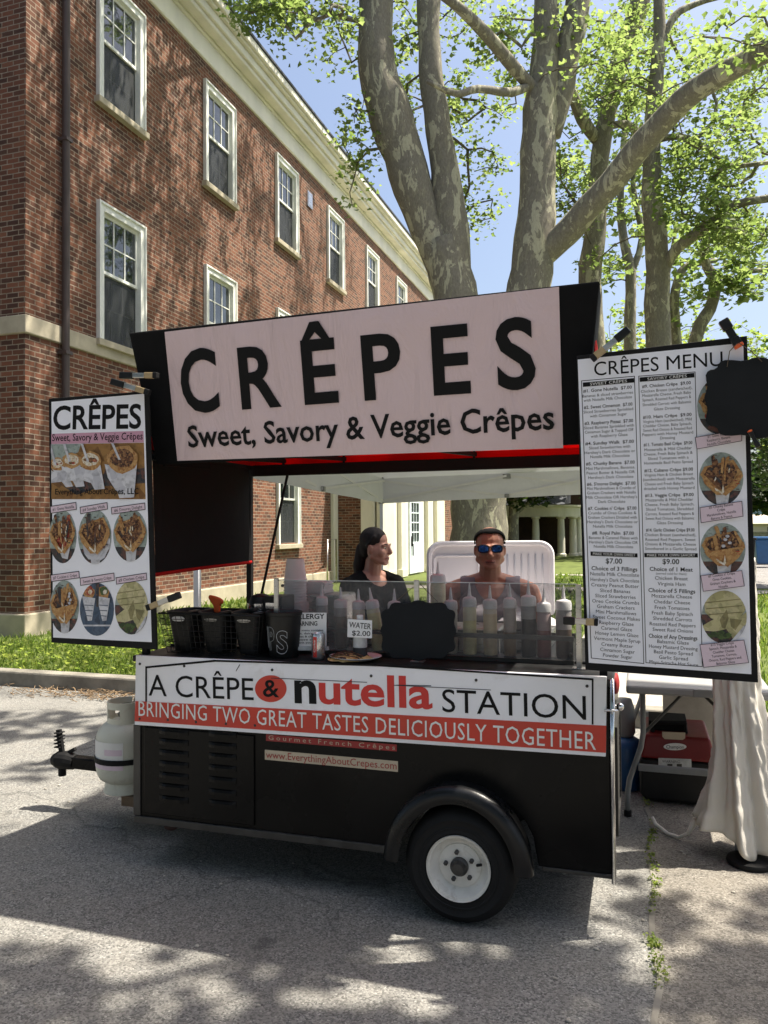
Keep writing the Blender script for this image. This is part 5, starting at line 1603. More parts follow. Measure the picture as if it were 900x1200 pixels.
Rc = [(450.7, 'b', '#9. Chicken Crêpe  $9.00'), (456.6, 't', 'Chicken Breast (sandwiched),'), (461.7, 't', 'Mozzarella Cheese, Fresh Baby'), (466.9, 't', 'Spinach, Roasted Red Peppers &'), (472.6, 't', 'Shredded Carrots with Balsamic'), (478.5, 't', 'Glaze Dressing'),
 (487.3, 'b', '#10. Ham Crêpe  $9.00'), (492.7, 't', 'Virginia Ham (sandwiched), Mild'), (497.8, 't', 'Cheddar Cheese, Baby Spinach,'), (503, 't', 'Sweet Red Onions & Roasted Red'), (508, 't', 'Peppers with Honey Mustard'), (513, 't', 'Dressing'),
 (520, 'b', '#11. Tomato Basil Crêpe  $9.00'), (526, 't', 'Mozzarella & Mild Cheddar'), (531.3, 't', 'Cheese, Fresh Baby Spinach &'), (536.6, 't', 'Sliced Tomatoes with a'), (541.8, 't', 'Homemade Basil Pesto Spread'),
 (550.6, 'b', '#12. Cubano Crêpe $9.00'), (556, 't', 'Virginia Ham & Chicken Breast'), (561.2, 't', '(sandwiched) with Mozzarella'), (566.6, 't', 'Cheese and Fresh Baby Spinach'), (572, 't', 'drizzled with Honey Mustard'),
 (580, 'b', '#13. Veggie Crêpe  $9.00'), (585.6, 't', 'Mozzarella & Mild Cheddar'), (591, 't', 'Cheese, Fresh Baby Spinach,'), (596.5, 't', 'Sliced Tomatoes, Shredded'), (602, 't', 'Carrots, Roasted Red Peppers &'), (607.3, 't', 'Sweet Red Onions with Balsamic'), (612.6, 't', 'Glaze Dressing'),
 (621, 'b', '#14. Garlic Chicken Crêpe $9.00'), (626.7, 't', 'Chicken Breast (sandwiched),'), (632.2, 't', 'Roasted Red Peppers, Sweet'), (637.6, 't', 'Onions & Mozzarella Cheese'), (643, 't', 'Smothered in a Garlic Spread'),
 (658, 'p', '$9.00'), (667, 'h', 'Choice of 1 Meat'), (672.2, 's', '(served cold for Ham)'), (677.6, 'l', 'Chicken Breast'), (684.2, 'l', 'Virginia Ham'), (692.2, 'h', 'Choice of 5 Fillings'), (698.7, 'l', 'Mozzarella Cheese'), (705.5, 'l', 'Cheddar Cheese'), (712.2, 'l', 'Fresh Tomatoes'), (718.8, 'l', 'Fresh Baby Spinach'), (725.3, 'l', 'Shredded Carrots'), (731.9, 'l', 'Roasted Red Peppers'), (738.4, 'l', 'Sweet Red Onions'),
 (746.3, 'h', 'Choice of Any Dressings'), (752.4, 'l', 'Balsamic Glaze'), (758.6, 'l', 'Honey Mustard Dressing'), (764.7, 'l', 'Basil Pesto Spread'), (770.9, 'l', 'Garlic Spread'), (777.2, 'l', 'Mayo-Sriracha Hot Sauce')]
def column(lines, x_at, slope_at, name):
    reg, bold = MB(), MB()
    for (y, k, s) in lines:
        cx = x_at(y); sl = slope_at(y)
        hw = 28.5
        cap = {'b': 3.7, 't': 3.3, 'p': 5.8, 'h': 4.7, 'l': 4.1, 's': 2.6}[k]
        L, Rr = (cx-hw, y+cap/2-sl*hw*-1 if False else y+cap/2+hw*sl), (cx+hw, y+cap/2-hw*sl)
        vs, _ = text_mesh(s, 0.012 if k in 'bph' else 0.0)
        W = (vs[:, 0].max()-vs[:, 0].min())*cap/CAPH
        fit = W > 57 or (k in 'b' and W > 50)
        P = PR
        P.text(bold if k in 'bph' else reg, s, L, Rr, cap, LF, bold=0.012 if k in 'bph' else 0.0, fit=fit, center=not fit)
    obj('item_heading', bold, 'ink', mbd)
    obj('item_text', reg, 'ink_grey', mbd)
column(Lc, lambda y: 712.0+(y-456)*(724-712)/313, lambda y: 0.085-(y-456)*0.17/313, 'sweet')
column(Rc, lambda y: 781.0+(y-450)*(789.5-781)/327, lambda y: 0.08-(y-450)*0.15/327, 'savory')
for (cx, cy, rx, ry, st) in ((843, 476, 26, 33, 'berry'), (845, 561, 26, 31, 'roll'), (847, 644, 26.5, 31, 'mallow'), (848.5, 723, 26.5, 31, 'veggie')):
    photo(PR, mbd, cx, cy, rx, ry, st, lift=LF)
tilted_label(PR, mbd, [(814.5, 513), (868.5, 504), (869, 517), (816.5, 526.5)], ['#1 Gone Nutella', 'Raspberry, Banana', 'Nutella Chocolate'], 3.0, LF+0.008)
tilted_label(PR, mbd, [(820, 595), (869, 587.5), (870.5, 605), (821.5, 612.6)], ['#5 Chunky Banana', 'Crêpe', 'Marshmallows, Nutella', 'Banana & Peanut'], 3.0, LF+0.008)
tilted_label(PR, mbd, [(821, 674.5), (869, 668.5), (872, 686.5), (824, 692.7)], ["#7 Cookies n' Crêpe", 'Oreo Cookies,', 'Graham Crackers &', 'Nutella'], 3.0, LF+0.008)
tilted_label(PR, mbd, [(820, 755), (871.5, 749.5), (877, 776), (824.5, 781.5)], ['#13 Veggie Crêpe', 'Spinach, Mozzarella &', 'Cheddar Cheese', 'Tomatoes, Carrots,', 'Onions, Red Peppers and', 'Balsamic Glaze'], 3.0, LF+0.008)

# ---- spring clamps that hold the boards
def clamp(a, b, label, y0=3.02, kind='bar', tip=0.4, w=0.022):
    """a flat metal bar clamp from its jaw (a) to its rubber grip (b)"""
    A, B = Vector(a), Vector(b)
    r = empty('bar_clamp', A, label, 'clamp', 'clamps holding the boards')
    d = B-A
    mb = MB().bar(A, A+d*0.68, w, 0.014, upv=(0, 1, 0)); obj('clamp_bar', mb, 'steel' if kind != 'black' else 'black_plastic', r, bevel=0.002)
    mb = MB().bar(A+d*0.62, B, w*1.35, 0.024, upv=(0, 1, 0)); obj('clamp_grip', mb, 'black_plastic', r, bevel=0.004)
    mb = MB().bar(A-d*0.03, A+d*0.28, w*1.15, 0.020, upv=(0, 1, 0)); obj('clamp_jaw', mb, 'tan_wood' if kind != 'black' else 'black_plastic', r, bevel=0.002)
    mb = MB().bar(A-d*0.10, A+d*0.02, w*1.2, 0.026, upv=(0, 1, 0)); obj('jaw_pad', mb, 'rubber' if kind != 'black' else 'orange', r, bevel=0.003)
    return r
YK = 3.035
clamp(atY(171, 459, YK), atY(131, 447, YK), 'tan and silver clamp lying along the top corner of the narrow poster')
clamp(atY(181, 440, YK+.02), atY(141, 440, YK+.02), 'tan clamp biting the black fascia edge just above the narrow poster')
clamp(atY(176, 711, YK-0.01), atY(211, 697, YK-0.01), 'silver clamp with black grip on the lower side of the narrow poster')
clamp(atY(697, 418, YK-0.01), atY(737, 386, YK-0.01), 'slanted silver clamp with black grip on the menu board top corner')
clamp(atY(697, 729, YK-0.01), atY(660, 727, YK-0.01), 'level clamp joining the menu board to the steel guard post', kind='bar')
c1 = clamp(atY(865, 404, YK-0.01), atY(847, 375, YK-0.01), 'black clamp with orange jaws upright on the menu board top', kind='black', w=0.026)
c2 = clamp(atY(879, 506, 2.985), atY(889, 524, 2.985), 'small black clamp with orange jaw under the hanging chalkboard', kind='black', w=0.012)
# ---- the two scalloped chalkboards
def plaque(P, cx, cy, hw, hh, lift, t, pts=None):
    o = []
    n = 72
    for i in range(n):
        a = math.tau*i/n
        c, s = math.cos(a), math.sin(a)
    Q = [(0, 1.06), (0.12, 1.04), (0.22, 0.985), (0.34, 0.965), (0.50, 0.985), (0.63, 0.985), (0.715, 0.94), (0.755, 0.86), (0.775, 0.79), (0.83, 0.745), (0.90, 0.73), (0.955, 0.68), (0.985, 0.59), (0.975, 0.45), (0.955, 0.33), (0.965, 0.20), (0.995, 0.09), (1.01, 0)]
    full = Q+[(x, -y) for x, y in Q[::-1][1:]]
    full += [(-x, y) for x, y in full[::-1][1:-1]]
    o = [(cx+hw*x, cy-hh*y) for x, y in full]
    mb = MB(); P.slab(mb, o, t, lift)
    return mb
PC = Panel((0.45, 2.995, 2.0), (-0.06, -1, 0.03))
mb = plaque(PC, 890, 466, 64, 45, 0, 0.010)
pc = PC.p(890, 512)
ck = empty('chalkboard', pc, 'blank black scalloped chalkboard hung by a cord over the menu board corner', 'chalkboard')
obj('slate', mb, 'chalk', ck, bevel=0.003)
mb = MB(); mb.tube([PC.p(852, 430, 0.002), PC.p(855, 412, 0.006), PC.p(864, 403, 0.012)], 0.0017, 6); mb.tube([PC.p(893, 424, 0.002), PC.p(880, 412, 0.006), PC.p(866, 403, 0.012)], 0.0017, 6)
obj('cord', mb, 'cord', ck)
PC2 = Panel((-1.0, 3.325, 1.1), (0, -1, 0.17))
mb = plaque(PC2, 490, 739, 44, 33.5, 0, 0.009)
pc = PC2.p(490, 772)
ck = empty('chalkboard', pc, 'blank black scalloped chalkboard leaning on the clear guard above the counter', 'chalkboard')
obj('slate', mb, 'chalk', ck, bevel=0.003)
mb = MB(); mb.tube([PC2.p(465, 704, 0.002), PC2.p(478, 692, -0.01), PC2.p(488, 683, -0.03)], 0.0015, 6); mb.tube([PC2.p(513, 705, 0.002), PC2.p(500, 693, -0.01), PC2.p(490, 683, -0.03)], 0.0015, 6)
obj('cord', mb, 'cord', ck)

# ================================================================== ON THE COUNTER
# propane cylinder on the tray
tc = atY(148, 870, 3.64)
TX, TY, TZ = tc.x, 3.64, 0.19
tk = empty('propane_tank', (TX, TY, TZ), 'cream propane tank strapped to the tow bar at the cart end', 'propane tank')
mb = MB().lathe([(0.0, 0.045), (0.06, 0.045), (0.105, 0.055), (0.135, 0.075), (0.150, 0.105), (0.155, 0.14), (0.155, 0.27), (0.150, 0.305), (0.137, 0.335), (0.11, 0.36), (0.075, 0.375), (0.03, 0.382), (0, 0.383)], (TX, TY, TZ), seg=40)
obj('tank_body', mb, 'tank', tk, smooth=True)
mb = MB().lathe([(0.112, 0.0), (0.115, 0.004), (0.105, 0.055), (0.100, 0.055), (0.106, 0.002)], (TX, TY, TZ), seg=32); obj('foot_ring', mb, 'tank', tk, smooth=True, auto=40)
mb = MB()
R0 = 0.098
n = 44
for i in range(n):
    a0, a1 = math.tau*i/n, math.tau*(i+1)/n
    def ring(a, z, r): return Vector((TX+r*math.cos(a), TY+r*math.sin(a), TZ+z))
    am = math.degrees((a0+a1)/2) % 360
    top = 0.475
    hole = any(abs((am-c+180) % 360-180) < 26 for c in (262, 20, 140))
    gap = abs((am-80+180) % 360-180) < 30
    if gap: continue
    spans = [(0.352, 0.392), (0.44, top)] if hole else [(0.352, top)]
    for z0, z1 in spans:
        r = R0
        mb.add([ring(a0, z0, r), ring(a1, z0, r), ring(a1, z1, r), ring(a0, z1, r), ring(a0, z0, r-0.006), ring(a1, z0, r-0.006), ring(a1, z1, r-0.006), ring(a0, z1, r-0.006)],
               [(0, 1, 2, 3), (7, 6, 5, 4), (3, 2, 6, 7), (1, 0, 4, 5), (0, 3, 7, 4), (2, 1, 5, 6)])
obj('collar', mb, 'tank', tk)
mb = MB().tube([(TX, TY, TZ+0.37), (TX, TY, TZ+0.43)], 0.022, 12); mb.tube([(TX, TY, TZ+0.41), (TX, TY-0.05, TZ+0.41)], 0.016, 10); mb.lathe([(0.03, 0.43), (0.034, 0.44), (0.03, 0.455)], (TX, TY, TZ), seg=14)
obj('valve', mb, 'dark_metal', tk, smooth=True, auto=40)
def wrap(z0, z1, a0, a1, r, m, name, par):
    mb = MB(); k = 16
    for i in range(k):
        p, q = R(a0+(a1-a0)*i/k), R(a0+(a1-a0)*(i+1)/k)
        mb.add([(TX+r*math.cos(p), TY+r*math.sin(p), TZ+z0), (TX+r*math.cos(q), TY+r*math.sin(q), TZ+z0), (TX+r*math.cos(q), TY+r*math.sin(q), TZ+z1), (TX+r*math.cos(p), TY+r*math.sin(p), TZ+z1)], [(0, 1, 2, 3)])
    return obj(name, mb, m, par, smooth=True)
lb = wrap(0.195, 0.285, 190, 300, 0.1562, 'white_ink', 'warning_label', tk)
wrap(0.145, 0.178, 190, 300, 0.1562, 'label_pink', 'lower_label', tk)
wrap(0.22, 0.25, 262, 298, 0.1566, 'label_pink', 'label_stripe', lb)
for z in (0.265, 0.25, 0.235, 0.222): wrap(z-0.003, z+0.003, 200+z*40, 225-z*20, 0.1567, 'ink_grey', 'label_print', lb)
mb = MB(); wr = [(TX+0.161*math.cos(R(a)), TY+0.161*math.sin(R(a)), TZ+0.183) for a in range(0, 360, 10)]
for i in range(36):
    a, b = wr[i], wr[(i+1) % 36]
    mb.add([(a[0], a[1], a[2]-0.014), (b[0], b[1], b[2]-0.014), (b[0], b[1], b[2]+0.014), (a[0], a[1], a[2]+0.014)], [(0, 1, 2, 3)])
obj('strap', mb, 'black_matte', tk, smooth=True)
mb = MB().tube([(TX+0.02, TY, TZ+0.41), (TX+0.06, TY-0.02, TZ+0.47), (TX+0.12, TY-0.03, TZ+0.60), (TX+0.19, TY, TZ+0.66)], 0.006, 8)
obj('gas_hose', mb, 'steel', tk, smooth=True)

# wire basket with three black bins
ZB = ZC+0.001
bl, br = atZ(200, 769, ZB), atZ(318, 773, ZB)
by = 3.30
bx0, bx1 = atY(190, 730, by).x, atY(308, 730, by).x
bk = empty('wire_basket', ((bx0+bx1)/2, by+0.1, ZB), 'black wire basket holding three black bins at the counter end', 'basket')
mb = MB()
h, dpt, fl = 0.188, 0.19, 0.03
def bp_(u, v, w):   # u across, v depth, w height; walls lean outwards
    e = fl*w
    return Vector((bx0+0.03-e+(bx1-bx0-0.06+2*e)*u, by-e+(dpt+2*e)*v, ZB+0.004+h*w))
for k in range(8):
    w_ = k/7
    mb.tube([bp_(0, 0, w_), bp_(1, 0, w_), bp_(1, 1, w_), bp_(0, 1, w_)], 0.0016 if k < 7 else 0.004, 5, closed=True)
for k in range(19):
    u = k/18
    mb.tube([bp_(u, 0, 1), bp_(u, 0, 0), bp_(u, 1, 0), bp_(u, 1, 1)], 0.0015, 5)
for k in range(1, 7):
    v = k/7
    mb.tube([bp_(0, v, 1), bp_(0, v, 0), bp_(1, v, 0), bp_(1, v, 1)], 0.0015, 5)
obj('wire_frame', mb, 'black_plastic', bk)
for i in range(3):
    u0, u1 = 0.03+0.325*i, 0.03+0.325*i+0.29
    name = ['leftmost black bin in the wire basket, a white slot near its rim', 'middle black bin in the wire basket below the orange scoop', 'black bin in the wire basket beside the chrome dispenser, white paper in its slot'][i]
    c = bp_((u0+u1)/2, 0.5, 0.03)
    b = empty('bin', c, name, 'bin', 'bins in the wire basket')
    mb = MB()
    def q(u, v, w_, ins=0.0):
        e = 0.030*(1-w_)
        a = bp_(u0, 0.07, 1); d = bp_(u1, 0.93, 1)
        return Vector((a.x+e+ins+(d.x-a.x-2*e-2*ins)*u, a.y+e+ins+(d.y-a.y-2*e-2*ins)*v, ZB+0.008+0.192*w_))
    n = 20
    def outl(w_, ins): return [q(0.5+0.5*math.copysign(abs(math.cos(t))**0.5, math.cos(t)), 0.5+0.5*math.copysign(abs(math.sin(t))**0.5, math.sin(t)), w_, ins) for t in (math.tau*k/n for k in range(n))]
    rings = [outl(0, 0.004), outl(0.02, 0), outl(0.92, 0), outl(0.93, -0.005), outl(1.0, -0.006), outl(1.0, 0.003), outl(0.05, 0.006)]
    vs = [p for r_ in rings for p in r_]
    fs = [(r_*n+k, r_*n+(k+1) % n, (r_+1)*n+(k+1) % n, (r_+1)*n+k) for r_ in range(6) for k in range(n)]
    fs += [tuple(range(n-1, -1, -1)), tuple(6*n+k for k in range(n))]
    mb.add(vs, fs)
    obj('bin_body', mb, 'black_plastic', b, smooth=True, auto=30)
    mb = MB()
    a0, a1 = q(0.26, 0, 0.82), q(0.74, 0, 0.82)
    mb.prism([(a0.x+(a1.x-a0.x)*(0.5+0.5*math.copysign(abs(math.cos(t))**0.6, math.cos(t))), a0.y-0.001, a0.z+0.012*math.sin(t)*(1 if i == 0 else 0.55)) for t in (math.tau*k/16 for k in range(16))], (0, -0.0015, 0))
    obj('slot', mb, 'paper' if i == 0 else 'steel', b)
    mb = MB()
    for k in range(3):
        mb.box(q(0.2+0.2*k, 0.3, 0.3), q(0.32+0.2*k, 0.7, 0.9+0.04*k))
    obj('contents', mb, 'dark_metal', b)
# orange scoop
sc = atY(255, 706, by+0.16)
s0 = empty('scoop', (sc.x, by+0.16, sc.z-0.2), 'orange red plastic scoop standing up out of the black bins', 'scoop')
mb = MB()
prof = [(-0.018, -0.045), (-0.018, -0.012), (-0.035, 0.008), (-0.048, 0.028), (-0.046, 0.044), (-0.02, 0.040), (0.015, 0.030), (0.034, 0.018), (0.034, 0.004), (0.018, -0.010), (0.016, -0.045)]
mb.prism([(sc.x+x*0.95, by+0.145, sc.z-0.005+z*0.95) for x, z in prof], (0, 0.022, 0))
obj('scoop_head', mb, 'orange', s0, bevel=0.008)
mb = MB().tube([(sc.x, by+0.157, sc.z-0.04), (sc.x, by+0.157, sc.z-0.2)], 0.008, 8); obj('handle', mb, 'orange', s0)
# chrome and black dispenser behind the bucket
dc = atY(300, 707, by+0.20)
d0 = empty('dispenser', (dc.x+0.01, by+0.2, ZB), 'black dispenser with a chrome front behind the lettered bucket', 'dispenser')
mb = MB().lathe([(0.062, 0.0), (0.062, 0.20), (0.058, 0.235), (0.045, 0.262), (0.02, 0.272), (0, 0.273)], (dc.x+0.015, by+0.22, ZB), seg=28); mb.box((dc.x+0.06, by+0.16, ZB), (dc.x+0.16, by+0.30, ZB+0.265))
obj('dispenser_body', mb, 'black_plastic', d0, smooth=True, auto=35, bevel=0.004)
mb = MB().lathe([(0.0635, 0.195), (0.0635, 0.228)], (dc.x+0.015, by+0.22, ZB), seg=28, cap=False); mb.box((dc.x+0.075, by+0.153, ZB+0.205), (dc.x+0.145, by+0.159, ZB+0.235))
obj('chrome_band', mb, 'chrome', d0, smooth=True, auto=35)
# lettered bucket
bc = atZ(333, 773, ZB)
bcx, bcy = atY(333, 740, 3.36).x, 3.36
bu = empty('tip_bucket', (bcx, bcy, ZB), 'black bucket with chalk outlined letters standing beside the soda can', 'bucket')
mb = MB().lathe([(0.0, 0.0), (0.066, 0.0), (0.069, 0.004), (0.081, 0.190), (0.085, 0.192), (0.086, 0.207), (0.083, 0.209), (0.079, 0.207), (0.066, 0.01), (0.0, 0.009)], (bcx, bcy, ZB), seg=36)
obj('bucket_body', mb, 'black_plastic', bu, smooth=True, auto=35)
mb = MB()
def oncyl(x, z):  # x: arc length from the front, z: height
    r = 0.0685+0.0125*z/0.19+0.0008
    a = -math.pi/2 - 0.31 + x/0.075
    return Vector((bcx+r*math.cos(a), bcy+r*math.sin(a), ZB+z))
for ch, x0, z0, hh, wd in (('T', -0.10, 0.045, 0.095, 0.04), ('I', -0.052, 0.045, 0.095, 0.012), ('P', -0.028, 0.035, 0.105, 0.036), ('S', 0.02, 0.022, 0.105, 0.052)):
    vs, fs = text_mesh(ch, 0.03)
    # outline only: boundary edges of the glyph
    cnt = {}
    for f in fs:
        for a, b in zip(f, f[1:]+f[:1]): cnt[(min(a, b), max(a, b))] = cnt.get((min(a, b), max(a, b)), 0)+1
    mnx, mxx = vs[:, 0].min(), vs[:, 0].max(); mny, mxy = vs[:, 1].min(), vs[:, 1].max()
    for (a, b), c in cnt.items():
        if c != 1: continue
        P0, P1 = [oncyl(x0+(vs[k, 0]-mnx)/(mxx-mnx)*wd, z0+(vs[k, 1]-mny)/(mxy-mny)*hh) for k in (a, b)]
        mb.tube([P0, P1], 0.0010 if ch == 'S' else 0.0006, 4)
obj('chalk_lettering', mb, 'chalk_line', bu)
mb = MB()
for i, ch in enumerate('DAVIDO'[:0]): pass
# allergy sign in a clear stand
a0 = atY(349, 757, 3.375); a1 = atY(382, 716, 3.375)
al = empty('allergy_sign', ((a0.x+a1.x)/2, 3.37, ZB), 'small white paper allergy warning propped behind the soda can', 'sign')
AP = Panel((0, 3.372, 1.1), (0, -1, 0.06))
mb = MB(); AP.slab(mb, [(343, 718), (382.5, 718), (382.5, 757.5), (343, 757.5)], 0.0015); obj('paper_sheet', mb, 'paper', al)
mb = MB()
AP.text(mb, 'ALLERGY', (344, 725.5), (380.5, 725), 5.8, 0.001, bold=0.02); AP.text(mb, 'WARNING', (344, 733.5), (372, 733), 5, 0.001, bold=0.02)
for i, s in enumerate(('Our menu contains', 'nuts, dairy, eggs,', 'wheat & chocolate', 'Please ask us', 'Thank you')): AP.text(mb, s, (345, 739.8+i*3.6), (379 if i != 4 else 365, 739.6+i*3.6), 2.3, 0.001, bold=0.01)
obj('lettering', mb, 'ink', al)
mb = MB(); AP.slab(mb, [(342.5, 757.6), (383.5, 757.6), (384, 762), (342, 762)], 0.03, 0.01); obj('stand', mb, 'bottle_clear', al)
# soda can
cp = atZ(373, 770.5, ZB)
cx, cy = atY(373, 760, 3.325).x, 3.325
cn = empty('soda_can', (cx, cy, ZB), 'silver soda can with a red lettered stripe on the counter', 'can')
rc = 0.0305
mb = MB().lathe([(0.0, 0.004), (0.022, 0.0), (0.025, 0.002), (rc, 0.012), (rc, 0.106), (0.0275, 0.115), (0.0265, 0.1175), (0.0255, 0.1165), (0.024, 0.113), (0.0, 0.113)], (cx, cy, ZB), seg=32)
obj('can_body', mb, 'can', cn, smooth=True, auto=50)
mb = MB()
def cyl(rr, a, z): return Vector((cx+rr*math.cos(a), cy+rr*math.sin(a), ZB+z))
A0 = -math.pi/2-0.25
for i in range(6):
    p, q = A0-0.20+0.62*i/6, A0-0.20+0.62*(i+1)/6
    mb.add([cyl(rc+0.0004, p, 0.013), cyl(rc+0.0004, q, 0.013), cyl(rc+0.0004, q, 0.104), cyl(rc+0.0004, p, 0.104)], [(0, 1, 2, 3)])
stp = obj('red_stripe', mb, 'red_letter', cn, smooth=True)
mb = MB()
vs, fs = text_mesh('Coke', 0.02)
x0, x1 = vs[:, 0].min(), vs[:, 0].max()
mb.add([cyl(rc+0.0009, A0+0.20-(q[1])*0.42, 0.035+(q[0]-x0)/(x1-x0)*0.055) for q in vs], fs)
obj('lettering', mb, 'white_ink', stp)
# water bottle with its price card
wx, wy = atY(422, 745, 3.345).x, 3.345
wb = empty('water_bottle', (wx, wy, ZB), 'clear water bottle wearing a handwritten price card', 'bottle')
mb = MB().lathe([(0.0, 0.002), (0.027, 0.0), (0.031, 0.008), (0.030, 0.03), (0.032, 0.035), (0.030, 0.05), (0.032, 0.056), (0.031, 0.13), (0.028, 0.15), (0.018, 0.172), (0.0125, 0.180), (0.0125, 0.186)], (wx, wy, ZB), seg=24)
obj('bottle_body', mb, 'bottle_clear', wb, smooth=True)
mb = MB().lathe([(0.0145, 0.184), (0.0145, 0.200), (0.012, 0.202), (0, 0.202)], (wx, wy, ZB), seg=18); obj('bottle_cap', mb, 'white_plastic', wb, smooth=True, auto=40)
mb = MB().lathe([(0.0322, 0.018), (0.0322, 0.06)], (wx, wy, ZB), seg=24, cap=False); obj('bottle_label', mb, 'ink_grey', wb, smooth=True)
WP = Panel((0, wy-0.036, 1.1), (0, -1, 0.12))
mb = MB(); WP.slab(mb, [(407.5, 725.5), (436, 727), (435.8, 748), (407, 746.5)], 0.0012)
pc_ = tag(obj('price_card', mb, 'paper'), 'white price card handwritten in black, fixed to the water bottle', 'price card')
mb = MB(); WP.text(mb, 'WATER', (409, 735), (434.5, 737.5), 6.5, 0.001, bold=0.006); WP.text(mb, '$2.00', (412.5, 744.5), (434, 745.5), 5.8, 0.001, bold=0.006)
obj('lettering', mb, 'ink', pc_)
# paper plate and the crepe on it
px, py_ = atZ(412, 774.5, ZB).x, atZ(412, 774.5, ZB).y
py_ = max(py_, YF+0.10)
mb = MB()
seg = 36
prof = [(0.0, 0.004), (0.075, 0.004), (0.088, 0.010), (0.118, 0.020), (0.118, 0.0215), (0.087, 0.0115), (0.075, 0.0055), (0.0, 0.0055)]
mb.lathe(prof, (px+0.012, py_+0.02, ZB), seg=seg, sx=1.0, sy=0.9)
tag(obj('paper_plate', mb, 'paper', smooth=True), 'white paper plate at the counter edge under a folded crepe', 'plate')
mb = MB()
nr, ns = 7, 40
vs = []
for j in range(nr+1):
    for k in range(ns):
        a = math.tau*k/ns
        r = 0.098*j/nr*(1+0.07*math.sin(3*a+1)+0.04*math.sin(7*a))
        z = 0.008+0.026*(1-(j/nr)**2)+0.010*noise.noise(Vector((math.cos(a)*r*30, math.sin(a)*r*30, 2)))
        vs.append(Vector((px-0.012+r*math.cos(a)*1.05, py_+0.005+r*math.sin(a)*0.85, ZB+max(z, 0.0065))))
mb.add(vs, [(j*ns+k, (j+1)*ns+k, (j+1)*ns+(k+1) % ns, j*ns+(k+1) % ns) for j in range(nr) for k in range(ns)])
mb.f = [tuple(f) for f in mb.f]
cr = empty('crepe', (px-0.012, py_, ZB+0.006), 'folded golden crepe with chocolate drizzle lying on the paper plate', 'crepe')
obj('crepe_fold', mb, 'crepe', cr, smooth=True)
mb = MB()
for k in range(16):
    a = random.uniform(0, math.tau); r = random.uniform(0.01, 0.085)
    p = Vector((px-0.012+r*math.cos(a), py_+0.005+r*math.sin(a)*0.8, ZB+0.012+0.024*(1-(r/0.098)**2)))
    mb.ell(p, (random.uniform(0.006, 0.016), random.uniform(0.004, 0.01), 0.006), seg=8, rings=5)
for k in range(6):
    y = py_-0.05+0.02*k; pts = []
    for i in range(9):
        x = px-0.085+0.018*i; rr = min(1, math.hypot(x-px+0.012, y-py_-0.005)/0.098)
        pts.append((x, y+0.006*math.sin(i*2.1+k), ZB+0.014+0.026*(1-rr**2)))
    mb.tube(pts, 0.0025, 5)
obj('chocolate_drizzle', mb, 'choc', cr, smooth=True)

# squeeze bottles
def squeeze(x, y, z, h, r, col, label, tilt=0.0, fill=0.62, group='squeeze bottles in the rack', capc='white_plastic', inverted=False):
    b = empty('squeeze_bottle', (x, y, z), label, 'squeeze bottle', group)
    k = h/0.25
    cm = MT.get('liq_'+col[0])
    if cm is None: cm = MT['liq_'+col[0]] = liquid_mat('sauce_'+col[0], col[1])
    sl = MT.get('plast_'+col[0])
    if sl is None: sl = MT['plast_'+col[0]] = liquid_mat('bottle_wall_'+col[0], tuple(0.6*q+0.30 for q in col[1]))
    Mx = Matrix.Translation((x, y, z)) @ Matrix.Rotation(tilt, 4, 'Y')
    def L(prof): return MB().lathe(prof, (0, 0, 0), seg=20).move(Mx)
    f = 0.165*fill*k
    obj('filled_body', L([(0, 0.0), (r*0.92, 0.0), (r, 0.006), (r, f)]), cm, b, smooth=True, auto=40)
    obj('clear_body', L([(r, f), (r, 0.155*k), (r*0.92, 0.165*k), (r*0.8, 0.17*k), (0, 0.171*k)]), sl, b, smooth=True, auto=40)
    obj('screw_cap', L([(r*1.04, 0.166*k), (r*1.04, 0.188*k), (r*0.92, 0.197*k), (0.010, 0.203*k), (0.008, 0.21*k), (0.0028, 0.25*k), (0, 0.25*k)]), capc, b, smooth=True, auto=40)
    return b
YS = YG+0.155
CREAM = ('pale yellow', (0.84, 0.77, 0.38)); BEIGE = ('beige', (0.82, 0.66, 0.42)); BROWN = ('brown', (0.09, 0.05, 0.03)); TAN = ('caramel', (0.28, 0.17, 0.09)); DARK = ('dark', (0.025, 0.02, 0.02)); REDD = ('berry', (0.22, 0.05, 0.05)); WHT = ('white', (0.66, 0.62, 0.52))
for (px_, yt, yb, r, c, lab, f, tl) in ((550, 683, 751, 0.0305, CREAM, 'pale yellow squeeze bottle next to the counter chalkboard', 0.72, 0), (574, 686, 751, 0.031, BEIGE, 'beige squeeze bottle beside the pale yellow one', 0.9, 0), (597, 684, 751, 0.0285, TAN, 'squeeze bottle part filled with caramel sauce', 0.5, 0),
        (619, 680, 744, 0.033, DARK, 'tall dark sauce bottle beside the gloved hand', 0.75, 0), (637, 690, 751, 0.031, REDD, 'berry red squeeze bottle between two dark ones', 0.6, 0), (660, 686, 751, 0.034, BROWN, 'brown sauce bottle next to the last steel post', 0.6, 0),
        (528, 688, 748, 0.03, WHT, 'white squeeze bottle half hidden by the counter chalkboard', 0.4, 0), (377, 684, 745, 0.028, DARK, 'dark syrup bottle above the allergy warning', 0.8, 0), (399, 688, 748, 0.031, BROWN, 'brown sauce bottle behind the clear guard over the soda can', 0.8, 0), (420, 690, 748, 0.03, BEIGE, 'beige sauce bottle behind the water bottle', 0.85, 0), (444, 688, 748, 0.031, CREAM, 'pale yellow squeeze bottle leaning over behind the water bottle', 0.9, -0.16), (462, 690, 748, 0.03, WHT, 'white sauce bottle behind the top corner of the counter chalkboard', 0.7, 0)):
    a, b = atY(px_, yt, YS), atY(px_, yb, YS)
    squeeze(a.x, YS, ZC+0.02, max(0.2, a.z-ZC-0.02), r, c, lab, tl, f)
a = atY(513, 658, YS+0.12); 
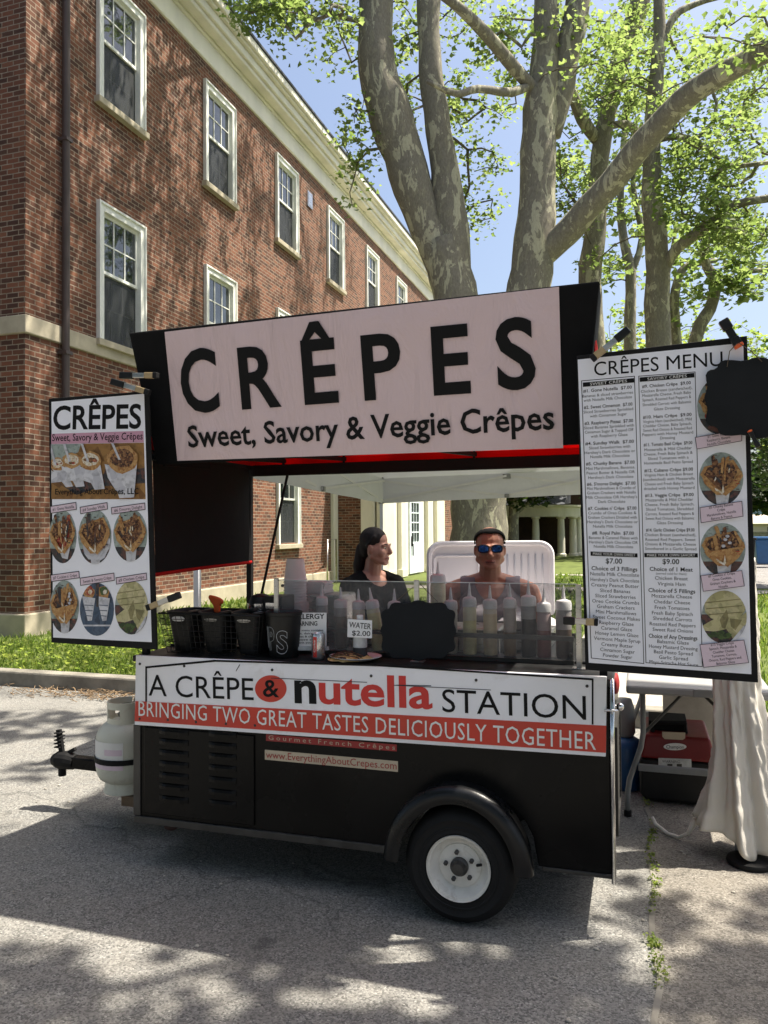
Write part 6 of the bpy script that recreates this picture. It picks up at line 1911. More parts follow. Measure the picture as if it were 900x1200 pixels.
squeeze(a.x, YS+0.12, ZC+0.13, a.z-ZC-0.13, 0.036, CREAM, 'tallest pale yellow bottle standing above the clear guard edge', 0, 0.55, 'squeeze bottles on the back shelf')
mb = MB().box((a.x-0.25, YS+0.06, ZC+0.002), (a.x+0.3, YS+0.30, ZC+0.128))
tag(obj('sauce_warmer', mb, 'steel', bevel=0.01), 'low steel warmer box under the tallest yellow bottle', 'warmer')
# paper cup stack and napkins
a = atY(346, 655, YG+0.42); b_ = atY(346, 697, YG+0.42)
cs = empty('paper_cups', (a.x, YG+0.42, ZC), 'upside down stack of white paper cups at the guard end', 'paper cups')
mb = MB()
H = a.z-ZC; z0 = H-0.22
for k in range(9):
    z = z0+k*0.014
    mb.lathe([(0.062, z), (0.062, z+0.004), (0.058, z+0.005), (0.0445, z+0.11)], (a.x, YG+0.42, ZC), seg=28)
mb.lathe([(0.0445, z+0.11), (0.0, z+0.108)], (a.x, YG+0.42, ZC), seg=28)
obj('cup_stack', mb, 'paper', cs, smooth=True, auto=30)
mb = MB().lathe([(0.07, 0.0), (0.07, z0-0.002)], (a.x, YG+0.42, ZC), seg=24); obj('stack_foot', mb, 'white_plastic', cs)
a = atY(372, 690, YG+0.5)
mb = MB()
for k in range(10): mb.box((a.x-0.07+random.uniform(-.004, .004), YG+0.47, ZC+0.25+k*0.006), (a.x+0.05+random.uniform(-.006, .006), YG+0.6, ZC+0.2555+k*0.006))
nz0 = len(mb.v)
tag(obj('napkins', mb, 'paper'), 'pile of white napkins behind the paper cups', 'napkins')
mb = MB().box((a.x-0.12, YG+0.44, ZC+0.003), (a.x+0.16, YG+0.66, ZC+0.248))
tag(obj('steel_box', mb, 'steel', bevel=0.012), 'steel food box under the napkins behind the clear guard', 'food box')
# griddle tops and pan inside
g0 = atZ(590, 770, ZC)
for (x, lab) in ((-1.25, 'round crepe griddle in front of the black shirted vendor'), (-0.62, 'round crepe griddle in front of the vendor in sunglasses')):
    gr = empty('crepe_griddle', (x, 3.98, ZC), lab, 'griddle', 'crepe griddles on the counter')
    mb = MB().box((x-0.2, 3.78, ZC+0.001), (x+0.2, 4.2, ZC+0.08)); obj('griddle_base', mb, 'steel', gr, bevel=0.01)
    mb = MB().lathe([(0.0, 0.081), (0.19, 0.081), (0.192, 0.1), (0.0, 0.1)], (x, 3.98, ZC), seg=36); obj('griddle_plate', mb, 'black_matte', gr)

# ================================================================== PEOPLE
def remesh(mb, voxel, smooth=6):
    me = bpy.data.meshes.new('shape'); me.from_pydata([tuple(p) for p in mb.v], [], mb.f); me.update()
    o = bpy.data.objects.new('shape', me); COL.objects.link(o)
    m = o.modifiers.new('r', 'REMESH'); m.mode = 'VOXEL'; m.voxel_size = voxel
    s = o.modifiers.new('s', 'SMOOTH'); s.factor = 0.5; s.iterations = smooth
    dg = bpy.context.evaluated_depsgraph_get(); dg.update()
    r = bpy.data.meshes.new_from_object(o.evaluated_get(dg))
    bpy.data.objects.remove(o); bpy.data.meshes.remove(me)
    return r
def headshape(mb, M, jaw=1.0, cheek=1.0):
    h = MB()
    h.ell((0, 0.022, 0.042), (0.074, 0.094, 0.083)); h.ell((0, -0.020, -0.02), (0.068*jaw, 0.074, 0.080)); h.ell((0, -0.032, -0.058), (0.057*jaw, 0.056, 0.054)); h.ell((0, -0.052, -0.070), (0.040*jaw, 0.036, 0.036))
    h.ell((0, -0.068, -0.098), (0.026, 0.022, 0.019)); h.cap((0.054*jaw, -0.0, -0.062), (0.018, -0.066, -0.094), 0.022, 0.02); h.cap((-0.054*jaw, -0.0, -0.062), (-0.018, -0.066, -0.094), 0.022, 0.02)
    for s in (-1, 1):
        h.ell((s*0.035*cheek, -0.058, -0.030), (0.030, 0.028, 0.032)); h.ell((s*0.0765, 0.012, -0.012), (0.009, 0.018, 0.031)); h.cap((s*0.010, -0.088, 0.020), (s*0.046, -0.068, 0.018), 0.011, 0.009)
    for s in (-1, 1): h.ell((s*0.052, -0.004, -0.03), (0.021, 0.045, 0.052))
    h.cap((0, -0.088, 0.012), (0, -0.107, -0.026), 0.009, 0.0125); h.ell((0, -0.100, -0.034), (0.017, 0.013, 0.010))
    h.ell((0, -0.0835, -0.0645), (0.028, 0.013, 0.0055)); h.ell((0, -0.0815, -0.0765), (0.024, 0.013, 0.0065))
    for p in h.v: mb_p = M @ p; mb.v.append(mb_p)
    o = len(mb.v)-len(h.v)
    mb.f += [tuple(i+o for i in f) for f in h.f]; mb.m += [0]*len(h.f)
def hand(mb, wrist, d, palm_n, side, curl=0.5, s=1.0):
    """a palm with four unequal bent fingers and a thumb leaving its side"""
    w = Vector(wrist); d = Vector(d).normalized(); n = Vector(palm_n); n = (n-d*n.dot(d)).normalized(); t = d.cross(n).normalized()*side
    mb.cap(w, w+d*0.02*s, 0.022*s, 0.023*s)
    for k in range(4):
        o = t*(0.030-0.020*k)*s
        mb.cap(w+d*0.01*s+o*0.7, w+d*0.085*s+o, 0.0125*s, 0.0115*s)
        L = (0.040, 0.045, 0.042, 0.033)[k]*s
        p = w+d*0.085*s+o; dd = d.copy()
        for j in range(3):
            dd = (dd+n*curl*(0.45+0.25*j)).normalized()
            q = p+dd*L*(1-0.22*j)
            mb.cap(p, q, (0.0098-0.0009*j)*s, (0.0090-0.0009*j)*s, seg=10); p = q
    p = w+d*0.022*s+t*0.022*s
    a = p+(d*0.6+t*0.75+n*0.3).normalized()*0.04*s; b = a+(d*0.9+t*0.25+n*0.5).normalized()*0.033*s; c = b+(d*0.9+n*0.55).normalized()*0.026*s
    mb.cap(p, a, 0.0145*s, 0.0125*s); mb.cap(a, b, 0.0118*s, 0.0105*s); mb.cap(b, c, 0.0105*s, 0.0085*s)
def person(base, facing, label, eye, headturn, headtilt, build, skin, arms, dress, hw=1.0):
    """facing: world angle the chest points to; figure is modelled facing -y"""
    M = Matrix.Translation(base) @ Matrix.Rotation(facing, 4, 'Z')
    root = empty('person', base, label, 'person')
    k = eye/1.50
    mb = MB()
    sw = build
    HM = Matrix.Translation((0, -0.035, eye)) @ Matrix.Rotation(headturn, 4, 'Z') @ Matrix.Rotation(headtilt, 4, 'X') @ Matrix.Diagonal((hw, 1.0, 1.0, 1.0))
    headshape(mb, HM, jaw=1.0+0.12*(sw-1)*2)
    zc = lambda z: z*k
    mb.cap((0, 0.0, eye-0.07), (0, 0.025, zc(1.29)), 0.056*sw**0.5, 0.064*sw**0.6)
    mb.ell((0, 0.005, zc(1.12)), (0.185*sw, 0.118*sw, 0.19)); mb.ell((0, 0.0, zc(0.95)), (0.165*sw, 0.118*sw, 0.18)); mb.ell((0, 0.01, zc(0.83)), (0.182*sw, 0.135*sw, 0.14))
    for s in (-1, 1):
        mb.cap((0, 0.03, zc(1.315)), (s*0.165*sw, 0.012, zc(1.245)), 0.050*sw, 0.060*sw)
        mb.ell((s*0.082*sw, -0.092*sw, zc(1.10)), (0.076*sw, 0.066*sw, 0.074))
        mb.cap((s*0.092*sw, 0, zc(0.80)), (s*0.095, -0.01, zc(0.46)), 0.088*sw, 0.056); mb.cap((s*0.095, -0.01, zc(0.46)), (s*0.10, 0.015, zc(0.09)), 0.055, 0.038)
        mb.cap((s*0.10, 0.03, 0.045), (s*0.115, -0.14, 0.035), 0.042, 0.034)
    hands = []
    for s, (el, wr, hd, pn) in zip((-1, 1), arms):
        sh = Vector((s*0.195*sw, 0.012, zc(1.235))); el = Vector((el[0], el[1], zc(el[2]))); wr = Vector((wr[0], wr[1], zc(wr[2])))
        mb.cap(sh, sh.lerp(el, 0.5), 0.060*sw**0.7, 0.052*sw**0.7); mb.cap(sh.lerp(el, 0.5), el, 0.052*sw**0.7, 0.041)
        mb.cap(el, el.lerp(wr, 0.4), 0.042, 0.041); mb.cap(el.lerp(wr, 0.4), wr, 0.041, 0.026)
        hand(mb, wr, hd, pn, -s)
        hands.append((wr, Vector(hd)))
    me = remesh(mb, 0.0044, 6)
    body = MB().mesh(me)
    bm_v = [v.co.copy() for v in me.vertices]; bm_n = [v.normal.copy() for v in me.vertices]
    polys = [tuple(p.vertices) for p in me.polygons]
    cents = [p.center.copy() for p in me.polygons]
    HI = HM.inverted()
    mi = []
    for c in cents:
        h = HI @ c
        e = (h.x/0.027)**2+((h.z+0.0705)/0.0125)**2
        lip = e < 1 and h.y < -0.070
        line = abs(h.x) < 0.023 and abs(h.z+0.0705-0.002*(h.x/0.023)**2) < 0.0024 and h.y < -0.068
        mi.append(2 if line else 1 if lip else 0)
    bb = MB(); bb.v = [M @ p for p in bm_v]; bb.f = polys; bb.m = mi
    obj('body', bb, [skin, 'lip', 'mouth'], root, smooth=True)
    def shell(pred, off, name, m):
        keep = [f for f, c in zip(polys, cents) if pred(c)]
        ids = {}
        sb = MB()
        for f in keep:
            for i in f:
                if i not in ids:
                    ids[i] = len(sb.v)
                    q = bm_v[i]; wob = 0.004*noise.noise(q*14)+0.003*noise.noise(q*30)
                    sb.v.append(M @ (q+bm_n[i]*(off+wob)))
            sb.f.append(tuple(ids[i] for i in f)); sb.m.append(0)
        o = obj(name, sb, m, root, smooth=True)
        sm = o.modifiers.new('soft', 'SMOOTH'); sm.factor = 0.6; sm.iterations = 6
        sd = o.modifiers.new('thick', 'SOLIDIFY'); sd.thickness = 0.005; sd.offset = -0.3
        return o
    dress(root, M, HM, k, shell, hands, bm_v)
    return root
def part_local(M, fn): 
    mb = MB(); fn(mb); mb.v = [M @ p for p in mb.v]; return mb

# the vendor in sunglasses, facing the customers
P2 = atD(573, 643, 4.62)
def dress2(root, M, HM, k, shell, hands, bv):
    z = lambda v: v*k
    def top(c):
        if c.z < z(0.86) or c.z > z(1.325): return False
        if abs(c.x) > 0.235: return False
        # straps between a wide neckline and the armholes
        neck = (c.x/0.088)**2+((c.z-z(1.335))/(0.135 if c.y < 0.02 else 0.08))**2 < 1
        ax = abs(c.x)
        arm = ax > 0.172+max(0, (z(1.12)-c.z))*0.9 and c.z > z(1.04)
        return not neck and not arm
    shell(top, 0.007, 'tank_top', 'tank_top')
    shell(lambda c: c.z < z(0.875) and c.z > 0.1 and abs(c.x) < 0.27 and not (abs(c.x) > 0.2 and c.z > z(0.6)), 0.008, 'trousers', 'denim')
    shell(lambda c: c.z <= 0.1 , 0.006, 'shoes', 'black_matte')
    H = M @ HM
    hb = MB()
    hb.ell((0, 0.030, 0.046), (0.0785, 0.098, 0.078)); hb.ell((0, 0.06, 0.0), (0.074, 0.065, 0.085)); hb.ell((0, 0.115, 0.045), (0.04, 0.04, 0.04))
    hm = remesh(hb, 0.006, 4)
    keep = []
    for p in hm.polygons:
        c = p.center
        if c.y < 0.024-0.066*max(0, min(1, (c.z-0.01)/0.10)): continue
        keep.append(tuple(p.vertices))
    ids = {}; o_ = MB()
    for f in keep:
        for i in f:
            if i not in ids: ids[i] = len(o_.v); o_.v.append(H @ hm.vertices[i].co)
        o_.f.append(tuple(ids[i] for i in f)); o_.m.append(0)
    ho = obj('hair', o_, 'hair_blond', root, smooth=True); sm = ho.modifiers.new('soft', 'SMOOTH'); sm.factor = 0.6; sm.iterations = 5
    # headband
    mb = MB(); pts = []
    n = 40
    rows = []
    for i in range(n+1):
        th = R(-104+208*i/n)
        pr = []
        for dy in (-0.015, 0.017):
            y_ = 0.022-0.066*max(math.cos(th), -0.2)+dy
            s_ = math.sqrt(max(0.05, 1-((y_-0.028)/0.104)**2))
            pr.append(Vector((0.0815*s_*math.sin(th), y_, 0.046+0.0865*s_*math.cos(th))))
        rows.append(tuple(pr))
    for i in range(n):
        a, b = rows[i]; c, d = rows[i+1]
        mb.add([H @ a, H @ c, H @ d, H @ b], [(0, 1, 2, 3)])
    o = obj('headband', mb, 'black_fabric', root, smooth=True); sd = o.modifiers.new('t', 'SOLIDIFY'); sd.thickness = 0.006; sd.offset = 0
    # sunglasses
    mb = MB(); lens = MB()
    for s in (-1, 1):
        c = Vector((s*0.034, -0.098, 0.006))
        o_l = [(c.x+0.0275*math.copysign(abs(math.cos(t))**0.7, math.cos(t)), c.y+0.30*max(0, abs(c.x+0.0275*math.cos(t))-0.02)**1.0*0.55, c.z+0.0205*math.copysign(abs(math.sin(t))**0.8, math.sin(t))+(0.003 if math.sin(t) > 0 else 0)) for t in (math.tau*i/24 for i in range(24))]
        lens.prism(o_l, (0, 0.003, 0))
        mb.tube([Vector(p)+Vector((0, -0.001, 0)) for p in o_l], 0.0032, 6, closed=True)
        mb.tube([(s*0.062, -0.084, 0.018), (s*0.077, -0.05, 0.018), (s*0.080, 0.01, 0.012)], 0.0035, 6)
    mb.tube([(-0.009, -0.102, 0.012), (0, -0.104, 0.015), (0.009, -0.102, 0.012)], 0.0032, 6)
    mb.v = [H @ p for p in mb.v]; lens.v = [H @ p for p in lens.v]
    sg_ = obj('sunglasses', mb, 'black_plastic', root, smooth=True, auto=50)
    obj('lens', lens, 'mirror_lens', sg_)
    # clear glove on her hand near the bottles
    w_, d_ = hands[1]
    gb = MB(); hand(gb, w_, d_, (0, -0.2, -1), -1, 0.5, 1.0)
    gm = remesh(gb, 0.006, 3)
    g_ = MB(); g_.v = [M @ (v.co+v.normal*0.007+noise.noise_vector(v.co*40)*0.004) for v in gm.vertices]; g_.f = [tuple(p.vertices) for p in gm.polygons]; g_.m = [0]*len(g_.f)
    g_.tube([M @ (w_-d_.normalized()*q) for q in (0.0, 0.03, 0.06)], [0.035, 0.045, 0.055], 14, cap=False)
    obj('glove', g_, 'glove', root, smooth=True)
b2 = Vector((P2.x, P2.y+0.03, 0))
person(b2, math.atan2(-(0-P2.x), (0-P2.y)) + math.pi + 0.0, 'woman with mirrored blue sunglasses, black headband and grey tank top standing behind the counter', P2.z, 0.02, 0.06, 1.13, 'skin_tan',
       [((-0.31, 0.0, 0.98), (-0.22, -0.22, 0.95), (0.25, -1, -0.15), (0, -0.2, -1)), ((0.305, -0.03, 0.99), (0.12, -0.25, 1.095), (-0.35, -1, 0.1), (0, -0.2, -1))], dress2, 1.1)

# the vendor in black, in profile
P1 = atD(438, 641, 5.3)
def dress1(root, M, HM, k, shell, hands, bv):
    z = lambda v: v*k
    def shirt(c):
        if c.z < z(0.84) or c.z > z(1.34): return False
        if (c.x/0.085)**2+((c.z-z(1.335))/(0.10 if c.y < 0.02 else 0.045))**2 < 1: return False
        if abs(c.x) > 0.255+max(0, c.z-z(1.05))*0.15 and c.z < z(1.05): return False
        if abs(c.x) > 0.22 and c.z < z(1.03): return False
        return True
    shell(shirt, 0.009, 't_shirt', 'shirt_black')
    shell(lambda c: c.z < z(0.86) and c.z > 0.1 and not (abs(c.x) > 0.2 and c.z > z(0.6)), 0.008, 'trousers', 'denim')
    shell(lambda c: c.z <= 0.1, 0.006, 'shoes', 'black_matte')
    H = M @ HM
    hb = MB()
    hb.ell((0, 0.030, 0.046), (0.080, 0.099, 0.088)); hb.ell((0, 0.07, -0.005), (0.060, 0.052, 0.085))
    hb.cap((0, 0.105, -0.02), (0.0, 0.125, -0.14), 0.045, 0.040); hb.cap((0.0, 0.125, -0.14), (0.02, 0.115, -0.30), 0.040, 0.020)
    for s in (-1, 1): hb.cap((s*0.068, -0.012, 0.07), (s*0.076, 0.03, 0.0), 0.012, 0.014)
    hm = remesh(hb, 0.006, 4)
    o_ = MB(); ids = {}
    for p in hm.polygons:
        c = p.center
        if c.y < -0.058+max(0, c.z-0.085)*0.2 and c.z < 0.102: continue
        if abs(c.x) > 0.05 and c.y < 0.028 and c.z < 0.012: continue
        f = tuple(p.vertices)
        for i in f:
            if i not in ids: ids[i] = len(o_.v); o_.v.append(H @ hm.vertices[i].co)
        o_.f.append(tuple(ids[i] for i in f)); o_.m.append(0)
    ho = obj('hair', o_, 'hair_dark', root, smooth=True); sm = ho.modifiers.new('soft', 'SMOOTH'); sm.factor = 0.6; sm.iterations = 5
    mb = MB()
    for s in (-1, 1):
        mb.ell(H @ Vector((s*0.032, -0.0715, 0.002)), (0.0115, 0.0115, 0.0085))
        
    obj('eye', mb, 'beige_sticker', root, smooth=True)
    mb = MB()
    for s in (-1, 1):
        mb.tube([H @ Vector((s*0.020, -0.090, 0.023)), H @ Vector((s*0.034, -0.084, 0.027)), H @ Vector((s*0.050, -0.072, 0.022))], [0.003, 0.0038, 0.002], 6)
        mb.ell(H @ Vector((s*0.032, -0.0805, 0.001)), (0.0055, 0.0035, 0.0055))
    obj('eyebrow', mb, 'hair_dark', root, smooth=True)
b1 = Vector((P1.x, P1.y, 0))
person(b1, R(52), 'woman in profile with long tied dark hair and a black t-shirt behind the counter', P1.z, R(30), 0.08, 0.93, 'skin',
       [((-0.27, -0.02, 0.97), (-0.17, -0.22, 0.95), (0.2, -1, -0.1), (0, -0.2, -1)), ((0.27, -0.02, 0.97), (0.17, -0.22, 0.95), (-0.2, -1, -0.1), (0, -0.2, -1))], dress1)

# ================================================================== TENT, COOLER, TABLE, CLOTH
# ice chest with its lid thrown open, behind the vendor
q0, q1 = atD(501, 692, 5.35), atD(651, 692, 5.35)
u = (q1-q0); u.z = 0; Wc = u.length; u.normalize()
nv = Vector((-u.y, u.x, 0))
ctop = atD(575, 634, 5.35).z
base = Vector(((q0.x+q1.x)/2, (q0.y+q1.y)/2, 0))
ice = empty('ice_chest', base, 'big white ice chest with its ribbed lid open behind the vendor in sunglasses', 'ice chest')
def loc(a, b, z): return base+u*a+nv*b+Vector((0, 0, z))
CM = Matrix.Translation(base) @ Matrix(((u.x, nv.x, 0, 0), (u.y, nv.y, 0, 0), (0, 0, 1, 0), (0, 0, 0, 1)))
zb = 0.98
mb = MB().box((-Wc/2+0.02, -0.50, 0.42), (Wc/2-0.02, 0.0, zb), M=CM)
obj('chest_body', mb, 'cooler', ice, bevel=0.04, bseg=4)
mb = MB()
for a in (-1, 1):
    for b in (-0.45, -0.05): mb.tube([loc(a*(Wc/2-0.08), b, 0.0), loc(a*(Wc/2-0.08), b, 0.42)], 0.02, 8)
mb.box((-Wc/2+0.02, -0.5, 0.38), (Wc/2-0.02, 0.0, 0.42), M=CM)
obj('stand', mb, 'grey_metal', ice)
H = ctop-zb
def rr(w, h, r, z0, n=8, rb=0.03):
    o = []
    for (cx, cz, a0, rad) in ((w/2-r, z0+h-r, 0, r), (-w/2+r, z0+h-r, 90, r), (-w/2+rb, z0+rb, 180, rb), (w/2-rb, z0+rb, 270, rb)):
        for k in range(n+1):
            a = R(a0+90*k/n); o.append((cx+rad*math.cos(a), cz+rad*math.sin(a)))
    return o
O1 = rr(Wc, H, 0.10, zb); O2 = rr(Wc-0.05, H-0.045, 0.08, zb+0.02); 
mb = MB()
rings = [[loc(x, 0.10, z) for x, z in O1], [loc(x, 0.02, z) for x, z in O1], [loc(x, 0.005, z) for x, z in rr(Wc-0.02, H-0.015, 0.095, zb+0.008)], [loc(x, 0.008, z) for x, z in O2], [loc(x, 0.045, z) for x, z in rr(Wc-0.07, H-0.065, 0.07, zb+0.03)]]
n = len(O1)
vs = [p for r_ in rings for p in r_]
fs = [(r_*n+k, (r_+1)*n+k, (r_+1)*n+(k+1) % n, r_*n+(k+1) % n) for r_ in range(4) for k in range(n)]
fs = [f[::-1] for f in fs]
fs += [tuple(range(n-1, -1, -1)), tuple(4*n+k for k in range(n))]
mb.add(vs, fs)
lid = obj('lid', mb, 'cooler', ice, smooth=True, auto=25)
mb = MB()
# the raised panel at one side, ribs at the other
fr = rr(0.30, H-0.16, 0.03, zb+0.06)
mb.tube([loc(x-Wc*0.27, 0.040, z) for x, z in fr], 0.008, 6, closed=True)
for k in range(7):
    x = Wc*(0.08+0.055*k); mb.tube([loc(x, 0.042, zb+0.05), loc(x, 0.042, zb+H-0.09)], 0.006, 6)
obj('lid_rib', mb, 'cooler', lid, smooth=True)

# canopy tent
A = Vector((-2.93, 4.85, 0)); Bk = atD(447, 590, 10.6); Cb = atD(738, 577, 10.9)
ztop = 2.42
Bk2 = Vector((Bk.x, Bk.y, 0)); Cb2 = Vector((Cb.x, Cb.y, 0)); Dn = A+(Cb2-Bk2)
t = empty('canopy_tent', (A+Cb2)/2, 'white canopy tent roof over the vendors behind the cart', 'canopy tent')
legs = [(A, 2.02), (Bk2, Bk.z+0.02), (Cb2, Cb.z+0.02), (Dn, 2.06)]
vb = [2.0, Bk.z, Cb.z, 2.02]
for (p, zt) in legs:
    mb = MB().box((p.x-0.02, p.y-0.02, 0.0 if p.y < 6.5 else 0.1), (p.x+0.02, p.y+0.02, zt+0.33)); mb.box((p.x-0.05, p.y-0.05, 0.0 if p.y < 6.5 else 0.1), (p.x+0.05, p.y+0.05, 0.01 if p.y < 6.5 else 0.11))
    obj('leg', mb, 'tent_metal', t, bevel=0.004)
    mb = MB().box((p.x-0.032, p.y-0.032, zt+0.27), (p.x+0.032, p.y+0.032, zt+0.33)); mb.box((p.x-0.032, p.y-0.032, zt-0.02), (p.x+0.032, p.y+0.032, zt+0.05))
    obj('corner_bracket', mb, 'black_plastic', t, bevel=0.004)
cor = [(A, 2.0+0.33), (Bk2, Bk.z+0.33), (Cb2, Cb.z+0.33), (Dn, 2.02+0.33)]
ctr = sum((p for p, _ in cor), Vector())/4
PK = [(A.lerp(Dn, 0.5)+(Bk2-A)*0.25, 3.25), (A.lerp(Dn, 0.5)+(Bk2-A)*0.75, 3.25)]
mb = MB()
def vv(p, z): return Vector((p.x, p.y, z))
corners = [vv(*c) for c in cor]; k0, k1 = vv(*PK[0]), vv(*PK[1])
def grid(a, b, c, d, n=10, sag=0.04):
    vs = []
    for j in range(n+1):
        for i in range(n+1):
            p = a.lerp(b, i/n).lerp(d.lerp(c, i/n), j/n)
            p.z -= sag*math.sin(math.pi*i/n)*math.sin(math.pi*j/n)
            vs.append(p)
    mb.add(vs, [(j*(n+1)+i, j*(n+1)+i+1, (j+1)*(n+1)+i+1, (j+1)*(n+1)+i) for j in range(n) for i in range(n)])
grid(corners[0], corners[1], k1, k0); grid(corners[2], corners[3], k0, k1); grid(corners[1], corners[2], k1, k1); grid(corners[3], corners[0], k0, k0)
rf = obj('roof_fabric', mb, 'tent', t, smooth=True)
for i in range(4):
    a, b = corners[i], corners[(i+1) % 4]
    za, zb_ = vb[i], vb[(i+1) % 4]
    mb = MB(); vs = []
    nn = 24
    nrm = (b-a).cross(Vector((0, 0, 1))).normalized()
    for j in range(5):
        for q in range(nn+1):
            p = a.lerp(b, q/nn); zz = p.z+((za+(zb_-za)*q/nn)-p.z)*j/4
            vs.append(Vector((p.x, p.y, zz))+nrm*(0.03+0.012*math.sin(q*1.3+j)*j/4))
    mb.add(vs, [(j*(nn+1)+q, j*(nn+1)+q+1, (j+1)*(nn+1)+q+1, (j+1)*(nn+1)+q) for j in range(4) for q in range(nn)])
    obj('valance', mb, 'tent', t, smooth=True)
mb = MB()
for i in range(4):
    a, b = corners[i].copy(), corners[(i+1) % 4].copy()
    seg = 2
    for s in range(seg):
        p, q = a.lerp(b, s/seg), a.lerp(b, (s+1)/seg)
        lo = Vector((0, 0, -0.30)); hi = Vector((0, 0, -0.03))
        inn = (ctr-(p+q)/2); inn.z = 0; inn = inn.normalized()*0.03
        mb.bar(p+hi+inn, q+lo+inn, 0.016, 0.028); mb.bar(p+lo+inn*1.6, q+hi+inn*1.6, 0.016, 0.028)
obj('scissor_truss', mb, 'tent_metal', t)
mb = MB()
for i in range(4):
    m = corners[i].lerp(corners[(i+1) % 4], 0.5)
    inn = (ctr-m); inn.z = 0; inn = inn.normalized()*0.04
    mb.box(m+inn+Vector((-0.05, -0.02, -0.07)), m+inn+Vector((0.05, 0.02, -0.01))); mb.box(m+inn+Vector((-0.03, -0.02, -0.33)), m+inn+Vector((0.03, 0.02, -0.28)))
obj('truss_joint', mb, 'grey_metal', t)

# folding table beside the cart
tx0, tx1, ty0, ty1 = -0.085, 0.62, 4.36, 6.05
tb = empty('folding_table', ((tx0+tx1)/2, (ty0+ty1)/2, 0), 'grey folding table behind the menu board with a machine under it', 'table')
mb = MB().box((tx0, ty0, 0.70), (tx1, ty1, 0.745)); obj('table_top', mb, 'table_top', tb, bevel=0.012)
mb = MB().box((tx0+0.33, ty0-0.004, 0.702), (tx0+0.45, ty0+0.02, 0.742)); obj('edge_latch', mb, 'grey_metal', tb, bevel=0.002)
for y, tl in ((4.55, 1), (5.85, 1)):
    for s in (-1, 1):
        xm = (tx0+tx1)/2
        xt = xm+s*0.27; xb = xm+s*0.355
        mb = MB().tube([(xt, y, 0.70), (xt, y, 0.46), (xt+s*0.012, y, 0.38), (xb-s*0.012, y, 0.20), (xb, y, 0.12), (xb, y, 0.012)], 0.0145, 12)
        l = obj('leg', mb, 'grey_metal', tb, smooth=True)
        mb = MB().lathe([(0.02, 0.0), (0.02, 0.03), (0.016, 0.034)], (xb, y, 0.001), seg=12); obj('foot_cap', mb, 'rubber', l)
    mb = MB().bar((xm-0.30, y-0.002, 0.27), (xm+0.30, y-0.002, 0.27), 0.03, 0.034); obj('cross_bar', mb, 'grey_metal', tb, bevel=0.004)
    mb = MB().tube([(xm-0.27, y, 0.45), (xm-0.02, y+0.28, 0.66), (xm, y+0.45, 0.695)], 0.009, 8); mb.tube([(xm+0.27, y, 0.45), (xm+0.02, y+0.28, 0.66), (xm, y+0.45, 0.695)], 0.009, 8); obj('brace', mb, 'dark_metal', tb)
# red and black generator under the table
g = atZ(794, 924, 0.0)
gx_, gy = g.x, 4.80
gx_ = atY(794, 900, gy).x
gn = empty('generator', (gx_, gy+0.25, 0), 'red topped black portable generator under the folding table', 'generator')
hw, dp = 0.205, 0.46
mb = MB()
prof = [(-hw+0.03, 0.012), (hw-0.03, 0.012), (hw, 0.05), (hw, 0.25), (-hw, 0.25), (-hw, 0.05)]
mb.prism([(gx_+x, gy, z) for x, z in prof], (0, dp, 0)); obj('lower_housing', mb, 'black_plastic', gn, bevel=0.02, bseg=3)
mb = MB().prism([(gx_-hw+0.002, gy-0.004, 0.252), (gx_+hw-0.002, gy-0.004, 0.252), (gx_+hw-0.03, gy+0.01, 0.385), (gx_-hw+0.03, gy+0.01, 0.385)], (0, dp, 0)); tp = obj('upper_shell', mb, 'gen_red', gn, bevel=0.016, bseg=3)
GP = Panel((gx_, gy-0.0075, 0.30), (0, -1, 0.10))
mb = MB(); mb.poly([GP.p(x, y, 0.0015) for x, y in ellipse(791, 875, 13.5, 4.2, 28)][::-1])
if (mb.v[1]-mb.v[0]).cross(mb.v[2]-mb.v[1]).dot(GP.n) < 0: mb.f = [tuple(reversed(f)) for f in mb.f]
ov = obj('white_oval', mb, 'white_ink', tp)
mb = MB(); GP.text(mb, 'Champion', (781, 877), (801.5, 877.3), 4.0, 0.0024); obj('lettering', mb, 'ink', ov)
mb = MB(); GP.slab(mb, [(776, 857.5), (803, 858.5), (803, 865), (800, 867), (779, 866), (776, 863)], 0.004, 0.003); obj('recess_plate', mb, 'beige_sticker', tp)
GP2 = Panel((gx_, gy-0.001, 0.2), (0, -1, 0))
mb = MB(); GP2.slab(mb, [(771.5, 888), (810, 889.5), (810.5, 902.5), (771.5, 901.5)], 0.004, 0.003); st = obj('data_label', mb, 'bottle_clear', gn)
mb = MB(); GP2.text(mb, 'WARNING', (776, 893.5), (797, 894), 3.2, 0.004); GP2.slab(mb, [(782, 895), (788, 895), (788, 899.5), (782, 899.5)], 0.0004, 0.0042); GP2.slab(mb, [(793, 895), (799, 895), (799, 900), (793, 900)], 0.0004, 0.0042); obj('lettering', mb, 'dark_metal', st)
mb = MB().tube([(gx_-0.13, gy+0.08, 0.385), (gx_-0.13, gy+0.08, 0.44), (gx_+0.05, gy+0.1, 0.445), (gx_+0.05, gy+0.1, 0.385)], 0.013, 10); mb.box((gx_-0.15, gy+0.12, 0.386), (gx_+0.06, gy+0.36, 0.44)); obj('carry_handle', mb, 'black_matte', gn, bevel=0.01)
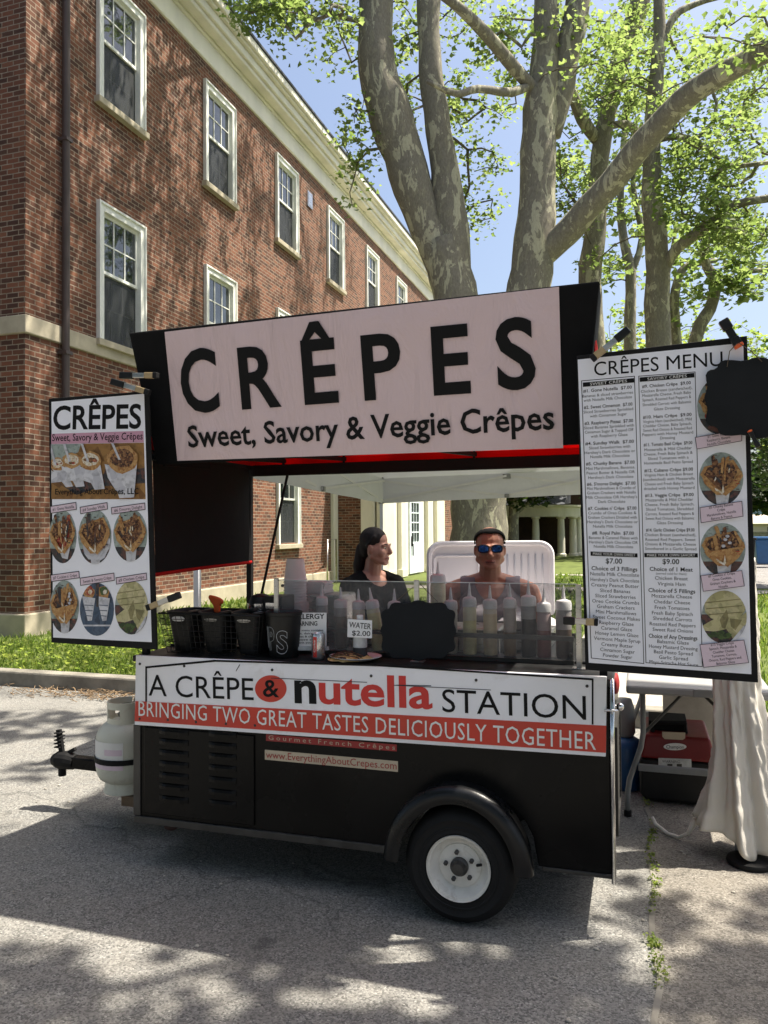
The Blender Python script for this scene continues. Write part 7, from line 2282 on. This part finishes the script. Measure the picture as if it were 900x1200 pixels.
# grey crate and more boxes farther back under the table
mb = MB()
cx_, cy_ = gx_+0.13, 5.62
mb.box((cx_-0.18, cy_, 0.003), (cx_+0.17, cy_+0.02, 0.52)); mb.box((cx_-0.18, cy_+0.02, 0.003), (cx_-0.16, cy_+0.3, 0.52)); mb.box((cx_+0.15, cy_+0.02, 0.003), (cx_+0.17, cy_+0.3, 0.52)); mb.box((cx_-0.16, cy_+0.28, 0.003), (cx_+0.15, cy_+0.3, 0.52)); mb.box((cx_-0.2, cy_-0.01, 0.50), (cx_+0.19, cy_+0.0, 0.53))
tag(obj('crate', mb, 'concrete', bevel=0.006), 'pale grey crate behind the red topped generator', 'crate')
# blue jug close to the cart's end wall
j = atY(738, 900, 5.0)
jg = empty('water_jug', (j.x, 5.0, 0), 'blue jug with a grey cap on the ground at the cart end', 'jug')
mb = MB().lathe([(0.0, 0.0), (0.095, 0.0), (0.105, 0.015), (0.105, 0.24), (0.09, 0.285), (0.05, 0.31)], (j.x-0.03, 5.06, 0), seg=24); obj('jug_body', mb, 'blue_plastic', jg, smooth=True)
mb = MB().lathe([(0.052, 0.305), (0.065, 0.33), (0.06, 0.48), (0.045, 0.53), (0.0, 0.535)], (j.x-0.03, 5.06, 0), seg=20); obj('jug_cap', mb, 'grey_metal', jg, smooth=True)

# white tent curtain gathered round a post at the far right
cc = atY(863, 800, 4.17)
cx0, cy0 = cc.x, 4.17
ct = empty('tent_curtain', (cx0, cy0, 0), 'creased white tent curtain gathered round a post, hanging to the ground beside the table', 'curtain')
nx, nz = 150, 64
mb = MB(); vs = []
for j in range(nz+1):
    w_ = j/nz
    z = 1.42-1.37*w_
    for i in range(nx):
        a = math.tau*i/nx
        dx, dy = math.cos(a), math.sin(a)
        low = max(0, (0.80-z)/0.75)
        r = 0.082+0.025*w_+0.042*low**1.2
        fold = (0.010+0.022*low)*math.sin(a*7+1.2*math.sin(z*3.1)+0.6)+(0.004+0.008*low)*math.sin(a*17+z*4)
        crk = 0.011*noise.noise(Vector((dx*4, dy*4+z*9, z*11)))+0.006*noise.noise(Vector((dx*9+z*20, dy*9, z*26)))
        q = Vector((cx0+0.03*low+dx*(r*1.05+fold+crk), cy0-0.01*low+dy*(r+fold+crk), z))
        # the hem on the left is pulled out and lifted towards the table
        pull = max(0, math.cos(a-math.pi*1.02))**3*max(0, (0.42-z)/0.37)**1.5
        q.x -= 0.075*pull; q.y += 0.03*pull
        zz = z+0.10*max(0, math.cos(a-math.pi))*low**2+0.012*math.sin(a*5)*low
        q.z = max(zz, 0.035)
        vs.append(q)
mb.add(vs, [(j*nx+i, (j+1)*nx+i, (j+1)*nx+(i+1) % nx, j*nx+(i+1) % nx) for j in range(nz) for i in range(nx)])
o = obj('cloth', mb, 'tablecloth', ct, smooth=True)
sd = o.modifiers.new('t', 'SOLIDIFY'); sd.thickness = 0.003
mb = MB().tube([(cx0-0.19, cy0+0.05, 0.13), (cx0-0.225, cy0+0.07, 0.05), (cx0-0.265, cy0+0.10, 0.016), (cx0-0.32, cy0+0.15, 0.012), (cx0-0.375, cy0+0.21, 0.03), (cx0-0.39, cy0+0.24, 0.055)], [0.016, 0.011, 0.009, 0.009, 0.011, 0.008], 8)
obj('tie', mb, 'tablecloth', ct, smooth=True)
mb = MB().tube([(cx0, cy0, 0.02), (cx0, cy0, 1.95)], 0.02, 10)
obj('post', mb, 'tent_metal', ct, smooth=True)
for dx, lab in ((0.035, 'black rubber base plate peeping from under the white curtain hem'), (0.245, 'second black rubber base plate, the one nearer the picture edge under the curtain')):
    mb = MB().lathe([(0.0, 0.0), (0.098, 0.0), (0.103, 0.012), (0.098, 0.024), (0.06, 0.033), (0.0, 0.033)], (cx0+dx, cy0-0.10 if dx < 0.1 else cy0+0.0, 0.001), seg=32)
    tag(obj('base_plate', mb, 'rubber', smooth=True, auto=50), lab, 'base plate', 'black base plates under the curtain')
